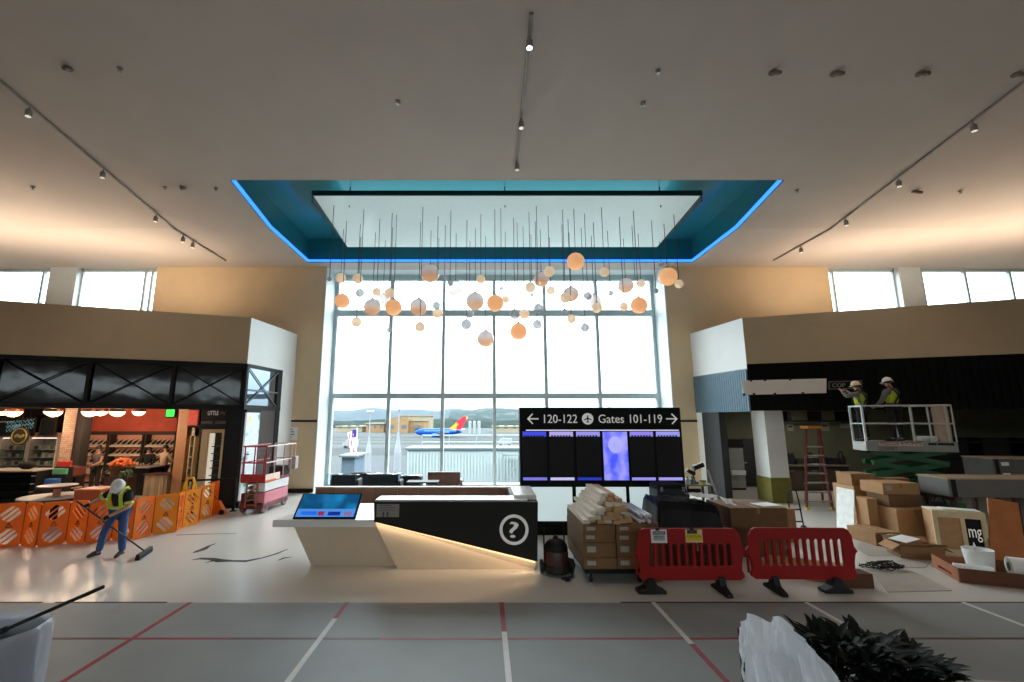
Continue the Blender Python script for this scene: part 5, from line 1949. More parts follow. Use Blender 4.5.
# cream wedge below it, its face set back and leaning in
c0, c1 = DY(374, 521.5, 9.47), DY(537.5, 561.5, 9.47)
d0, d1 = DY(398, 568.5, 9.62), DY(534.5, 569.5, 9.62)
w_ = MB()
front_ = [(c0.x, 9.47, c0.z), (c1.x, 9.47, c1.z), (d1.x, 9.60, 0), (d0.x, 9.60, 0)]
back_ = [(p[0], 10.3, p[2]) for p in front_]
w_.add(front_ + back_, [(0, 1, 2, 3), (7, 6, 5, 4), (0, 4, 5, 1), (1, 5, 6, 2), (2, 6, 7, 3), (3, 7, 4, 0)])
w_.build('lower_wedge', cream_d, desk)
# white ledge on top, raised at the right end
w_ = MB().box(P4[0].x + .01, P4[1].x - .2, Yb + .05, 9.9, zt2, zt2 + .035)
w_.build('ledge', white_d, desk, bevel=.005)
zu = DY(525, 493.5, 9.8).z
MB().box(P4[1].x - .45, P4[1].x, 9.6, 10.9, zt2, zu).build('end_upstand', white_d, desk, bevel=.008)
MB().box(P4[1].x - .5, P4[1].x, 9.88, 11.2, 0, zt2).build('return_side', graph, desk)
MB().box(P4[0].x, P4[1].x - .3, 10.3, 11.0, .70, .76).build('work_surface', white_d, desk)
# warm light line under the graphite block
led = M('warm led line', (255, 206, 150), .5, var=0, emit=1.3)
MB().bar((c0.x + .05, 9.44, c0.z - .012), (c1.x - .05, 9.44, c1.z - .002), .02, .014, (0, 1, 0)).build('led_line', led, desk)
mid = Vector(((c0.x + c1.x) / 2, 9.41, (c0.z + c1.z) / 2 - .02))
slope = math.atan2(c1.z - c0.z, c1.x - c0.x)
al = area_light('desk_light', mid, (R(15), 0, 0), 3.2, .03, 5, (1, .76, .50))
al.rotation_euler = (Matrix.Rotation(-slope, 3, 'Y') @ Matrix.Rotation(R(12), 3, 'X')).to_euler()
# question mark in a ring
qc = DY(514, 529.6, Yb)
qr = 13.0 / F / ray(514, 529).y * Yb
sign_w = M('pale sign face', (206, 206, 200), .5, var=0, emit=.25)
MB().tube([qc + Vector((qr * math.cos(2 * math.pi * k / 40), -.008, qr * math.sin(2 * math.pi * k / 40))) for k in range(40)], .03, 8, True).build('emblem_ring', sign_w, desk, smooth=True)
text_mb('?', qr * .72, qr * 1.16, qc + Vector((-qr * .36, -.004, -qr * .58)), depth=.016).build('question_mark', sign_w, desk)
# taped paper sheet
a, b_ = DY(376.5, 517, Yb), DY(399.5, 503, Yb)
t = thing('paper_sheet', 'grey printed paper sheet taped to the left end of the graphite desk front', 'paper', ((a.x + b_.x) / 2, Yb - .004, a.z))
MB().box(a.x, b_.x, Yb - .007, Yb - .002, a.z, b_.z - .02).build('sheet', M('grey paper', (150, 146, 142), .7), t)
m_ = MB()
for k, f_ in enumerate((.8, .9, .7)):
    z = a.z + (b_.z - a.z) * (.48 + .16 * k)
    m_.box(a.x + .04, a.x + .04 + (b_.x - a.x - .08) * f_, Yb - .009, Yb - .007, z, z + .012)
for x in (.12, .20):
    m_.box(a.x + x, a.x + x + .03, Yb - .009, Yb - .007, a.z, a.z + .10)
m_.build('print', M('dark grey print', (70, 68, 68), .7, var=0), t)
# touch screen leaning on the counter
t = thing('touch_screen', 'large tilted touch screen with a blue map display on the left desk counter', 'screen', ((xa + xb) / 2, 9.7, zt))
s0, s1 = DY(292.5, 518.5, 9.62), DY(355, 518.5, 9.62)
zb_ = zt + .02
e0 = Vector((s0.x, 9.62, zb_))
exs = Vector((1, 0, 0))
up_ = Vector((.03, .40, .415))
wsc = s1.x - s0.x
nrm = exs.cross(up_).normalized()
MB().prism([e0, e0 + exs * wsc, e0 + exs * wsc + up_, e0 + up_], -nrm * .05 if nrm.y < 0 else nrm * .05).build('case', black_metal, t)
fn = nrm if nrm.y < 0 else -nrm


def on_screen(u0, v0, u1, v1, mat, name, off=.003):
    p = [e0 + exs * wsc * u + up_ * v + fn * off for u, v in ((u0, v0), (u1, v0), (u1, v1), (u0, v1))]
    return MB().prism(p, fn * .002).build(name, mat, t)


sc_m = M('screen image', (20, 120, 190), .2, var=.0, emit=.55)
n = sc_m.node_tree
nz_ = n.nodes.new('ShaderNodeTexNoise')
nz_.inputs['Scale'].default_value = 2.2
tcn = n.nodes.new('ShaderNodeTexCoord')
rr = n.nodes.new('ShaderNodeValToRGB')
rr.color_ramp.elements[0].position, rr.color_ramp.elements[0].color = .38, lin((8, 60, 100))
rr.color_ramp.elements[1].position, rr.color_ramp.elements[1].color = .62, lin((30, 150, 215))
n.links.new(tcn.outputs['Object'], nz_.inputs['Vector'])
n.links.new(nz_.outputs['Fac'], rr.inputs['Fac'])
n.links.new(rr.outputs['Color'], n.nodes['Principled BSDF'].inputs['Emission Color'])
on_screen(.03, .36, .97, .96, sc_m, 'map_image')
on_screen(.03, .05, .97, .36, M('screen bar', (80, 150, 235), .3, var=0, emit=.6), 'menu_bar')
on_screen(.10, .12, .36, .26, M('screen tile blue', (30, 110, 240), .3, var=0, emit=.6), 'tile', .006)
on_screen(.38, .10, .48, .26, M('screen tile red', (170, 40, 90), .3, var=0, emit=.5), 'tile', .006)
on_screen(.54, .10, .74, .25, M('screen tile navy', (20, 50, 160), .3, var=0, emit=.5), 'tile', .006)
on_screen(.80, .09, .93, .25, M('screen tile mauve', (150, 120, 170), .3, var=0, emit=.5), 'tile', .006)
st = MB().bar(e0 + exs * wsc * .5 + up_ * .5 - fn * .05, Vector((e0.x + wsc * .5, 10.15, zt)), .12, .04)
st.box(e0.x + wsc * .3, e0.x + wsc * .7, 9.75, 10.25, zt, zt + .02)
st.build('stand', black_metal, t)

# ================================================================== TIMBER BANQUETTE AND LOUNGE SEATS
YBq = 14.0
a, b_ = PY(315, 494, YBq), PY(521, 494, YBq)
zt = PY(400, 488, YBq).z
bq = thing('banquette', 'long timber panelled banquette back behind the information desk', 'bench', ((a.x + b_.x) / 2, YBq, 0))
wm = M('reddish walnut', (122, 82, 62), .5, var=.14, scale=2.5)
npn = 10
for k in range(npn):
    x0 = a.x + (b_.x - a.x) * k / npn
    MB().box(x0 + .006, x0 + (b_.x - a.x) / npn - .006, YBq, YBq + .10, .08, zt).build('back_panel', wm, bq)
MB().box(a.x, b_.x, YBq + .10, YBq + .12, .08, zt).build('backing', wood_d, bq)
MB().box(a.x, b_.x, YBq - .02, YBq + .16, zt, zt + .035).build('cap', M('pale timber cap', (196, 180, 164), .4), bq)
MB().box(a.x, b_.x, YBq + .1, YBq + .75, .0, .42).build('seat_base', M('dark upholstery', (50, 46, 46), .8), bq, bevel=.02)
MB().box(a.x, b_.x, YBq + .02, YBq + .12, 0, .08).build('plinth', black_metal, bq)

dark_seat = M('dark charcoal upholstery', (44, 44, 48), .7, var=.15)
brown_seat = M('brown leather', (92, 56, 44), .45, var=.1)
wrap = glass('clear wrapping film', (226, 232, 236), .16, .12)


def lounge(x, y, w_, hgt, mat, label, rz=0, film=False, name='lounge_chair', cat='chair'):
    t = thing(name, label, cat, (x, y, 0), rz)
    MB().box(-w_ / 2, w_ / 2, -.38, .38, .14, .44).build('seat', mat, t, local=True, bevel=.05)
    MB().obox((0, -.38, (hgt + .30) / 2), (w_, .16, hgt - .25), (R(5), 0, 0)).build('backrest', mat, t, local=True, bevel=.05)
    for s_ in (-1, 1):
        MB().box(s_ * w_ / 2 - .07, s_ * w_ / 2 + .07, -.36, .36, .14, .64).build('armrest', mat, t, local=True, bevel=.05)
        for yy in (-.3, .3):
            MB().tube([(s_ * (w_ / 2 - .08), yy, 0), (s_ * (w_ / 2 - .08), yy, .14)], [.018, .026], 8).build('leg', black_metal, t, local=True)
    if film:
        m_ = MB()
        nx_ = 14
        vv = []
        for j in range(9):
            for k in range(nx_ + 1):
                u = k / nx_
                z = hgt + .05 - (hgt * .9) * max(0, j - 2) / 6
                y_ = -.55 - .06 * j / 8 if j > 2 else -.55 + .22 * (2 - j) / 2 * 1.2
                vv.append(((u - .5) * (w_ + .25) * (1 + .05 * j / 8), y_ + .03 * mnoise.noise(Vector((u * 6, j * .7, x))), max(.02, z + .05 * mnoise.noise(Vector((u * 7, j * .5, x + 3))))))
        ff = [(j * (nx_ + 1) + k, j * (nx_ + 1) + k + 1, (j + 1) * (nx_ + 1) + k + 1, (j + 1) * (nx_ + 1) + k) for j in range(8) for k in range(nx_)]
        o = m_.add(vv, ff).build('wrapping', wrap, t, smooth=True, local=True)
        o.modifiers.new('thick', 'SOLIDIFY').thickness = .004
    return t


for px, yt, Y, w_, mat, lab, fm_ in (
        (347, 474, 18.5, .95, dark_seat, 'dark lounge chair wrapped in film at the left corner of the window', True),
        (363, 471.5, 19.6, .85, dark_seat, 'dark lounge chair set back at the glass, just right of the corner chair', False),
        (385, 473.5, 18.2, 1.2, dark_seat, 'wide dark film wrapped lounge seat below the slim masts', True),
        (412, 475, 19.4, .72, M('brown grey upholstery', (66, 56, 52), .7), 'low brown grey lounge chair under film, left of the brown armchair', True),
        (445, 471, 18.4, 1.25, brown_seat, 'brown leather armchair standing in the window below the airliner', False)):
    p = PY(px, yt, Y)
    lounge(p.x, Y, w_, p.z, mat, lab, 0, fm_)
p = PY(423, 481, 16.6)
t = thing('low_table', 'low dark table between the lounge seats and the timber banquette', 'table', (p.x, 16.6, 0))
MB().box(p.x - .55, p.x + .55, 16.3, 16.9, p.z - .05, p.z).build('tabletop', black_panel, t, bevel=.01)
for sx_ in (-.48, .48):
    for sy_ in (16.36, 16.84):
        MB().bar((p.x + sx_, sy_, 0), (p.x + sx_, sy_, p.z - .05), .04).build('leg', black_metal, t)

# ================================================================== GATE SIGN
YG = 12.3
g0, g1 = PY(520.3, 470, YG), PY(684.5, 470, YG)
gz = PY(600, 407.5, YG).z
gx0, gx1 = g0.x, g1.x
sign = thing('gate_sign', 'tall black gate direction sign with a row of flight screens', 'sign', ((gx0 + gx1) / 2, YG, 0))
blk = M('sign black', (8, 10, 12), .6, var=.1, spec=.2)
MB().box(gx0, gx1, YG, YG + .35, 0, gz).build('cabinet', blk, sign, bevel=.01)
face = M('white sign lettering', (214, 214, 210), .5, var=0, emit=.35)


def gtext(s_, x0, x1, y0, y1):
    a, b_ = PY(x0, y1, YG), PY(x1, y0, YG)
    text_mb(s_, b_.x - a.x, b_.z - a.z, (a.x, YG - .012, a.z), depth=.01).build('lettering', face, sign)


gtext('120-122', 544, 577, 414.5, 423)
gtext('Gates', 598.5, 623.5, 414.5, 423)
gtext('101-119', 630, 661.5, 414.5, 423)


def arrow(x0, x1, yc, flip):
    a, b_ = PY(x0, yc, YG), PY(x1, yc, YG)
    m_ = MB()
    tip, tail = (a, b_) if not flip else (b_, a)
    y_ = YG - .006
    s_ = 1 if not flip else -1
    w_ = abs(b_.x - a.x)
    m_.bar((tip.x + s_ * .02, y_, tip.z), (tail.x, y_, tip.z), .034, .012, (0, 1, 0))
    for q in (-1, 1):
        m_.bar((tip.x, y_, tip.z - q * .012), (tip.x + s_ * w_ * .48, y_, tip.z + q * w_ * .46), .034, .012, (0, 1, 0))
    m_.build('arrow', face, sign)


arrow(527.5, 538.5, 418.8, False)
arrow(666, 677, 418.8, True)
c_ = PY(587.6, 418.8, YG)
r_ = 5.6 / F * YG
MB().lathe([(r_, -.012), (r_, 0)], (c_.x, YG, c_.z), 28, 'Y').build('gate_disc', face, sign)
ap = [(0, .8), (.12, .55), (.12, .2), (.75, -.12), (.75, -.28), (.12, -.1), (.1, -.5), (.3, -.66), (.3, -.78), (0, -.68)]
ap = ap + [(-x, y) for x, y in reversed(ap[1:-1])]
MB().prism([(c_.x + x * r_ * .85, YG - .018, c_.z + y * r_ * .85) for x, y in ap], (0, .008, 0)).build('aeroplane_symbol', blk, sign)
a, b_ = PY(526, 430.6, YG), PY(678.5, 429.8, YG)
MB().box(a.x, b_.x, YG - .02, YG, a.z, b_.z).build('light_line', M('white light line', (226, 220, 230), .5, var=0, emit=.9), sign)
scr = M('dark flight screen', (26, 24, 28), .5, var=.15, scale=2, emit=.02, spec=.25)
hdr = [((60, 70, 225), .75), ((170, 160, 230), .8), ((150, 145, 235), .8), None, ((140, 130, 235), .8), ((150, 150, 240), .8)]
ftr = [((120, 120, 225), .7), ((190, 185, 235), .8), ((40, 60, 200), .6), None, ((150, 145, 235), .8), ((160, 155, 240), .8)]
xs = [(522.3, 548), (549.6, 575.3), (576.7, 602.4), (604, 629.8), (631.1, 656.5), (657.8, 683.5)]
for i, (x0, x1) in enumerate(xs):
    a, b_ = PY(x0, 480.2, YG), PY(x1, 431.6, YG)
    a.x += .014
    b_.x = PY(x1, 480, YG).x - .014
    if i == 3:
        sm = M('blue advert image', (110, 120, 250), .25, var=0, emit=.75)
        n = sm.node_tree
        nz_ = n.nodes.new('ShaderNodeTexNoise')
        nz_.inputs['Scale'].default_value = 2.4
        nz_.inputs['Detail'].default_value = 3
        tcn = n.nodes.new('ShaderNodeTexCoord')
        rr = n.nodes.new('ShaderNodeValToRGB')
        rr.color_ramp.elements[0].position, rr.color_ramp.elements[0].color = .38, lin((62, 78, 250))
        rr.color_ramp.elements[1].position, rr.color_ramp.elements[1].color = .62, lin((178, 176, 255))
        n.links.new(tcn.outputs['Object'], nz_.inputs['Vector'])
        n.links.new(nz_.outputs['Fac'], rr.inputs['Fac'])
        n.links.new(rr.outputs['Color'], n.nodes['Principled BSDF'].inputs['Emission Color'])
        o = MB().box(a.x, b_.x, YG - .015, YG, a.z, b_.z).build('advert_screen', sm, sign)
        m_ = MB()
        cc = (a + b_) / 2
        m_.sphere((cc.x, YG - .014, cc.z + .28), .18, 16, 10, (1.1, .06, 1.2))
        m_.build('pale_shape', M('pale advert shape', (176, 178, 255), .3, var=.1, emit=.7), o, smooth=True)
        continue
    o = MB().box(a.x, b_.x, YG - .015, YG, a.z, b_.z).build('flight_screen', scr, sign)
    zh = PY(600, 436.5, YG).z
    m_ = MB().box(a.x + .01, b_.x - .01, YG - .018, YG - .012, zh, b_.z)
    m_.build('header_bar', M('screen header %d' % i, hdr[i][0], .3, var=0, emit=hdr[i][1]), o)
    m_ = MB()
    for k in range(7):
        x = a.x + .05 + (b_.x - a.x - .1) * k / 7
        m_.box(x, x + .05, YG - .02, YG - .017, zh - .012, zh + .035)
    m_.build('column_captions', M('screen caption', (30, 28, 60), .3, var=0), o)
    zf = PY(600, 477.4, YG).z
    MB().box(a.x + .01, b_.x - .01, YG - .018, YG - .012, a.z, zf).build('footer_bar', M('screen footer %d' % i, ftr[i][0], .3, var=0, emit=ftr[i][1]), o)
lit = M('lit frosted panel', (206, 226, 228), .4, var=.02, emit=.62)
for x0, x1 in ((525.4, 574.3), (577, 628.5), (631, 679)):
    a, b_ = PY(x0, 521, YG), PY(x1, 487, YG)
    b_.x = PY(x1, 521, YG).x - .03
    MB().box(a.x, b_.x, YG - .012, YG, a.z, b_.z).build('frosted_panel', lit, sign)

# wet vacuum beside the desk
v0 = PZ(555, 577)
vx, vy = v0.x + .06, v0.y + .2
vac = thing('wet_vacuum', 'dark red and black wet vacuum on wheels beside the right end of the desk', 'vacuum cleaner', (vx, vy, 0))
dr_ = M('dark red drum', (70, 26, 22), .4, var=.15)
MB().lathe([(.20, .10), (.235, .14), (.235, .40), (.215, .44)], (vx, vy, 0), 24).build('drum', dr_, vac, smooth=True)
MB().lathe([(.225, .43), (.23, .47), (.20, .55), (.13, .62), (.06, .64), (.03, .69), (.01, .70)], (vx, vy, 0), 24).build('motor_head', black_metal, vac, smooth=True)
MB().lathe([(.27, .05), (.28, .08), (.25, .17)], (vx, vy, 0), 20).build('base', rubber, vac)
for s_ in (-1, 1):
    MB().lathe([(.115, -.03), (.125, -.02), (.125, .02), (.115, .03)], (vx + s_ * .28, vy + .02, .125), 18, 'X').build('wheel', rubber, vac)
    MB().tube([(vx + s_ * .20, vy + .22, .1), (vx + s_ * .20, vy + .24, .88)], .015, 8).build('handle_tube', black_metal, vac)
MB().tube([(vx - .20, vy + .24, .88), (vx + .20, vy + .24, .88)], .017, 8).build('grip', black_metal, vac)
MB().tube([(vx + .2, vy - .1, .30), (vx + .30, vy - .12, .28), (vx + .33, vy - .1, .18), (vx + .25, vy - .28, .03), (vx + .05, vy - .36, .03), (vx + .18, vy - .44, .03), (vx + .1, vy - .48, .03)], .02, 8).build('hose', rubber, vac, smooth=True)

# ================================================================== LONG CARTONS AND TRIM BOARDS ON A DOLLY
def carton(name, label, cat, x0, x1, y0, y1, z0, z1, mat, rz=0, group=None, tape=True, flaps=False, lab_side=None):
    """closed (or open) cardboard box: body, brown tape, flaps, shipping label"""
    cx_, cy_ = (x0 + x1) / 2, (y0 + y1) / 2
    t = thing(name, label, cat, (cx_, cy_, z0), rz, group)
    a, b_, h_ = (x1 - x0) / 2, (y1 - y0) / 2, z1 - z0
    if not flaps:
        MB().box(-a, a, -b_, b_, 0, h_).build('body', mat, t, local=True, bevel=.008)
        if tape:
            tm = M('brown tape', (150, 116, 76), .3, var=.05)
            m_ = MB().box(-.03, .03, -b_ - .002, b_ + .002, h_, h_ + .002)
            m_.box(-.03, .03, -b_ - .003, -b_, h_ - .12, h_)
            m_.build('tape', tm, t, local=True)
    else:
        m_ = MB()
        th = .012
        m_.box(-a, a, -b_, -b_ + th, 0, h_).box(-a, a, b_ - th, b_, 0, h_).box(-a, -a + th, -b_, b_, 0, h_).box(a - th, a, -b_, b_, 0, h_).box(-a, a, -b_, b_, 0, th)
        m_.build('body', mat, t, local=True)
        for s_ in (-1, 1):
            MB().obox((s_ * (a + .07), 0, h_ + .02 - .05), (.20, 2 * b_, .01), (0, s_ * R(35), 0)).build('flap', mat, t, local=True)
            MB().obox((0, s_ * (b_ + .05), h_ + .05), (2 * a, .16, .01), (s_ * R(-30) * -1, 0, 0)).build('flap', mat, t, local=True)
    if lab_side:
        MB().box(-a + .06, -a + .06 + min(.16, a), -b_ - .004, -b_, h_ * .35, h_ * .75).build('shipping_label', M('white label', (172, 168, 160), .6, var=.1, scale=40), t, local=True)
    return t


Yp = 8.78
xl_, xm_, xr_ = PY(583.5, 550, Yp).x, PY(617, 550, Yp).x, PY(648, 550, Yp).x
dolly = thing('flat_dolly', 'low black wheeled dolly under the long stacked cartons', 'dolly', ((xl_ + xr_) / 2, Yp + .8, 0))
MB().box(xl_ + .02, xr_ - .02, Yp, Yp + 1.7, .17, .25).build('deck', black_metal, dolly, bevel=.01)
for x in (xl_ + .14, xr_ - .14):
    for y in (Yp + .12, Yp + 1.55):
        o = MB().lathe([(.075, -.025), (.08, -.015), (.08, .015), (.075, .025)], (x, y, .08), 16, 'X').build('castor', rubber, dolly)
        MB().box(x - .04, x + .04, y - .03, y + .03, .10, .17).build('castor_fork', steel, o)
rows = [(.25, .44), (.44, .70), (.70, .86), (.86, 1.01)]
names = ['bottom', 'second', 'third', 'top']
for ci, (x0, x1, sd) in enumerate(((xl_, xm_ - .01, 'left'), (xm_, xr_, 'right'))):
    for ri, (z0_, z1_) in enumerate(rows):
        o = carton('long_carton', 'long brown carton in the dolly stack, %s row on the %s' % (names[ri], sd), 'box', x0 + .01 * (ri % 2), x1 - .004, Yp + .015 * ((ri + ci) % 3), Yp + 1.66, z0_ + .001, z1_ - .001,
                   M('long carton board', (128, 94, 60), .8, var=.08, scale=4), 0, 'long cartons on the dolly', False, False, True)
tan_b = M('tan trim board', (198, 156, 110), .6, var=.12, scale=3)
pale_b = M('pale primed board', (226, 214, 198), .5, var=.05, scale=3)
silv = M('aluminium tube', (206, 208, 212), .45, .4, var=.05)
rb = random.Random(11)
bd = []
levels = [(1.013 + .074 * i_, n__, o__) for i_, (n__, o__) in enumerate(((7, 0.0), (6, .08), (5, .16), (4, .28), (4, .32), (3, .36), (2, .40)))]
wd = .125
k = 0
for li, (z, nb, off) in enumerate(levels):
    for j in range(nb):
        x = xl_ + .02 + off + j * (wd + .012)
        y0 = Yp - .06 + rb.random() * .22 + (.12 if li > 3 else 0)
        y1 = Yp + 1.45 + rb.random() * .35
        top_ = (li == len(levels) - 1) or j >= levels[li + 1][1] + round((levels[li + 1][2] - off) / .137) or j * .137 < levels[li + 1][2] - off - .05
        o = MB().box(x, x + wd, y0, y1, z, z + .07).build('trim_board', pale_b if (j == 0 or rb.random() < .3) else tan_b, bevel=.004)
        tag(o, 'long trim board in the heap on the cartons, %s layer, %s from the left' % (['lowest', 'second', 'third', 'fourth', 'fifth', 'sixth', 'topmost'][li], ORD[j]), 'board', 'trim boards heaped on the long cartons')
for j in range(6):
    x = xr_ - .10 + (j % 3) * .085
    z = 1.06 + (j // 3) * .085
    o = MB().lathe([(.036, 0), (.036, 1.2)], (x + (.04 if j > 2 else 0), Yp + .05 + .05 * (j % 2), z), 14, 'Y').build('metal_tube', silv, smooth=True)
    tag(o, 'shiny metal tube end beside the trim boards, %s row, %s from the left' % ('lower' if j < 3 else 'upper', ORD[j % 3]), 'tube', 'metal tubes beside the trim boards')
o = MB().box(xr_ + .01, xr_ + .26, Yp + .1, Yp + 1.3, 0, 1.02).build('upright_carton', cardboard_dk, bevel=.01)
tag(o, 'upright brown carton under the metal tubes, right of the dolly stack', 'box')

# ================================================================== DARK HEAP BEHIND THE RED BARRIERS
def draped(name, label, cat, x0, x1, y0, y1, hfun, mat, nx=26, ny=18, thick=.006, kind=None, seed=0.0):
    m_ = MB()
    vv = []
    for j in range(ny + 1):
        for k_ in range(nx + 1):
            u, v = k_ / nx, j / ny
            x, y = x0 + (x1 - x0) * u, y0 + (y1 - y0) * v
            vv.append((x + .03 * mnoise.noise(Vector((u * 5, v * 5, seed))), y + .03 * mnoise.noise(Vector((u * 5, v * 5, seed + 7))), max(.01, hfun(u, v) + .06 * mnoise.noise(Vector((u * 6, v * 5, seed + 3))) + .03 * mnoise.noise(Vector((u * 15, v * 12, seed + 1))))))
    ff = [(j * (nx + 1) + k_, j * (nx + 1) + k_ + 1, (j + 1) * (nx + 1) + k_ + 1, (j + 1) * (nx + 1) + k_) for j in range(ny) for k_ in range(nx)]
    o = m_.add(vv, ff).build(name, mat, smooth=False)
    o.modifiers.new('thick', 'SOLIDIFY').thickness = thick
    return tag(o, label, cat, kind=kind)


tarp = M('black plastic sheeting', (15, 15, 16), .45, var=.2, spec=.25)
tp0, tp1 = PY(655, 510, 10.0), PY(712, 510, 10.0)
tz = PY(680, 500, 10.0).z


def sm_(t):
    t = max(0, min(1, t))
    return t * t * (3 - 2 * t)


draped('black_sheeting', 'heap covered in black plastic sheeting behind the left red barrier', 'plastic sheeting', tp0.x - .15, tp1.x + .25, 9.7, 11.0,
       lambda u, v: tz * sm_(min(u, 1 - u) * 7) * sm_(min(v, 1 - v) * 7) * (1.0 - .10 * u) + .02, tarp, seed=2.0)
# bench carrying the heap is hidden; a dark case stands behind it, before the gate sign
c0_, c1_ = PY(656, 495, 11.6), PY(685, 484, 11.6)
t = thing('equipment_case', 'dark rounded equipment case standing in front of the lower right of the gate sign', 'case', ((c0_.x + c1_.x) / 2, 11.8, 0))
MB().box(c0_.x, c1_.x, 11.5, 12.1, .04, c1_.z - .08).build('body', M('dark green case', (28, 40, 38), .5, var=.15), t, bevel=.04)
MB().box(c0_.x + .02, c1_.x - .02, 11.48, 12.12, c1_.z - .09, c1_.z).build('lid', blackcloth, t, bevel=.03)
for x in (c0_.x + .1, c1_.x - .1):
    MB().lathe([(.05, -.02), (.05, .02)], (x, 11.6, .05), 12, 'X').build('wheel', rubber, t)
    MB().box(x - .03, x + .03, 11.46, 11.5, c1_.z - .16, c1_.z - .05).build('latch', steel, t)
# white paper sheets on the heap
pA = [PY(x, y, 9.9) for x, y in ((700, 497.5), (729, 498.5), (735, 517), (722, 512))]
o = draped('crumpled_paper', 'white crumpled wrapping paper lying on the right end of the black heap', 'paper', PY(700, 500, 9.95).x, PY(733, 500, 9.95).x, 9.75, 10.7,
           lambda u, v: tz + .10 - .20 * max(0, u - .55) - .07 * v - .28 * max(0, .35 - v) * (u > .5), paper, 14, 10, .004, seed=5.0)
# work table with camera-like tool arm behind
tb0, tb1 = PY(684, 492, 13.0), PY(712, 492, 13.0)
tz2 = PY(700, 484, 13.0).z
t = thing('work_table', 'small dark work table cluttered with tools right of the gate sign', 'table', ((tb0.x + tb1.x) / 2, 13.1, 0))
MB().box(tb0.x, tb1.x, 12.85, 13.5, tz2 - .04, tz2).build('tabletop', M('grey board', (120, 122, 118), .6), t)
for x in (tb0.x + .03, tb1.x - .09):
    for y in (12.88, 13.4):
        MB().box(x, x + .06, y, y + .06, 0, tz2 - .04).build('leg', black_metal, t)
tx, ty = PY(697, 475, 13.0).x, 13.15
t = thing('work_lamp', 'black articulated work lamp on the cluttered table right of the gate sign', 'lamp', (tx, ty, tz2))
MB().lathe([(.12, 0), (.12, .03), (.03, .05)], (tx, ty, tz2), 16).build('base', black_metal, t)
MB().tube([(tx, ty, tz2 + .04), (tx - .05, ty, tz2 + .28), (tx + .10, ty, tz2 + .42)], .02, 8).build('arm', black_metal, t)
MB().obox((tx + .12, ty, tz2 + .46), (.30, .16, .12), (0, R(-20), 0)).build('lamp_head', black_metal, t, bevel=.02)
MB().obox((tx - .10, ty, tz2 + .30), (.24, .12, .10), (0, R(25), 0)).build('counterweight', black_metal, t, bevel=.02)
for k, (x, c_, lab) in enumerate(((687.5, (196, 198, 196), 'pale bottle'), (692.5, (90, 130, 140), 'blue grey bottle'), (703, (210, 196, 60), 'yellow tub'))):
    p = PY(x, 484, 12.95)
    t = thing('tub' if k == 2 else 'bottle', lab + ' standing on the front edge of the cluttered work table', 'tub' if k == 2 else 'bottle', (p.x, 12.95, tz2))
    MB().lathe([(.055, 0), (.06, .01), (.06, .13), (.025, .17)] if k < 2 else [(.08, 0), (.09, .08)], (p.x, 12.95, tz2), 14).build('body', M(lab, c_, .4), t, smooth=True)
    MB().lathe([(.027, .165), (.027, .20)] if k < 2 else [(.094, .08), (.094, .10)], (p.x, 12.95, tz2), 12).build('lid', black_metal, t)
sA, sB = PY(718, 497, 12.4), PY(708, 470, 12.9)
o = MB().tube([(sA.x + .12, 12.2, .0), sA, sB], .03, 8).build('leaning_pole', M('grey pole', (140, 132, 124), .5, .3))
tag(o, 'grey pole leaning on the cluttered work table near the dark post', 'pole')

# cartons behind the barriers
d0_, d1_ = PY(751, 520, 10.4), PY(787, 506, 10.4)
carton('carton', 'large brown carton with flat top behind the gap between the red barriers', 'box', PY(731, 520, 10.4).x, PY(788, 520, 10.4).x, 10.4, 11.5, 0, PY(760, 508, 10.4).z, cardboard_dk)
o = MB().obox((PY(768, 506, 10.7).x, 10.8, PY(760, 508, 10.4).z + .006), (.5, .4, .008), (0, 0, R(12))).build('paper_sheet', paper)
tag(o, 'white paper sheet lying on the large brown carton behind the barriers', 'paper')
carton('carton', 'smaller tan carton right of the large carton behind the red barrier', 'box', PY(777.5, 520, 11.6).x, PY(796, 520, 11.6).x, 11.6, 12.3, 0, PY(786, 509, 11.6).z, cardboard, lab_side=True)
carton('carton', 'low wide dark brown carton directly behind the slots of the left red barrier', 'box', PY(660, 560, 9.0).x, PY(738, 560, 9.0).x, 9.0, 9.5, 0, .62, M('very dark carton', (58, 42, 32), .85, var=.12))
for k, (xx, yy, ang) in enumerate(((5.95, 9.28, 32), (6.4, 9.66, 36))):
    o = MB().obox((xx, yy, .06 + .0 * k), (1.4, .5, .12), (0, 0, R(ang - 64))).build('flat_carton', cardboard, bevel=.008)
    tag(o, 'long flat tan carton lying diagonally behind the right red barrier, %s one' % ('nearer' if k == 0 else 'farther'), 'box')
carton('carton', 'low dark brown carton at the right end of the right red barrier', 'box', 6.2, 6.82, 8.56, 8.86, 0, .24, M('dark brown carton', (92, 58, 40), .85, var=.1), tape=False)

# hand truck and red can beyond the barrier
hx = PY(798, 520, 12.4).x
t = thing('hand_truck', 'dark hand truck with looped handle standing between carton and ladder', 'hand truck', (hx, 12.4, 0))
MB().tube([(hx - .14, 12.4, .06), (hx - .14, 12.5, .8), (hx - .10, 12.5, 1.05), (hx, 12.5, 1.12), (hx + .10, 12.5, 1.05), (hx + .14, 12.5, .8), (hx + .14, 12.4, .06)], .018, 8).build('frame', black_metal, t, smooth=True)
for z in (.3, .6):
    MB().bar((hx - .14, 12.45, z), (hx + .14, 12.45, z), .03).build('crossbar', black_metal, t)
MB().box(hx - .2, hx + .2, 12.15, 12.42, .01, .04).build('toe_plate', steel, t)
for s_ in (-1, 1):
    MB().lathe([(.1, -.03), (.1, .03)], (hx + s_ * .2, 12.5, .10), 16, 'X').build('wheel', rubber, t)
rx_ = PY(790, 527, 12.0).x
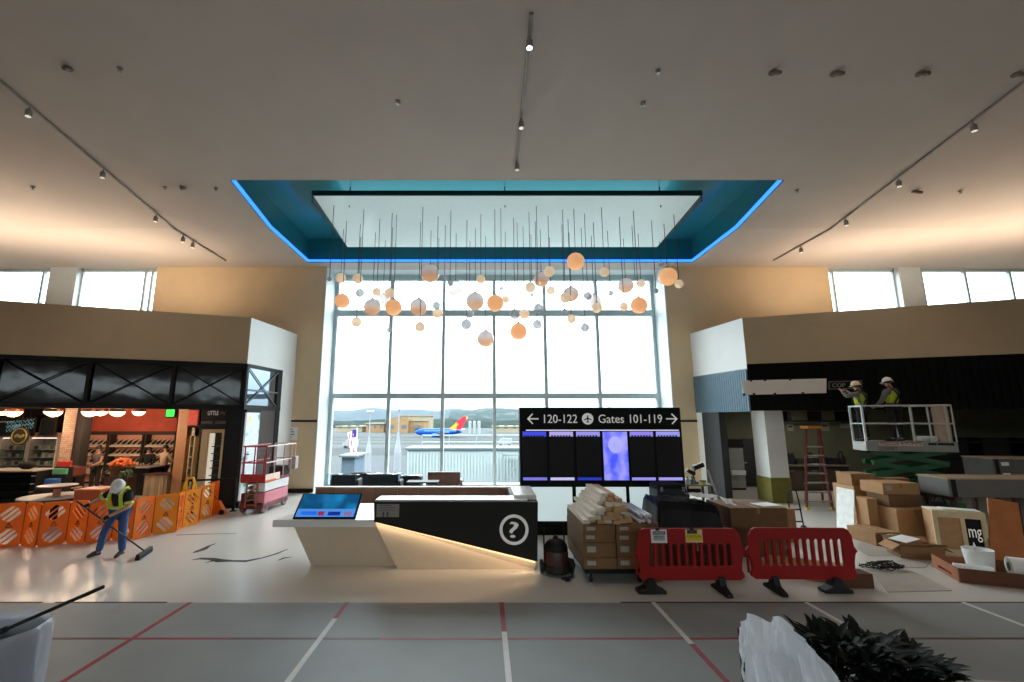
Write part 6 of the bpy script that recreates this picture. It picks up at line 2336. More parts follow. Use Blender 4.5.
t = thing('red_bucket', 'small red bucket on the floor beside the hand truck', 'bucket', (rx_, 12.75, 0))
MB().lathe([(.11, 0), (.14, .26), (.125, .26), (.10, .02)], (rx_, 12.75, 0), 18).build('body', red, t, smooth=True)
MB().tube([(rx_ - .14, 12.75, .25), (rx_ - .09, 12.75, .38), (rx_, 12.75, .43), (rx_ + .09, 12.75, .38), (rx_ + .14, 12.75, .25)], .008, 6).build('handle', steel, t)

# ================================================================== RED BARRIERS
bar_red = M('red barrier plastic', (158, 16, 18), .5, var=.06, spec=.35)


def red_barrier(pa, pb, label, feet, hi):
    pa, pb = Vector(pa), Vector(pb)
    ex = (pb - pa)
    w_ = ex.length
    ex.normalize()
    nrm = ex.cross(UZ)
    t = thing('crowd_barrier', label, 'barrier', ((pa.x + pb.x) / 2, (pa.y + pb.y) / 2, 0), 0, 'red plastic barriers')
    z0_, z1_ = .20, 1.04
    outer = [(.10, z0_), (w_ - .10, z0_), (w_ - .02, z0_ + .06), (w_ - .06, z0_ + .16), (w_ - .05, z0_ + .30), (w_ - .02, .62), (w_ + .02, .66), (w_ - .03, .74), (w_ - .05, z1_ - .12), (w_ - .10, z1_ - .03), (w_ - .16, z1_),
             (.16, z1_), (.10, z1_ - .03), (.05, z1_ - .12), (.03, .74), (-.03, .66), (.0, .62), (.05, z0_ + .30), (.06, z0_ + .16), (.02, z0_ + .06)]
    n_ = 11
    holes = []
    for k_ in range(n_):
        c_ = .20 + (w_ - .40) * (k_ + .5) / n_
        hw = (w_ - .40) / n_ * .29
        zb_, zt_ = .42, hi
        pts = [(c_ - hw, zb_ + .02), (c_ - hw + .015, zb_), (c_ + hw - .015, zb_), (c_ + hw, zb_ + .02), (c_ + hw, zt_ - .03), (c_ + hw - .02, zt_), (c_ - hw + .02, zt_), (c_ - hw, zt_ - .03)]
        holes.append(pts)
    o = MB().plate(outer, holes, pa + nrm * .025, ex, UZ, .05).build('panel', bar_red, t, bevel=.006)
    for d, wide in feet:
        c_ = pa + ex * d
        m_ = MB()
        if wide:
            m_.prism([c_ + ex * q + UZ * z - nrm * .10 for q, z in ((-.24, 0), (.24, 0), (.24, .05), (.10, .10), (.05, .24), (-.05, .24), (-.10, .10), (-.24, .05))], nrm * .2)
        else:
            m_.prism([c_ + nrm * q + UZ * z - ex * .055 for q, z in ((-.28, 0), (.28, 0), (.28, .05), (.10, .12), (.05, .26), (-.05, .26), (-.10, .12), (-.28, .05))], ex * .11)
        m_.build('foot', rubber, t, bevel=.012)
    MB().tube([pa + ex * .0 + UZ * .62, pa + ex * .0 + UZ * .30], .022, 8).build('coupling_pin', bar_red, t)
    return t, ex, nrm


bA, bB = PZ(638, 592.5), PZ(745, 592.5)
bA.z = bB.z = 0
Yr = bA.y
t1, ex1, n1 = red_barrier((bA.x, Yr, 0), (PY(744.5, 560, Yr).x, Yr, 0), 'red plastic barrier with two notices taped on it, left of the pair', [(.22, True), (1.43, False)], .80)
t2, ex2, n2 = red_barrier((PY(745.5, 560, Yr + .06).x + .04, Yr + .06, 0), (PY(855, 560, Yr + .06).x, Yr + .02, 0), 'red plastic barrier without notices, right of the pair', [(.42, False), (1.44, True)], .86)
for i, (x0, x1, y0, y1, lab) in enumerate(((651.5, 666.5, 529.5, 543, 'white warning notice with black heading on the left red barrier'), (686, 702, 529.5, 542.5, 'yellow caution notice taped on the left red barrier'))):
    Yn = Yr - .03
    a, b_ = PY(x0, y1, Yn), PY(x1, y0, Yn)
    t = thing('barrier_notice', lab, 'notice', ((a.x + b_.x) / 2, Yn, a.z))
    MB().box(a.x, b_.x, Yn, Yn + .004, a.z, b_.z).build('sheet', paper if i == 0 else M('cream card', (226, 204, 150), .6), t)
    if i == 0:
        MB().box(a.x + .03, b_.x - .03, Yn - .003, Yn, b_.z - .085, b_.z - .03).build('heading_block', M('black print', (30, 30, 34), .6, var=0), t)
        MB().box(a.x + .04, b_.x - .04, Yn - .003, Yn, a.z + .04, b_.z - .095).build('text_block', M('grey block', (176, 172, 170), .6, var=0), t)
        l_ = text_mb('DANGER', b_.x - a.x - .09, .035, (a.x + .045, Yn - .004, b_.z - .075), depth=.001)
        l_.build('lettering', paper, t)
        l_ = text_mb('KEEP OUT', b_.x - a.x - .12, .04, (a.x + .06, Yn - .004, a.z + .085), depth=.001)
        l_.build('lettering', M('black print', (30, 30, 34)), t)
    else:
        MB().box(a.x + .015, b_.x - .015, Yn - .003, Yn, a.z + .03, b_.z - .08).build('yellow_block', M('caution yellow', (222, 196, 36), .6, var=0), t)
        MB().box(a.x + .03, b_.x - .09, Yn - .003, Yn, b_.z - .07, b_.z - .005).build('heading_block', M('brown print', (74, 56, 40), .6, var=0), t)
        l_ = text_mb('CAUTION', b_.x - a.x - .06, .05, (a.x + .03, Yn - .004, a.z + .075), depth=.001)
        l_.build('lettering', M('olive print', (120, 104, 20), .6, var=0), t)
    tp_ = MB().box(a.x + .08, a.x + .15, Yn - .002, Yn + .03, b_.z - .02, b_.z + .02)
    tp_.build('tape', blackcloth, t)

# ================================================================== LADDER
lx0, lx1 = PY(803.5, 506, 15.9).x, PY(828.5, 506, 15.9).x
tz_ = PY(812, 427, 15.9).z
lad = thing('step_ladder', 'tall red stepladder with an orange top cap and metal treads', 'ladder', ((lx0 + lx1) / 2, 16.2, 0))
fib = M('red fibreglass rail', (126, 58, 50), .5)
cxl = PY(812.2, 428, 16.35).x
for x0, x1, xr_f in ((lx0, cxl - .22, lx0 * 1.075), (lx1, cxl + .22, lx1 * 1.05)):
    MB().bar((x0, 15.75, .03), (x1, 16.35, tz_ - .06), .05, .09).build('front_rail', fib, lad)
    MB().bar((xr_f, 16.95, .0), (x1 + .04, 16.45, tz_ - .06), .04, .06).build('rear_rail', fib, lad)
for k in range(8):
    f_ = .09 + .095 * k * 1.18
    if f_ > .86:
        break
    xa, xb = lx0 + (cxl - .22 - lx0) * f_, lx1 + (cxl + .22 - lx1) * f_
    yy, zz_ = 15.75 + .6 * f_, (tz_ - .06) * f_
    MB().box(xa, xb, yy - .06, yy + .06, zz_ - .02, zz_ + .02).build('tread', M('ribbed aluminium', (176, 178, 178), .35, .6), lad)
MB().box(cxl - .27, cxl + .27, 16.2, 16.6, tz_ - .06, tz_ + .03).build('top_cap', M('orange cap', (240, 150, 30), .4), lad, bevel=.01)
for f_ in (.25, .6):
    xa, xb = lx0 + (cxl - .22 - lx0) * f_, lx1 + (cxl + .22 - lx1) * f_
    MB().bar((xa + .75 * (1 - f_), 16.95 - .5 * f_, tz_ * f_), (xb + .5 * (1 - f_), 16.95 - .5 * f_, tz_ * f_), .03).build('rear_brace', steel, lad)
for x in (lx0, lx1):
    MB().box(x - .05, x + .05, 15.68, 15.8, 0, .06).build('foot', M('yellow foot', (220, 170, 40), .5), lad)

# ================================================================== RIGHT SHOP INTERIOR
ygrey = M('dusty dark kitchen unit', (44, 42, 38), .6, var=.25, scale=3)
a, b_ = PY(783, 480, 19.6), PY(852, 480, 19.6)
zt = PY(820, 465, 19.6).z
t = thing('back_counter', 'long dark counter along the back wall of the right shop behind the ladder', 'counter', ((a.x + b_.x) / 2, 19.8, 0))
MB().box(a.x, b_.x, 19.7, 20.5, 0, zt - .06).build('body', ygrey, t)
MB().box(a.x - .05, b_.x + .05, 19.6, 20.55, zt - .06, zt).build('worktop', M('dusty worktop', (110, 100, 86), .6, var=.15), t)
for k in range(3):
    x0 = a.x + (b_.x - a.x) * k / 3 + .04
    o = MB().box(x0, x0 + (b_.x - a.x) / 3 - .08, 19.67, 19.7, .1, zt - .14).build('door', M('dark brown door', (62, 50, 40), .6, var=.15), t)
    MB().box(x0 + .3, x0 + .5, 19.64, 19.67, zt - .26, zt - .23).build('handle', steel, o)
rk = random.Random(4)
kinds = [('coffee machine', .62, .5), ('dark tray stack', .5, .25), ('wrapped mixer', .4, .5), ('black kettle', .3, .35), ('dark toolbox', .5, .3), ('covered grinder', .3, .55)]
x = a.x + .1
for k, (nm, w_, h_) in enumerate(kinds):
    t = thing(nm.replace(' ', '_'), '%s on the back counter between the white column and the green lift' % nm, 'kitchen equipment', (x + w_ / 2, 19.95, zt))
    if k in (0, 4):
        MB().box(x, x + w_, 19.75, 20.2, zt, zt + h_ * .75).build('body', M('black enamel', (24, 24, 24), .35, var=.2), t, bevel=.03)
        MB().box(x + .04, x + w_ - .04, 19.72, 20.1, zt + h_ * .76, zt + h_).build('top_part', ygrey, t, bevel=.02)
    elif k == 1:
        for q in range(4):
            MB().box(x + .02 * (q % 2), x + w_ - .02 * (q % 2), 19.75, 20.2, zt + q * .06, zt + q * .06 + .05).build('tray', ygrey, t, bevel=.01)
    else:
        MB().lathe([(w_ * .42, 0), (w_ * .5, .04), (w_ * .42, h_ * .55), (w_ * .25, h_ * .8), (w_ * .3, h_ * .86), (w_ * .05, h_)], (x + w_ / 2, 19.95, zt), 16).build('body', M('black enamel', (24, 24, 24)), t, smooth=True)
        MB().tube([(x + w_ * .9, 19.95, zt + h_ * .2), (x + w_ * 1.15, 19.95, zt + h_ * .35), (x + w_ * .85, 19.95, zt + h_ * .65)], .02, 8).build('handle', black_metal, t)
    x += w_ + .04 + .03 * rk.random()
# second dark counter deep right
a, b_ = PY(940, 480, 18.5), PY(1030, 480, 18.5)
t = thing('dark_shelf_unit', 'dark shelf unit deep in the right shop beyond the long grey boxes', 'shelving', ((a.x + b_.x) / 2, 18.7, 0))
MB().box(a.x, b_.x, 18.9, 19.0, 0, 2.2).build('back_panel', ygrey, t)
for k in range(3):
    MB().box(a.x, b_.x, 18.4, 18.9, .6 + .7 * k, .65 + .7 * k).build('shelf', ygrey, t)
for x in (a.x, (a.x + b_.x) / 2, b_.x - .06):
    MB().box(x, x + .06, 18.4, 18.9, 0, 2.2).build('upright', black_metal, t)
# hanging pipe rail with brackets, papers on the wall
a, b_ = PY(784, 421, 20.4), PY(856, 421, 20.4)
t = thing('pipe_rail', 'thin dark pipe on brackets along the top of the right shop back wall', 'pipe', ((a.x + b_.x) / 2, 20.4, a.z))
MB().tube([(a.x, 20.4, a.z), (b_.x, 20.4, a.z)], .035, 8).build('pipe', black_metal, t)
for px in (789, 819, 847):
    x = PY(px, 418, 20.4).x
    MB().box(x - .09, x + .09, 20.36, 20.98, a.z - .02, a.z + .42).build('bracket', black_metal, t)
for px0_, py0_, px1_, py1_, lab in ((788, 424, 793.5, 431, 'pale paper with print pinned high on the back wall left of the ladder'), (822, 422, 829, 431, 'pale paper pinned on the back wall right of the ladder top'), (841, 419, 852, 428, 'white sheet on the back wall beside the lift platform')):
    a, b_ = PY(px0_, py1_, 20.95), PY(px1_, py0_, 20.95)
    t = thing('wall_paper_sheet', lab, 'paper', ((a.x + b_.x) / 2, 20.98, a.z))
    MB().box(a.x, b_.x, 20.975, 20.995, a.z, b_.z).build('sheet', M('dull paper', (150, 150, 134), .8), t)
    MB().box(a.x + .04, b_.x - .06, 20.97, 20.976, (a.z + b_.z) / 2, (a.z + b_.z) / 2 + .06).build('print', black_metal, t)
# grey dispenser and dark doors in the left bay of the right shop
a, b_ = PY(731, 490, 19.9), PY(742, 439, 19.9)
t = thing('drink_dispenser', 'tall narrow grey dispenser with a dark head in the passage beside the white column', 'dispenser', ((a.x + b_.x) / 2, 20, 0))
MB().box(a.x, b_.x, 19.9, 20.3, .08, b_.z - .35).build('body', M('grey enamel', (142, 144, 140), .5), t, bevel=.02)
MB().box(a.x - .03, b_.x + .03, 19.86, 20.32, b_.z - .36, b_.z).build('head', black_metal, t, bevel=.02)
MB().box(a.x + .04, b_.x - .02, 19.8, 19.9, .62, .8).build('drip_tray', white_plastic, t)
MB().box(a.x + .02, b_.x - .02, 19.92, 20.28, 0, .08).build('plinth', black_metal, t)
a, b_ = PY(744.5, 490, 20.9), PY(762, 438.5, 20.9)
d_ = struct(MB().box(a.x, b_.x, 20.9, 20.98, 0, b_.z), 'door_1', M('charcoal door', (40, 40, 42), .5))
MB().box(a.x + .08, a.x + .2, 20.84, 20.9, 1.0, 1.05).build('door_handle', steel, d_)

# fascia signs on the right shop
Pn = PLR
n_ = NR
g = slab([(743, 380.5), (826.5, 378.5), (826.5, 393), (743, 394.8)], (CR, NR), .05, .12)
t = thing('blank_sign_board', 'long blank white sign board on the black boards of the right shop', 'sign', tuple(PP(785, 394, CR, NR)))
g.build('board', M('blank sign face', (238, 224, 214), .5, var=.03), t, bevel=.005)
m_ = MB()
for x, y in ((751, 380.2), (765, 379.8), (790, 379.2), (744, 394.6), (754, 394.4), (775, 394.1), (803, 393.6)):
    p = PP(x, y, CR + NR * .14, NR)
    m_.obox(p, (.07, .04, .09), (0, 0, math.atan2(DR.y, DR.x)))
m_.build('clips', black_metal, t)
t = thing('framed_sign', 'small black framed sign lettered COP beside the blank white board', 'sign', tuple(PP(845, 388, CR, NR)))
fr = MB()
c4 = [PP(x, y, CR + NR * .13, NR) for x, y in ((829, 381.8), (861.5, 380.8), (861.5, 388), (829, 389.2))]
for i in range(4):
    fr.bar(c4[i], c4[(i + 1) % 4], .035, .03, NR)
fr.build('frame', M('grey sign frame', (92, 90, 88), .5), t)
MB().prism([p - NR * .01 for p in c4], -NR * .03).build('panel', black_panel, t)
p0_, p1_ = PP(832.5, 387.2, CR + NR * .125, NR), PP(845, 383.2, CR + NR * .125, NR)
text_mb('COP', (p1_ - p0_).dot(DR), p1_.z - p0_.z, p0_, DR, UZ, .012).build('lettering', M('grey lettering', (150, 146, 138)), t)

# ================================================================== GREEN SCISSOR LIFT WITH TWO WORKERS
green = M('lift green', (16, 92, 48), .45, var=.1)
pale = M('pale grey lift paint', (196, 198, 194), .45, var=.05)
LX, LY = PY(866, 447, 13.25).x, 13.25
lift = thing('scissor_lift', 'large green scissor lift raised, two workers standing in its pale railed basket', 'scissor lift', (LX, LY, 0), R(-18))
Lw, Ld = 2.06, .78
zb_, zd = 2.04, 2.31
MB().box(0, Lw, 0, Ld, zb_ + .1, zd - .03).build('deck', pale, lift, local=True)
MB().box(0, Lw, -.03, 0, zb_, zd).build('toe_board', M('grey toe board', (150, 152, 146), .5, var=.08), lift, local=True)
MB().box(0, Lw, Ld, Ld + .03, zb_, zd).build('toe_board', pale, lift, local=True)
MB().box(-.02, 0.10, 0, Ld, zb_, zb_ + .14).build('end_board', pale, lift, local=True)
rm = MB()
zr_ = 3.30
for z in (2.80, zr_):
    rm.tube([(0.02, 0, z), (Lw, 0, z)], .022, 8)
    rm.tube([(0.02, Ld, z), (Lw, Ld, z)], .022, 8)
    rm.tube([(Lw, 0, z), (Lw, Ld, z)], .022, 8)
for x in (Lw * .55, Lw * .74, Lw * .93, Lw):
    rm.tube([(x, 0, zd), (x, 0, zr_)], .02, 8)
    rm.tube([(x, Ld, zd), (x, Ld, zr_)], .02, 8)
rm.build('guard_rail', pale, lift, local=True, smooth=True)
rm = MB()
for y in (0, Ld):
    rm.bar((.02, y, zb_), (.02, y, zr_ + .02), .05, .05)
rm.bar((.02, 0, zr_), (.02, Ld, zr_), .05, .05)
rm.bar((.02, 0, 2.8), (.02, Ld, 2.8), .03, .03)
rm.build('end_gate', M('white gate frame', (226, 230, 230), .4), lift, local=True)
MB().box(Lw - .30, Lw - .02, .1, .32, zd - .02, zr_ + .03).build('control_post', M('beige control post', (206, 178, 158), .6, var=.1), lift, local=True, bevel=.02)
MB().obox((Lw - .55, .2, zd + .08), (.4, .25, .14), (0, 0, R(8))).build('white_bag', white_plastic, lift, local=True, bevel=.04)
stk = M('pale sticker', (216, 196, 190), .5, var=.25, scale=30)
o = MB().box(.30, 1.30, -.036, -.03, zb_ + .15, zd - .03).build('warning_strip', stk, lift, local=True)
l_ = text_mb('RESCUE 4 PUMPS', .92, .09, (.34, -.038, zb_ + .175), depth=.003)
l_.build('lettering', M('red brown print', (150, 70, 66), .6, var=0), lift, local=True)
text_mb('..S3390RT', .5, .08, (.22, -.034, zb_ + .035), depth=.003).build('lettering', M('dark print', (44, 46, 44), .6, var=0), lift, local=True)
m_ = MB()
for x in (1.42, 1.62, 1.80):
    m_.box(x, x + .18, -.036, -.03, zb_ + .18, zb_ + .24)
m_.build('dark_labels', black_metal, lift, local=True)
nst = 4
z0s = .72
for k in range(nst):
    z, z2_ = z0s + (zb_ - z0s) * k / nst, z0s + (zb_ - z0s) * (k + 1) / nst
    for s_ in (-1, 1):
        a_, c_ = (.15, z), (Lw - .2, z2_)
        if s_ < 0:
            a_, c_ = (.15, z2_), (Lw - .2, z)
        m_ = MB()
        for y in (.12, Ld - .12):
            m_.bar((a_[0], y + s_ * .035, a_[1]), (c_[0], y + s_ * .035, c_[1]), .05, .13)
        m_.build('scissor_arm', green, lift, local=True)
MB().box(0, Lw, .05, Ld - .05, .26, .72).build('chassis', green, lift, local=True, bevel=.03)
for x in (.3, Lw - .3):
    for y in (-.04, Ld - .12):
        wq = MB().lathe([(.26, 0), (.29, .03), (.29, .13), (.26, .16)], (x, y, .29), 22, 'Y').build('wheel', rubber, lift, local=True)
        MB().lathe([(.13, -.01), (.13, .17)], (x, y, .29), 14, 'Y').build('hub', green, wq, local=True)


def on_lift(x, y):
    c_, s_ = math.cos(R(-18)), math.sin(R(-18))
    return (LX + x * c_ - y * s_, LY + x * s_ + y * c_, zd - .03)


grey_sh = M('grey long sleeve', (112, 112, 108), .85, var=.1)
dk_tr = M('dark work trousers', (26, 26, 28), .85, var=.15)
person('worker', 'person in cream hard hat and lime vest, left of the two in the lift basket', on_lift(.20, .48), R(205),
       dict(elL=(-.30, -.20, 1.32), wrL=(-.16, -.36, 1.50), elR=(.30, -.20, 1.34), wrR=(.14, -.38, 1.52), hd=(0, -.04, 1.58), tp=(0, -.06, 1.70)),
       grey_sh, dk_tr, rubber, sleeve=.93, hair=(hair_d, 'short'), hat=M('cream hard hat', (236, 218, 176), .3), vest=full_vest, scale=.98)
person('worker', 'person in white hard hat and lime vest, right of the two in the lift basket', on_lift(.95, .42), R(198),
       dict(elL=(-.28, -.12, 1.18), wrL=(-.25, -.30, 1.04), elR=(.30, -.06, 1.15), wrR=(.28, -.24, 1.00), hd=(-.02, -.04, 1.58), tp=(-.04, -.07, 1.70),
            hpL=(-.11, 0, .92), hpR=(.11, 0, .92), knL=(-.16, -.02, .50), knR=(.16, .0, .50), anL=(-.20, .02, .09), anR=(.20, .02, .09), toL=(-.23, -.14, .045), toR=(.23, -.14, .045)),
       grey_sh, dk_tr, rubber, sleeve=.93, hair=(hair_d, 'short'), hat=hat_white, vest=full_vest, scale=1.03)

# ================================================================== CARTON PILE ON THE RIGHT
cb1 = M('bright cardboard', (182, 140, 98), .85, var=.06, scale=7)
carton('carton', 'large brown carton with a sunlit left side in the middle of the right-hand carton pile', 'box', 9.93, 10.85, 11.5, 12.6, 0, .78, cb1)
carton('carton', 'open brown carton standing on the right part of the large pile carton', 'box', 10.0, 10.84, 11.75, 12.4, .785, 1.06, cardboard_dk, flaps=False, tape=False)
carton('carton', 'wide tan carton with a white label, topmost on the right-hand carton pile', 'box', 9.98, 10.9, 11.85, 12.55, 1.065, 1.34, cb1, lab_side=True)
carton('carton', 'tall tan carton standing behind the white leaning panel', 'box', 9.95, 10.65, 12.75, 13.5, 0, 1.14, cb1)
carton('carton', 'dark sided carton on top of the tall tan carton near the ladder', 'box', 10.0, 10.6, 12.8, 13.4, 1.145, 1.46, cardboard, R(-4))
carton('carton', 'tan carton with raised lid, between the top cartons of the pile', 'box', 10.70, 11.4, 12.64, 12.96, 0, 1.36, cardboard)
carton('carton', 'small open tan carton on the front edge of the large pile carton', 'box', 9.66, 9.92, 12.0, 12.4, 0, .95, cb1, tape=False)
carton('carton', 'low pale carton on the floor in front of the right-hand carton pile', 'box', 9.15, 9.75, 11.3, 12.1, 0, .30, cardboard, R(3))
o = MB().prism([(9.50, 12.35, 0), (9.50, 12.95, 0), (9.64, 12.95, 1.10), (9.64, 12.35, 1.10)], (.03, 0, 0)).build('foam_board', M('white foam panel', (236, 236, 232), .6), bevel=.004)
tag(o, 'white panel leaning against the left side of the carton pile', 'panel')
# plastic bag, open carton with paper
p = PZ(904, 551)
m_ = MB()
m_.sphere((p.x, p.y + .2, .17), .2, 16, 10, (1.0, .9, .85))
for v in m_.v:
    d = mnoise.noise(v * 7) * .06
    v += (v - Vector((p.x, p.y + .2, .17))).normalized() * d
    v.z = max(v.z, .002)
o = m_.build('plastic_bag', M('smoky plastic bag', (150, 132, 116), .25, var=.2, spec=.7))
tag(o, 'crumpled smoky plastic bag on the floor beside the open carton', 'bag')
p0_, p1_ = PZ(911, 552), PZ(945, 562)
carton('carton', 'open tan carton on the floor before the timber crate, paper lying on it', 'box', 8.95, 9.75, 10.25, 10.75, 0, .24, cardboard, R(-14), flaps=True, tape=False)
o = MB().obox((9.25, 10.62, .325), (.5, .34, .01), (R(3), R(-4), R(20))).build('paper_sheet', paper)
tag(o, 'white paper lying across the open tan carton before the timber crate', 'paper')
# timber crate with a black printed panel
cr = PZ(936, 545)
K0 = Vector((PY(936, 540, 10.75).x, 10.75, .0))
K1 = Vector((PY(990, 546, 10.35).x, 10.35, .0))
ek = (K1 - K0).normalized()
nk = ek.cross(UZ)
wk_ = (K1 - K0).length
hk = PY(932, 511, 10.75).z
t = thing('timber_crate', 'pale timber framed crate with one black panel lettered mg', 'crate', tuple(K0.lerp(K1, .5)))
pine = M('pale pine', (226, 204, 160), .6, var=.06, scale=5)
ply = M('tan plywood', (190, 146, 104), .7, var=.08)
inw = -nk * .6


def kp(u, z, d=0.0):
    return K0 + ek * (u * wk_) + UZ * z + nk * d


MB().prism([kp(0.02, .03), kp(.62, .03), kp(.62, hk - .03), kp(.02, hk - .03)], -nk * .02).build('front_panel', ply, t)
MB().prism([kp(.60, .03), kp(.98, .03), kp(.98, hk - .03), kp(.60, hk - .03)], -nk * .02).build('black_panel', black_panel, t)
for u in (0.04, .56, .95):
    MB().prism([kp(u - .045, 0, .03), kp(u + .045, 0, .03), kp(u + .045, hk, .03), kp(u - .045, hk, .03)], -nk * .04).build('stile', pine, t)
for z in (.0, hk - .11):
    MB().prism([kp(0, z, .032), kp(1, z, .032), kp(1, z + .11, .032), kp(0, z + .11, .032)], -nk * .03).build('rail', pine, t)
MB().prism([kp(0, 0, 0), kp(0, hk, 0), kp(0, hk, 0) + inw, kp(0, 0, 0) + inw], ek * .02).build('side_panel', ply, t)
MB().prism([kp(1, 0, 0), kp(1, hk, 0), kp(1, hk, 0) + inw, kp(1, 0, 0) + inw], -ek * .02).build('side_panel', ply, t)
MB().prism([kp(0, 0, -.58), kp(1, 0, -.58), kp(1, hk, -.58), kp(0, hk, -.58)], -nk * .02).build('back_panel', ply, t)
MB().prism([kp(.0, hk, .03), kp(1, hk, .03), kp(1, hk, .03) + inw, kp(0, hk, .03) + inw], UZ * .025).build('lid', pine, t)
text_mb('mg', wk_ * .24, hk * .30, kp(.65, hk * .34, .004), ek, UZ, .008).build('lettering', M('white lettering', (226, 222, 212)), t)
# plywood sheet leaning, long grey boxes behind
o = MB().prism([(PY(983, 545, 10.25).x, 10.12, 0), (PY(1022, 545, 10.1).x, 10.05, 0), (PY(1021, 505, 10.5).x, 10.55, PY(1021, 504, 10.5).z), (PY(988, 500, 10.6).x, 10.6, PY(988, 498, 10.6).z)], (.01, .03, .01)).build('plywood_sheet', M('orange plywood', (186, 112, 62), .6, var=.12, scale=3))
tag(o, 'orange brown plywood sheet leaning at the right beside the timber crate', 'board')
grey_c = M('grey wrapped panel', (112, 108, 104), .45, var=.08)


def long_box(name, label, xa, xb, yn, z0_, z1_, depth, mat, rz, labs=0):
    t = thing(name, label, 'box', (xa, yn, z0_), R(rz))
    w_ = xb - xa
    MB().box(0, w_, 0, depth, 0, z1_ - z0_ - .03).build('body', mat, t, local=True, bevel=.008)
    MB().box(-.015, w_ + .015, -.015, depth + .015, z1_ - z0_ - .03, z1_ - z0_).build('lid', M('pale tan lid', (176, 152, 126), .7), t, local=True)
    MB().box(w_ * .02, w_ * .06, -.006, 0, 0, z1_ - z0_ - .03).build('strap', black_metal, t, local=True)
    for k in range(labs):
        MB().box(.22, .42, -.008, 0, (z1_ - z0_) * (.15 + .5 * k), (z1_ - z0_) * (.15 + .5 * k) + .1).build('shipping_label', paper, t, local=True)
    return t


# pallets carrying them
xa = PY(951, 500, 11.5).x
zt = PY(980, 478, 11.5).z
za = PY(980, 497, 11.5).z
for i, (x0, w_, y0, ztop, lab) in enumerate(((xa, 2.9, 11.5, za, 'timber trestle under the long grey box with a tan lid'), (PY(994, 485, 13.4).x, 2.6, 13.4, PY(1000, 480, 13.4).z, 'timber trestle under the upper grey box at the right edge'))):
    t = thing('trestle', lab, 'trestle', (x0 + w_ / 2, y0, 0))
    for x in (x0 + .15, x0 + w_ - .5):
        for yy in (y0 + .1, y0 + .75):
            MB().box(x, x + .09, yy, yy + .09, 0, ztop - .1).build('leg', wood_d, t)
        MB().box(x - .03, x + .12, y0, y0 + .95, ztop - .1, ztop - .002).build('bearer', wood_d, t)
long_box('long_grey_box', 'long grey box with a tan lid behind the timber crate', xa, xa + 2.9, 11.5, za, zt, .85, grey_c, -4)
x1_ = PY(994, 470, 13.4).x
long_box('long_grey_box', 'upper long grey box with two white labels at the right edge', x1_, x1_ + 2.6, 13.4, PY(1000, 480, 13.4).z, PY(1000, 458, 13.4).z, .9, M('slate wrapped panel', (92, 94, 92), .45, var=.08), -4, 2)
for k, (px, py, Y) in enumerate(((938, 502, 12.6),)):
    pass
bx_ = PY(941, 500, 11.5)
t = thing('tool_bag', 'black tool bag on a low stack between the carton pile and the timber crate', 'bag', (bx_.x, 11.6, .52))
MB().sphere((bx_.x, 11.6, .74), .30, 16, 10, (.95, .6, .72)).build('body', blackcloth, t, smooth=True)
MB().tube([(bx_.x - .15, 11.55, .90), (bx_.x - .08, 11.55, 1.08), (bx_.x + .08, 11.55, 1.08), (bx_.x + .15, 11.55, .90)], .02, 6).build('handle', blackcloth, t)
MB().box(bx_.x - .24, bx_.x - .16, 11.4, 11.44, .7, .85).build('white_tag', paper, t)
o = MB().box(bx_.x - .16, bx_.x + .34, 11.3, 11.9, 0, .53).build('carton', cardboard_dk, bevel=.01)
tag(o, 'dark brown carton under the black tool bag', 'box')
for k, (u, ang, z) in enumerate(((.30, 8, .0), (.62, -6, .012))):
    q = kp(u, hk + .027 + z, -.25)
    o = MB().obox(q + UZ * .006, (.62, .34, .01), (0, 0, R(ang - 25))).build('paper_sheet', paper)
    tag(o, 'white paper sheet lying on the lid of the timber crate, %s one' % ('left' if k == 0 else 'right'), 'paper')
# tray of white rolls at lower right
tray_m = M('reddish cardboard', (150, 92, 60), .8, var=.1)
tA = PZ(934, 566.5)
tB = PZ(961, 582.5)
tx0, ty0 = tB.x, tB.y
ed = (Vector((tA.x, tA.y, 0)) - Vector((tx0, ty0, 0)))
ld = ed.length
ed.normalize()
er_ = Vector((ed.y, -ed.x, 0))
t = thing('cardboard_tray', 'shallow reddish cardboard tray holding white rolls at the lower right', 'tray', (tx0, ty0, 0))
O_ = Vector((tx0, ty0, 0))
ht = .24


def tr_(a_, b_, z):
    return O_ + er_ * a_ + ed * b_ + UZ * z


MB().prism([tr_(0, 0, 0), tr_(2.0, 0, 0), tr_(2.0, 0, ht), tr_(0, 0, ht)], ed * .02).build('front_wall', M('shaded tray side', (104, 62, 40), .8, var=.1), t)  # shade on the viewer-facing wall is put into this darker brown
MB().plate([(0, 0), (ld, 0), (ld, ht), (0, ht)], [[(ld * .25, .05), (ld * .75, .05), (ld * .75, .10), (ld * .25, .10)]], O_, ed, UZ, .02).build('end_wall', tray_m, t)
MB().prism([tr_(0, ld - .02, 0), tr_(2.0, ld - .02, 0), tr_(2.0, ld - .02, ht), tr_(0, ld - .02, ht)], ed * .02).build('rear_wall', tray_m, t)
MB().prism([tr_(2.0, 0, 0), tr_(2.0, ld, 0), tr_(2.0, ld, ht), tr_(2.0, 0, ht)], er_ * .02).build('end_wall', tray_m, t)
MB().prism([tr_(0, 0, .0), tr_(2.0, 0, .0), tr_(2.0, ld, .0), tr_(0, ld, .0)], UZ * .02).build('bottom', tray_m, t)
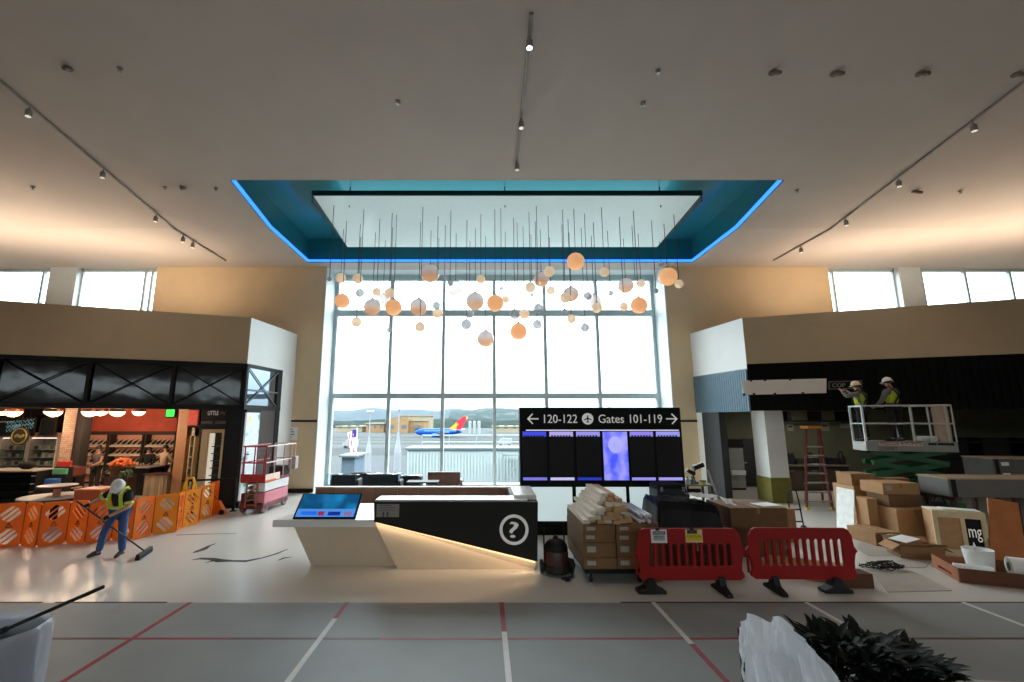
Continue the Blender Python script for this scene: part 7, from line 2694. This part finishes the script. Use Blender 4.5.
for k, (a0_, b0_, a1_, b1_, z, r_, lab) in enumerate(((.10, ld * .45, .62, ld * .37, .13, .10, 'thin white paper roll at the left in the reddish tray'), (.30, ld * .15, 1.10, ld * .12, .11, .085, 'white paper roll lying across the front of the reddish tray'),
                                                      (.95, ld * .62, 1.70, ld * .55, .22, .17, 'thick white roll at the right end of the reddish tray'))):
    q0, q1 = tr_(a0_, b0_, z), tr_(a1_, b1_, z)
    t = thing('paper_roll', lab, 'roll', tuple((q0 + q1) / 2))
    MB().tube([q0, q1], r_, 20).build('sheet', paper, t, smooth=True)
    MB().tube([q0 - (q1 - q0).normalized() * .004, q1 + (q1 - q0).normalized() * .004], r_ * .45, 14).build('core', M('grey core', (120, 112, 104), .8), t)
q = tr_(.60, ld * .74, .022)
t = thing('white_bucket', 'white open bucket with a torn rim standing in the reddish tray', 'bucket', tuple(q))
MB().lathe([(.17, 0), (.18, .01), (.225, .44), (.215, .44), (.16, .03)], q, 24).build('body', paper, t, smooth=True)
MB().obox(q + Vector((-.13, -.1, .46)), (.16, .012, .18), (R(-12), R(-20), R(40))).build('torn_flap', paper, t)
# flat sheets on the floor, cable tangle
sheet_m = M('grey tan cardboard sheet', (164, 154, 142), .8, var=.06)


def floor_sheet(pts, label, z=.006, mat=sheet_m):
    P_ = [PZ(x, y) for x, y in pts]
    P_ = [Vector((p.x, p.y, .001)) for p in P_]
    o = MB().prism(P_, (0, 0, z)).build('cardboard_sheet', mat)
    return tag(o, label, 'sheet')


floor_sheet([(857, 548), (861, 541), (882, 548), (894, 556), (868, 556)], 'flat sheet on the floor just in front of the low pale carton')
floor_sheet([(873, 574), (912, 571), (952, 591), (888, 592.5)], 'large flat cardboard sheet on the floor right of the red barriers', .010)
floor_sheet([(898, 560), (930, 562), (925, 568), (893, 568)], 'thin flat sheet on the floor before the open tan carton', .008)
rc = random.Random(21)
m_ = MB()
cc = PZ(880, 570)
for k in range(14):
    pts = []
    a_ = rc.random() * 6.28
    for j in range(9):
        a_ += .7
        r_ = .10 + .26 * rc.random()
        pts.append((cc.x + r_ * math.cos(a_) + .12 * (k % 3), cc.y + .6 * r_ * math.sin(a_) + .05, .02 + .10 * rc.random()))
    m_.tube(pts, .008, 5)
o = m_.build('cable_tangle', blackcloth, smooth=True)
tag(o, 'tangle of thin dark cables on the floor right of the low dark carton', 'cables', kind='stuff')

# ================================================================== FLOOR PROTECTION WITH TAPE
fpm = M('grey floor protection board', (130, 132, 132), .55, var=.08, scale=1.3)
prot = thing('floor_protection', 'grey protective floor boards taped together across the foreground', 'floor covering', (0, 5.4, 0))
yE = 7.93
xj = [-14.5, -9.8, -4.72, -2.2, .28, 2.72, 5.18, 7.7, 10.2, 14.5]
yj = [1.0, 6.70, yE]
for i in range(len(xj) - 1):
    for j in range(2):
        MB().box(xj[i] + .006, xj[i + 1] - .006, yj[j] + .006, yj[j + 1] - .006, .0005, .010).build('board', fpm, prot, bevel=.002)
red_t = M('red tape', (140, 22, 44), .5, var=.1)
white_t = M('white tape', (206, 202, 200), .5, var=.06)
dk_t = M('dark red tape', (84, 34, 42), .5, var=.2)
for x, y0_, y1_, m_ in ((-4.72, 1.0, yE, red_t), (-2.2, 1.0, 7.35, white_t), (-2.2, 7.32, yE, red_t), (.28, 1.0, 6.9, white_t), (.28, 6.9, yE, red_t), (2.72, 6.55, yE, white_t), (2.72, 1.0, 6.55, red_t), (5.18, 6.3, yE, white_t), (7.7, 5.6, yE, white_t), (-9.8, 1, yE, white_t)):
    MB().box(x - .035, x + .035, y0_, y1_, .0101, .0125).build('tape', m_, prot)
for x0, x1, m_ in ((-14.5, -4.9, dk_t), (-4.9, -3.4, red_t), (-3.4, -1.4, dk_t), (-1.4, 3.5, red_t), (3.5, 14.5, dk_t)):
    MB().box(x0, x1, 6.675, 6.725, .0101, .0122).build('tape', m_, prot)
for x0, x1 in ((-8.4, -7.1), (-6.9, -5.1), (2.2, 9.0)):
    MB().box(x0, x1, yE - .02, yE + .02, .0101, .012).build('edge_tape', blackcloth, prot)

# ================================================================== FOREGROUND
# lined bin with a long black pole lying over it
bc = Vector((-4.58, 4.62, 0))
t = thing('lined_bin', 'tall bin with a clear plastic liner at the lower left corner', 'bin', tuple(bc))
MB().lathe([(.34, 0), (.35, .02), (.40, .94), (.385, .94), (.34, .04)], bc, 32).build('body', M('pale grey bin', (150, 152, 160), .5, var=.05), t, smooth=True)
m_ = MB()
nn2 = 64
vv = []
prof = [(.36, .70, -.0), (.385, .96, 0), (.41, 1.0, .3), (.435, .96, .6), (.425, .80, 1), (.42, .55, 1.2), (.415, .35, 1.4)]
for r_, z, q_ in prof:
    for k in range(nn2):
        a_ = 2 * math.pi * k / nn2
        rr_ = r_ + .016 * q_ * math.sin(a_ * 11 + z * 2) + .010 * mnoise.noise(Vector((math.cos(a_) * 4, math.sin(a_) * 4, z * 3)))
        vv.append(bc + Vector((rr_ * math.cos(a_), rr_ * math.sin(a_), z + .02 * q_ * mnoise.noise(Vector((math.cos(a_) * 3, math.sin(a_) * 3, 2))))))
ff = [(j * nn2 + k, j * nn2 + (k + 1) % nn2, (j + 1) * nn2 + (k + 1) % nn2, (j + 1) * nn2 + k) for j in range(len(prof) - 1) for k in range(nn2)]
m_.add(vv, ff)


def film_mat(name, col, fac):
    m = M(name, col, .18, var=.0, spec=.7)
    n = m.node_tree
    b = n.nodes['Principled BSDF']
    tl = n.nodes.new('ShaderNodeBsdfTranslucent')
    tl.inputs[0].default_value = lin(col)
    m1 = n.nodes.new('ShaderNodeMixShader')
    m1.inputs[0].default_value = .3
    n.links.new(b.outputs[0], m1.inputs[1])
    n.links.new(tl.outputs[0], m1.inputs[2])
    tr = n.nodes.new('ShaderNodeBsdfTransparent')
    mx = n.nodes.new('ShaderNodeMixShader')
    mx.inputs[0].default_value = fac
    n.links.new(m1.outputs[0], mx.inputs[1])
    n.links.new(tr.outputs[0], mx.inputs[2])
    n.links.new(mx.outputs[0], n.nodes['Material Output'].inputs['Surface'])
    return m


o = m_.build('liner', film_mat('clear liner film', (206, 208, 218), .45), t, smooth=True)
tip = PY(103, 587, 4.17)
r0 = Vector((-4.30, 4.46, 1.045))
dr2 = (tip - r0).normalized()
t = thing('black_pole', 'long black pole with a thick grip lying over the lined bin, pointing right', 'pole', tuple(r0))
MB().tube([r0 - dr2 * .55, tip], .016, 10).build('tube', black_metal, t, smooth=True)
MB().tube([r0 - dr2 * .62, r0 + dr2 * .02], .028, 12).build('grip', rubber, t, smooth=True)

# planter trough with dark foliage, and a plastic-wrapped stand
zpl = .62
e0_, e1_ = PZ(930, 677.5, zpl), PZ(1030, 682.5, zpl)
dpl = (Vector((e1_.x, e1_.y, 0)) - Vector((e0_.x, e0_.y, 0))).normalized()
npl = Vector((-dpl.y, dpl.x, 0))
A_ = Vector((e0_.x, e0_.y, 0)) - dpl * 1.1
B_ = Vector((e0_.x, e0_.y, 0)) + dpl * 2.2
t = thing('planter', 'long dark planter trough with a pale rim at the lower right corner', 'planter', tuple((A_ + B_) / 2))
MB().prism([A_ - npl * .03, B_ - npl * .03, B_ - npl * .75, A_ - npl * .75], (0, 0, zpl - .02)).build('trough', M('dark planter', (40, 38, 38), .5), t)
MB().prism([A_ + UZ * (zpl - .03), B_ + UZ * (zpl - .03), B_ + UZ * (zpl - .03) - npl * .04, A_ + UZ * (zpl - .03) - npl * .04], (0, 0, .03)).build('rim', M('pale rim', (176, 176, 172), .4), t)
MB().prism([A_ - npl * .05 + UZ * (zpl - .02), B_ - npl * .05 + UZ * (zpl - .02), B_ - npl * .74 + UZ * (zpl - .02), A_ - npl * .74 + UZ * (zpl - .02)], (0, 0, .012)).build('soil', M('dark soil', (36, 28, 24), .95, var=.2), t)
leaf_m = M('dark leaf blade', (16, 24, 16), .65, var=.25, scale=9, spec=.2)
stem_m = M('dark stem', (46, 44, 30), .7)


def leaf(m_, base_, d, ln, wd_, up_):
    d = d.normalized()
    sd = d.cross(up_).normalized()
    u2 = sd.cross(d)
    pts = []
    for f_, w_, b_ in ((0, .08, 0), (.25, .8, .05), (.5, 1.0, .06), (.78, .6, .0), (1.0, .02, -.10)):
        c_ = base_ + d * ln * f_ + u2 * ln * b_
        pts += [c_ - sd * wd_ * w_ / 2 + u2 * wd_ * .12 * w_, c_, c_ + sd * wd_ * w_ / 2 + u2 * wd_ * .12 * w_]
    ff = []
    for i in range(4):
        for k in range(2):
            ff.append((i * 3 + k, i * 3 + k + 1, (i + 1) * 3 + k + 1, (i + 1) * 3 + k))
    m_.add(pts, ff)


rl = random.Random(33)
for k, (px, py, Yd, hgt, sp, lab) in enumerate(((826, 640, 4.32, .43, .34, 'dense dark leafy plant nearest to the wrapped stand'), (862, 640, 4.32, .42, .36, 'dark leafy plant in the middle of the planter trough'), (904, 655, 4.32, .24, .30, 'low dark leafy plant at the right of the foliage'))):
    x = PY(px, py, Yd).x
    t = thing('leafy_plant', lab, 'plant', (x, Yd, zpl - .01), 0, 'plants in the planter trough')
    sm = MB()
    for j in range(7):
        a_ = j * .9
        sm.tube([(x, Yd, zpl), (x + .12 * math.cos(a_), Yd + .12 * math.sin(a_), zpl + hgt * .5), (x + sp * .6 * math.cos(a_), Yd + sp * .5 * math.sin(a_), zpl + hgt * .85)], [.012, .009, .005], 6)
    sm.build('stem', stem_m, t, smooth=True)
    lm = MB()
    for j in range(210):
        a_, q_ = rl.random() * 6.28, rl.random() ** .6
        hz = rl.random()
        c_ = Vector((x + sp * q_ * math.cos(a_), Yd + sp * .8 * q_ * math.sin(a_), zpl + .05 + hgt * hz * (1 - .45 * q_)))
        d = Vector((math.cos(a_) * .8 + rl.uniform(-.3, .3), math.sin(a_) * .8 + rl.uniform(-.3, .3), rl.uniform(.1, 1.0)))
        leaf(lm, c_, d, rl.uniform(.15, .26), rl.uniform(.05, .085), Vector((0, 0, 1)) if abs(d.normalized().z) < .9 else Vector((0, 1, 0)))
    o = lm.build('foliage', leaf_m, t, smooth=True)
    o['kind'] = 'stuff'
# wrapped stand: post and board under crumpled clear plastic
wx0, wx1, wy = PY(741, 640, 3.8).x, PY(838, 640, 3.8).x, 3.9
wz = PY(770, 620, 3.9).z
t = thing('wrapped_stand', 'stand wrapped in crumpled translucent plastic sheet at the lower right', 'wrapped stand', ((wx0 + wx1) / 2, wy, 0))
MB().box(wx0 * 1.026 - .01, wx0 * 1.026 + .01, wy - .02, wy + .02, 0, PY(741, 629, wy).z).build('post', black_metal, t)
MB().box(wx0 + .26, wx0 + .46, wy + .02, wy + .10, 0, wz - .2).build('core', M('pale carton core', (190, 194, 200), .7), t)
m_ = MB()
nu, nv = 72, 40
WP = [(0, 631), (.05, 628), (.15, 618), (.22, 617.5), (.30, 622), (.36, 620), (.45, 617.5), (.52, 623), (.60, 633), (.72, 645), (.85, 662), (1, 684)]
vv = []
for j in range(nv + 1):
    for k in range(nu + 1):
        u, v = k / nu, j / nv
        # profile of the top edge
        for (u0, a0), (u1, a1) in zip(WP, WP[1:]):
            if u <= u1 + 1e-6:
                topz = PY(760, a0 + (a1 - a0) * (u - u0) / (u1 - u0), 3.8).z
                break
        z = topz * (1 - v) + .02 * v
        x = wx0 + (wx1 - wx0) * u * (1 + .05 * v * u)
        fold = .05 * math.sin(u * 19 + 1.3 * math.sin(v * 3)) * (0.3 + v) + .03 * mnoise.noise(Vector((u * 7, v * 3, 1.5)))
        cr2 = .11 * abs(mnoise.noise(Vector((u * 9, v * 4, 4)))) + .05 * abs(mnoise.noise(Vector((u * 22, v * 12, 9))))
        vv.append((x, wy - .10 + fold + cr2 - .06 * v, z + .012 * mnoise.noise(Vector((u * 11, v * 9, 8)))))
ff = [(j * (nu + 1) + k, j * (nu + 1) + k + 1, (j + 1) * (nu + 1) + k + 1, (j + 1) * (nu + 1) + k) for j in range(nv) for k in range(nu)]
# back sheet
o0 = len(vv)
for k in range(nu + 1):
    p_ = Vector(vv[k])
    vv.append((p_.x * 1.045, wy + .08, p_.z - .14))
    vv.append((p_.x * 1.08, wy + .2, .05))
for k in range(nu):
    ff.append((k, k + 1, o0 + 2 * (k + 1), o0 + 2 * k))
    ff.append((o0 + 2 * k, o0 + 2 * (k + 1), o0 + 2 * (k + 1) + 1, o0 + 2 * k + 1))
o = m_.add(vv, ff).build('plastic_sheet', film_mat('milky plastic sheet', (246, 248, 252), .16), t, smooth=True)
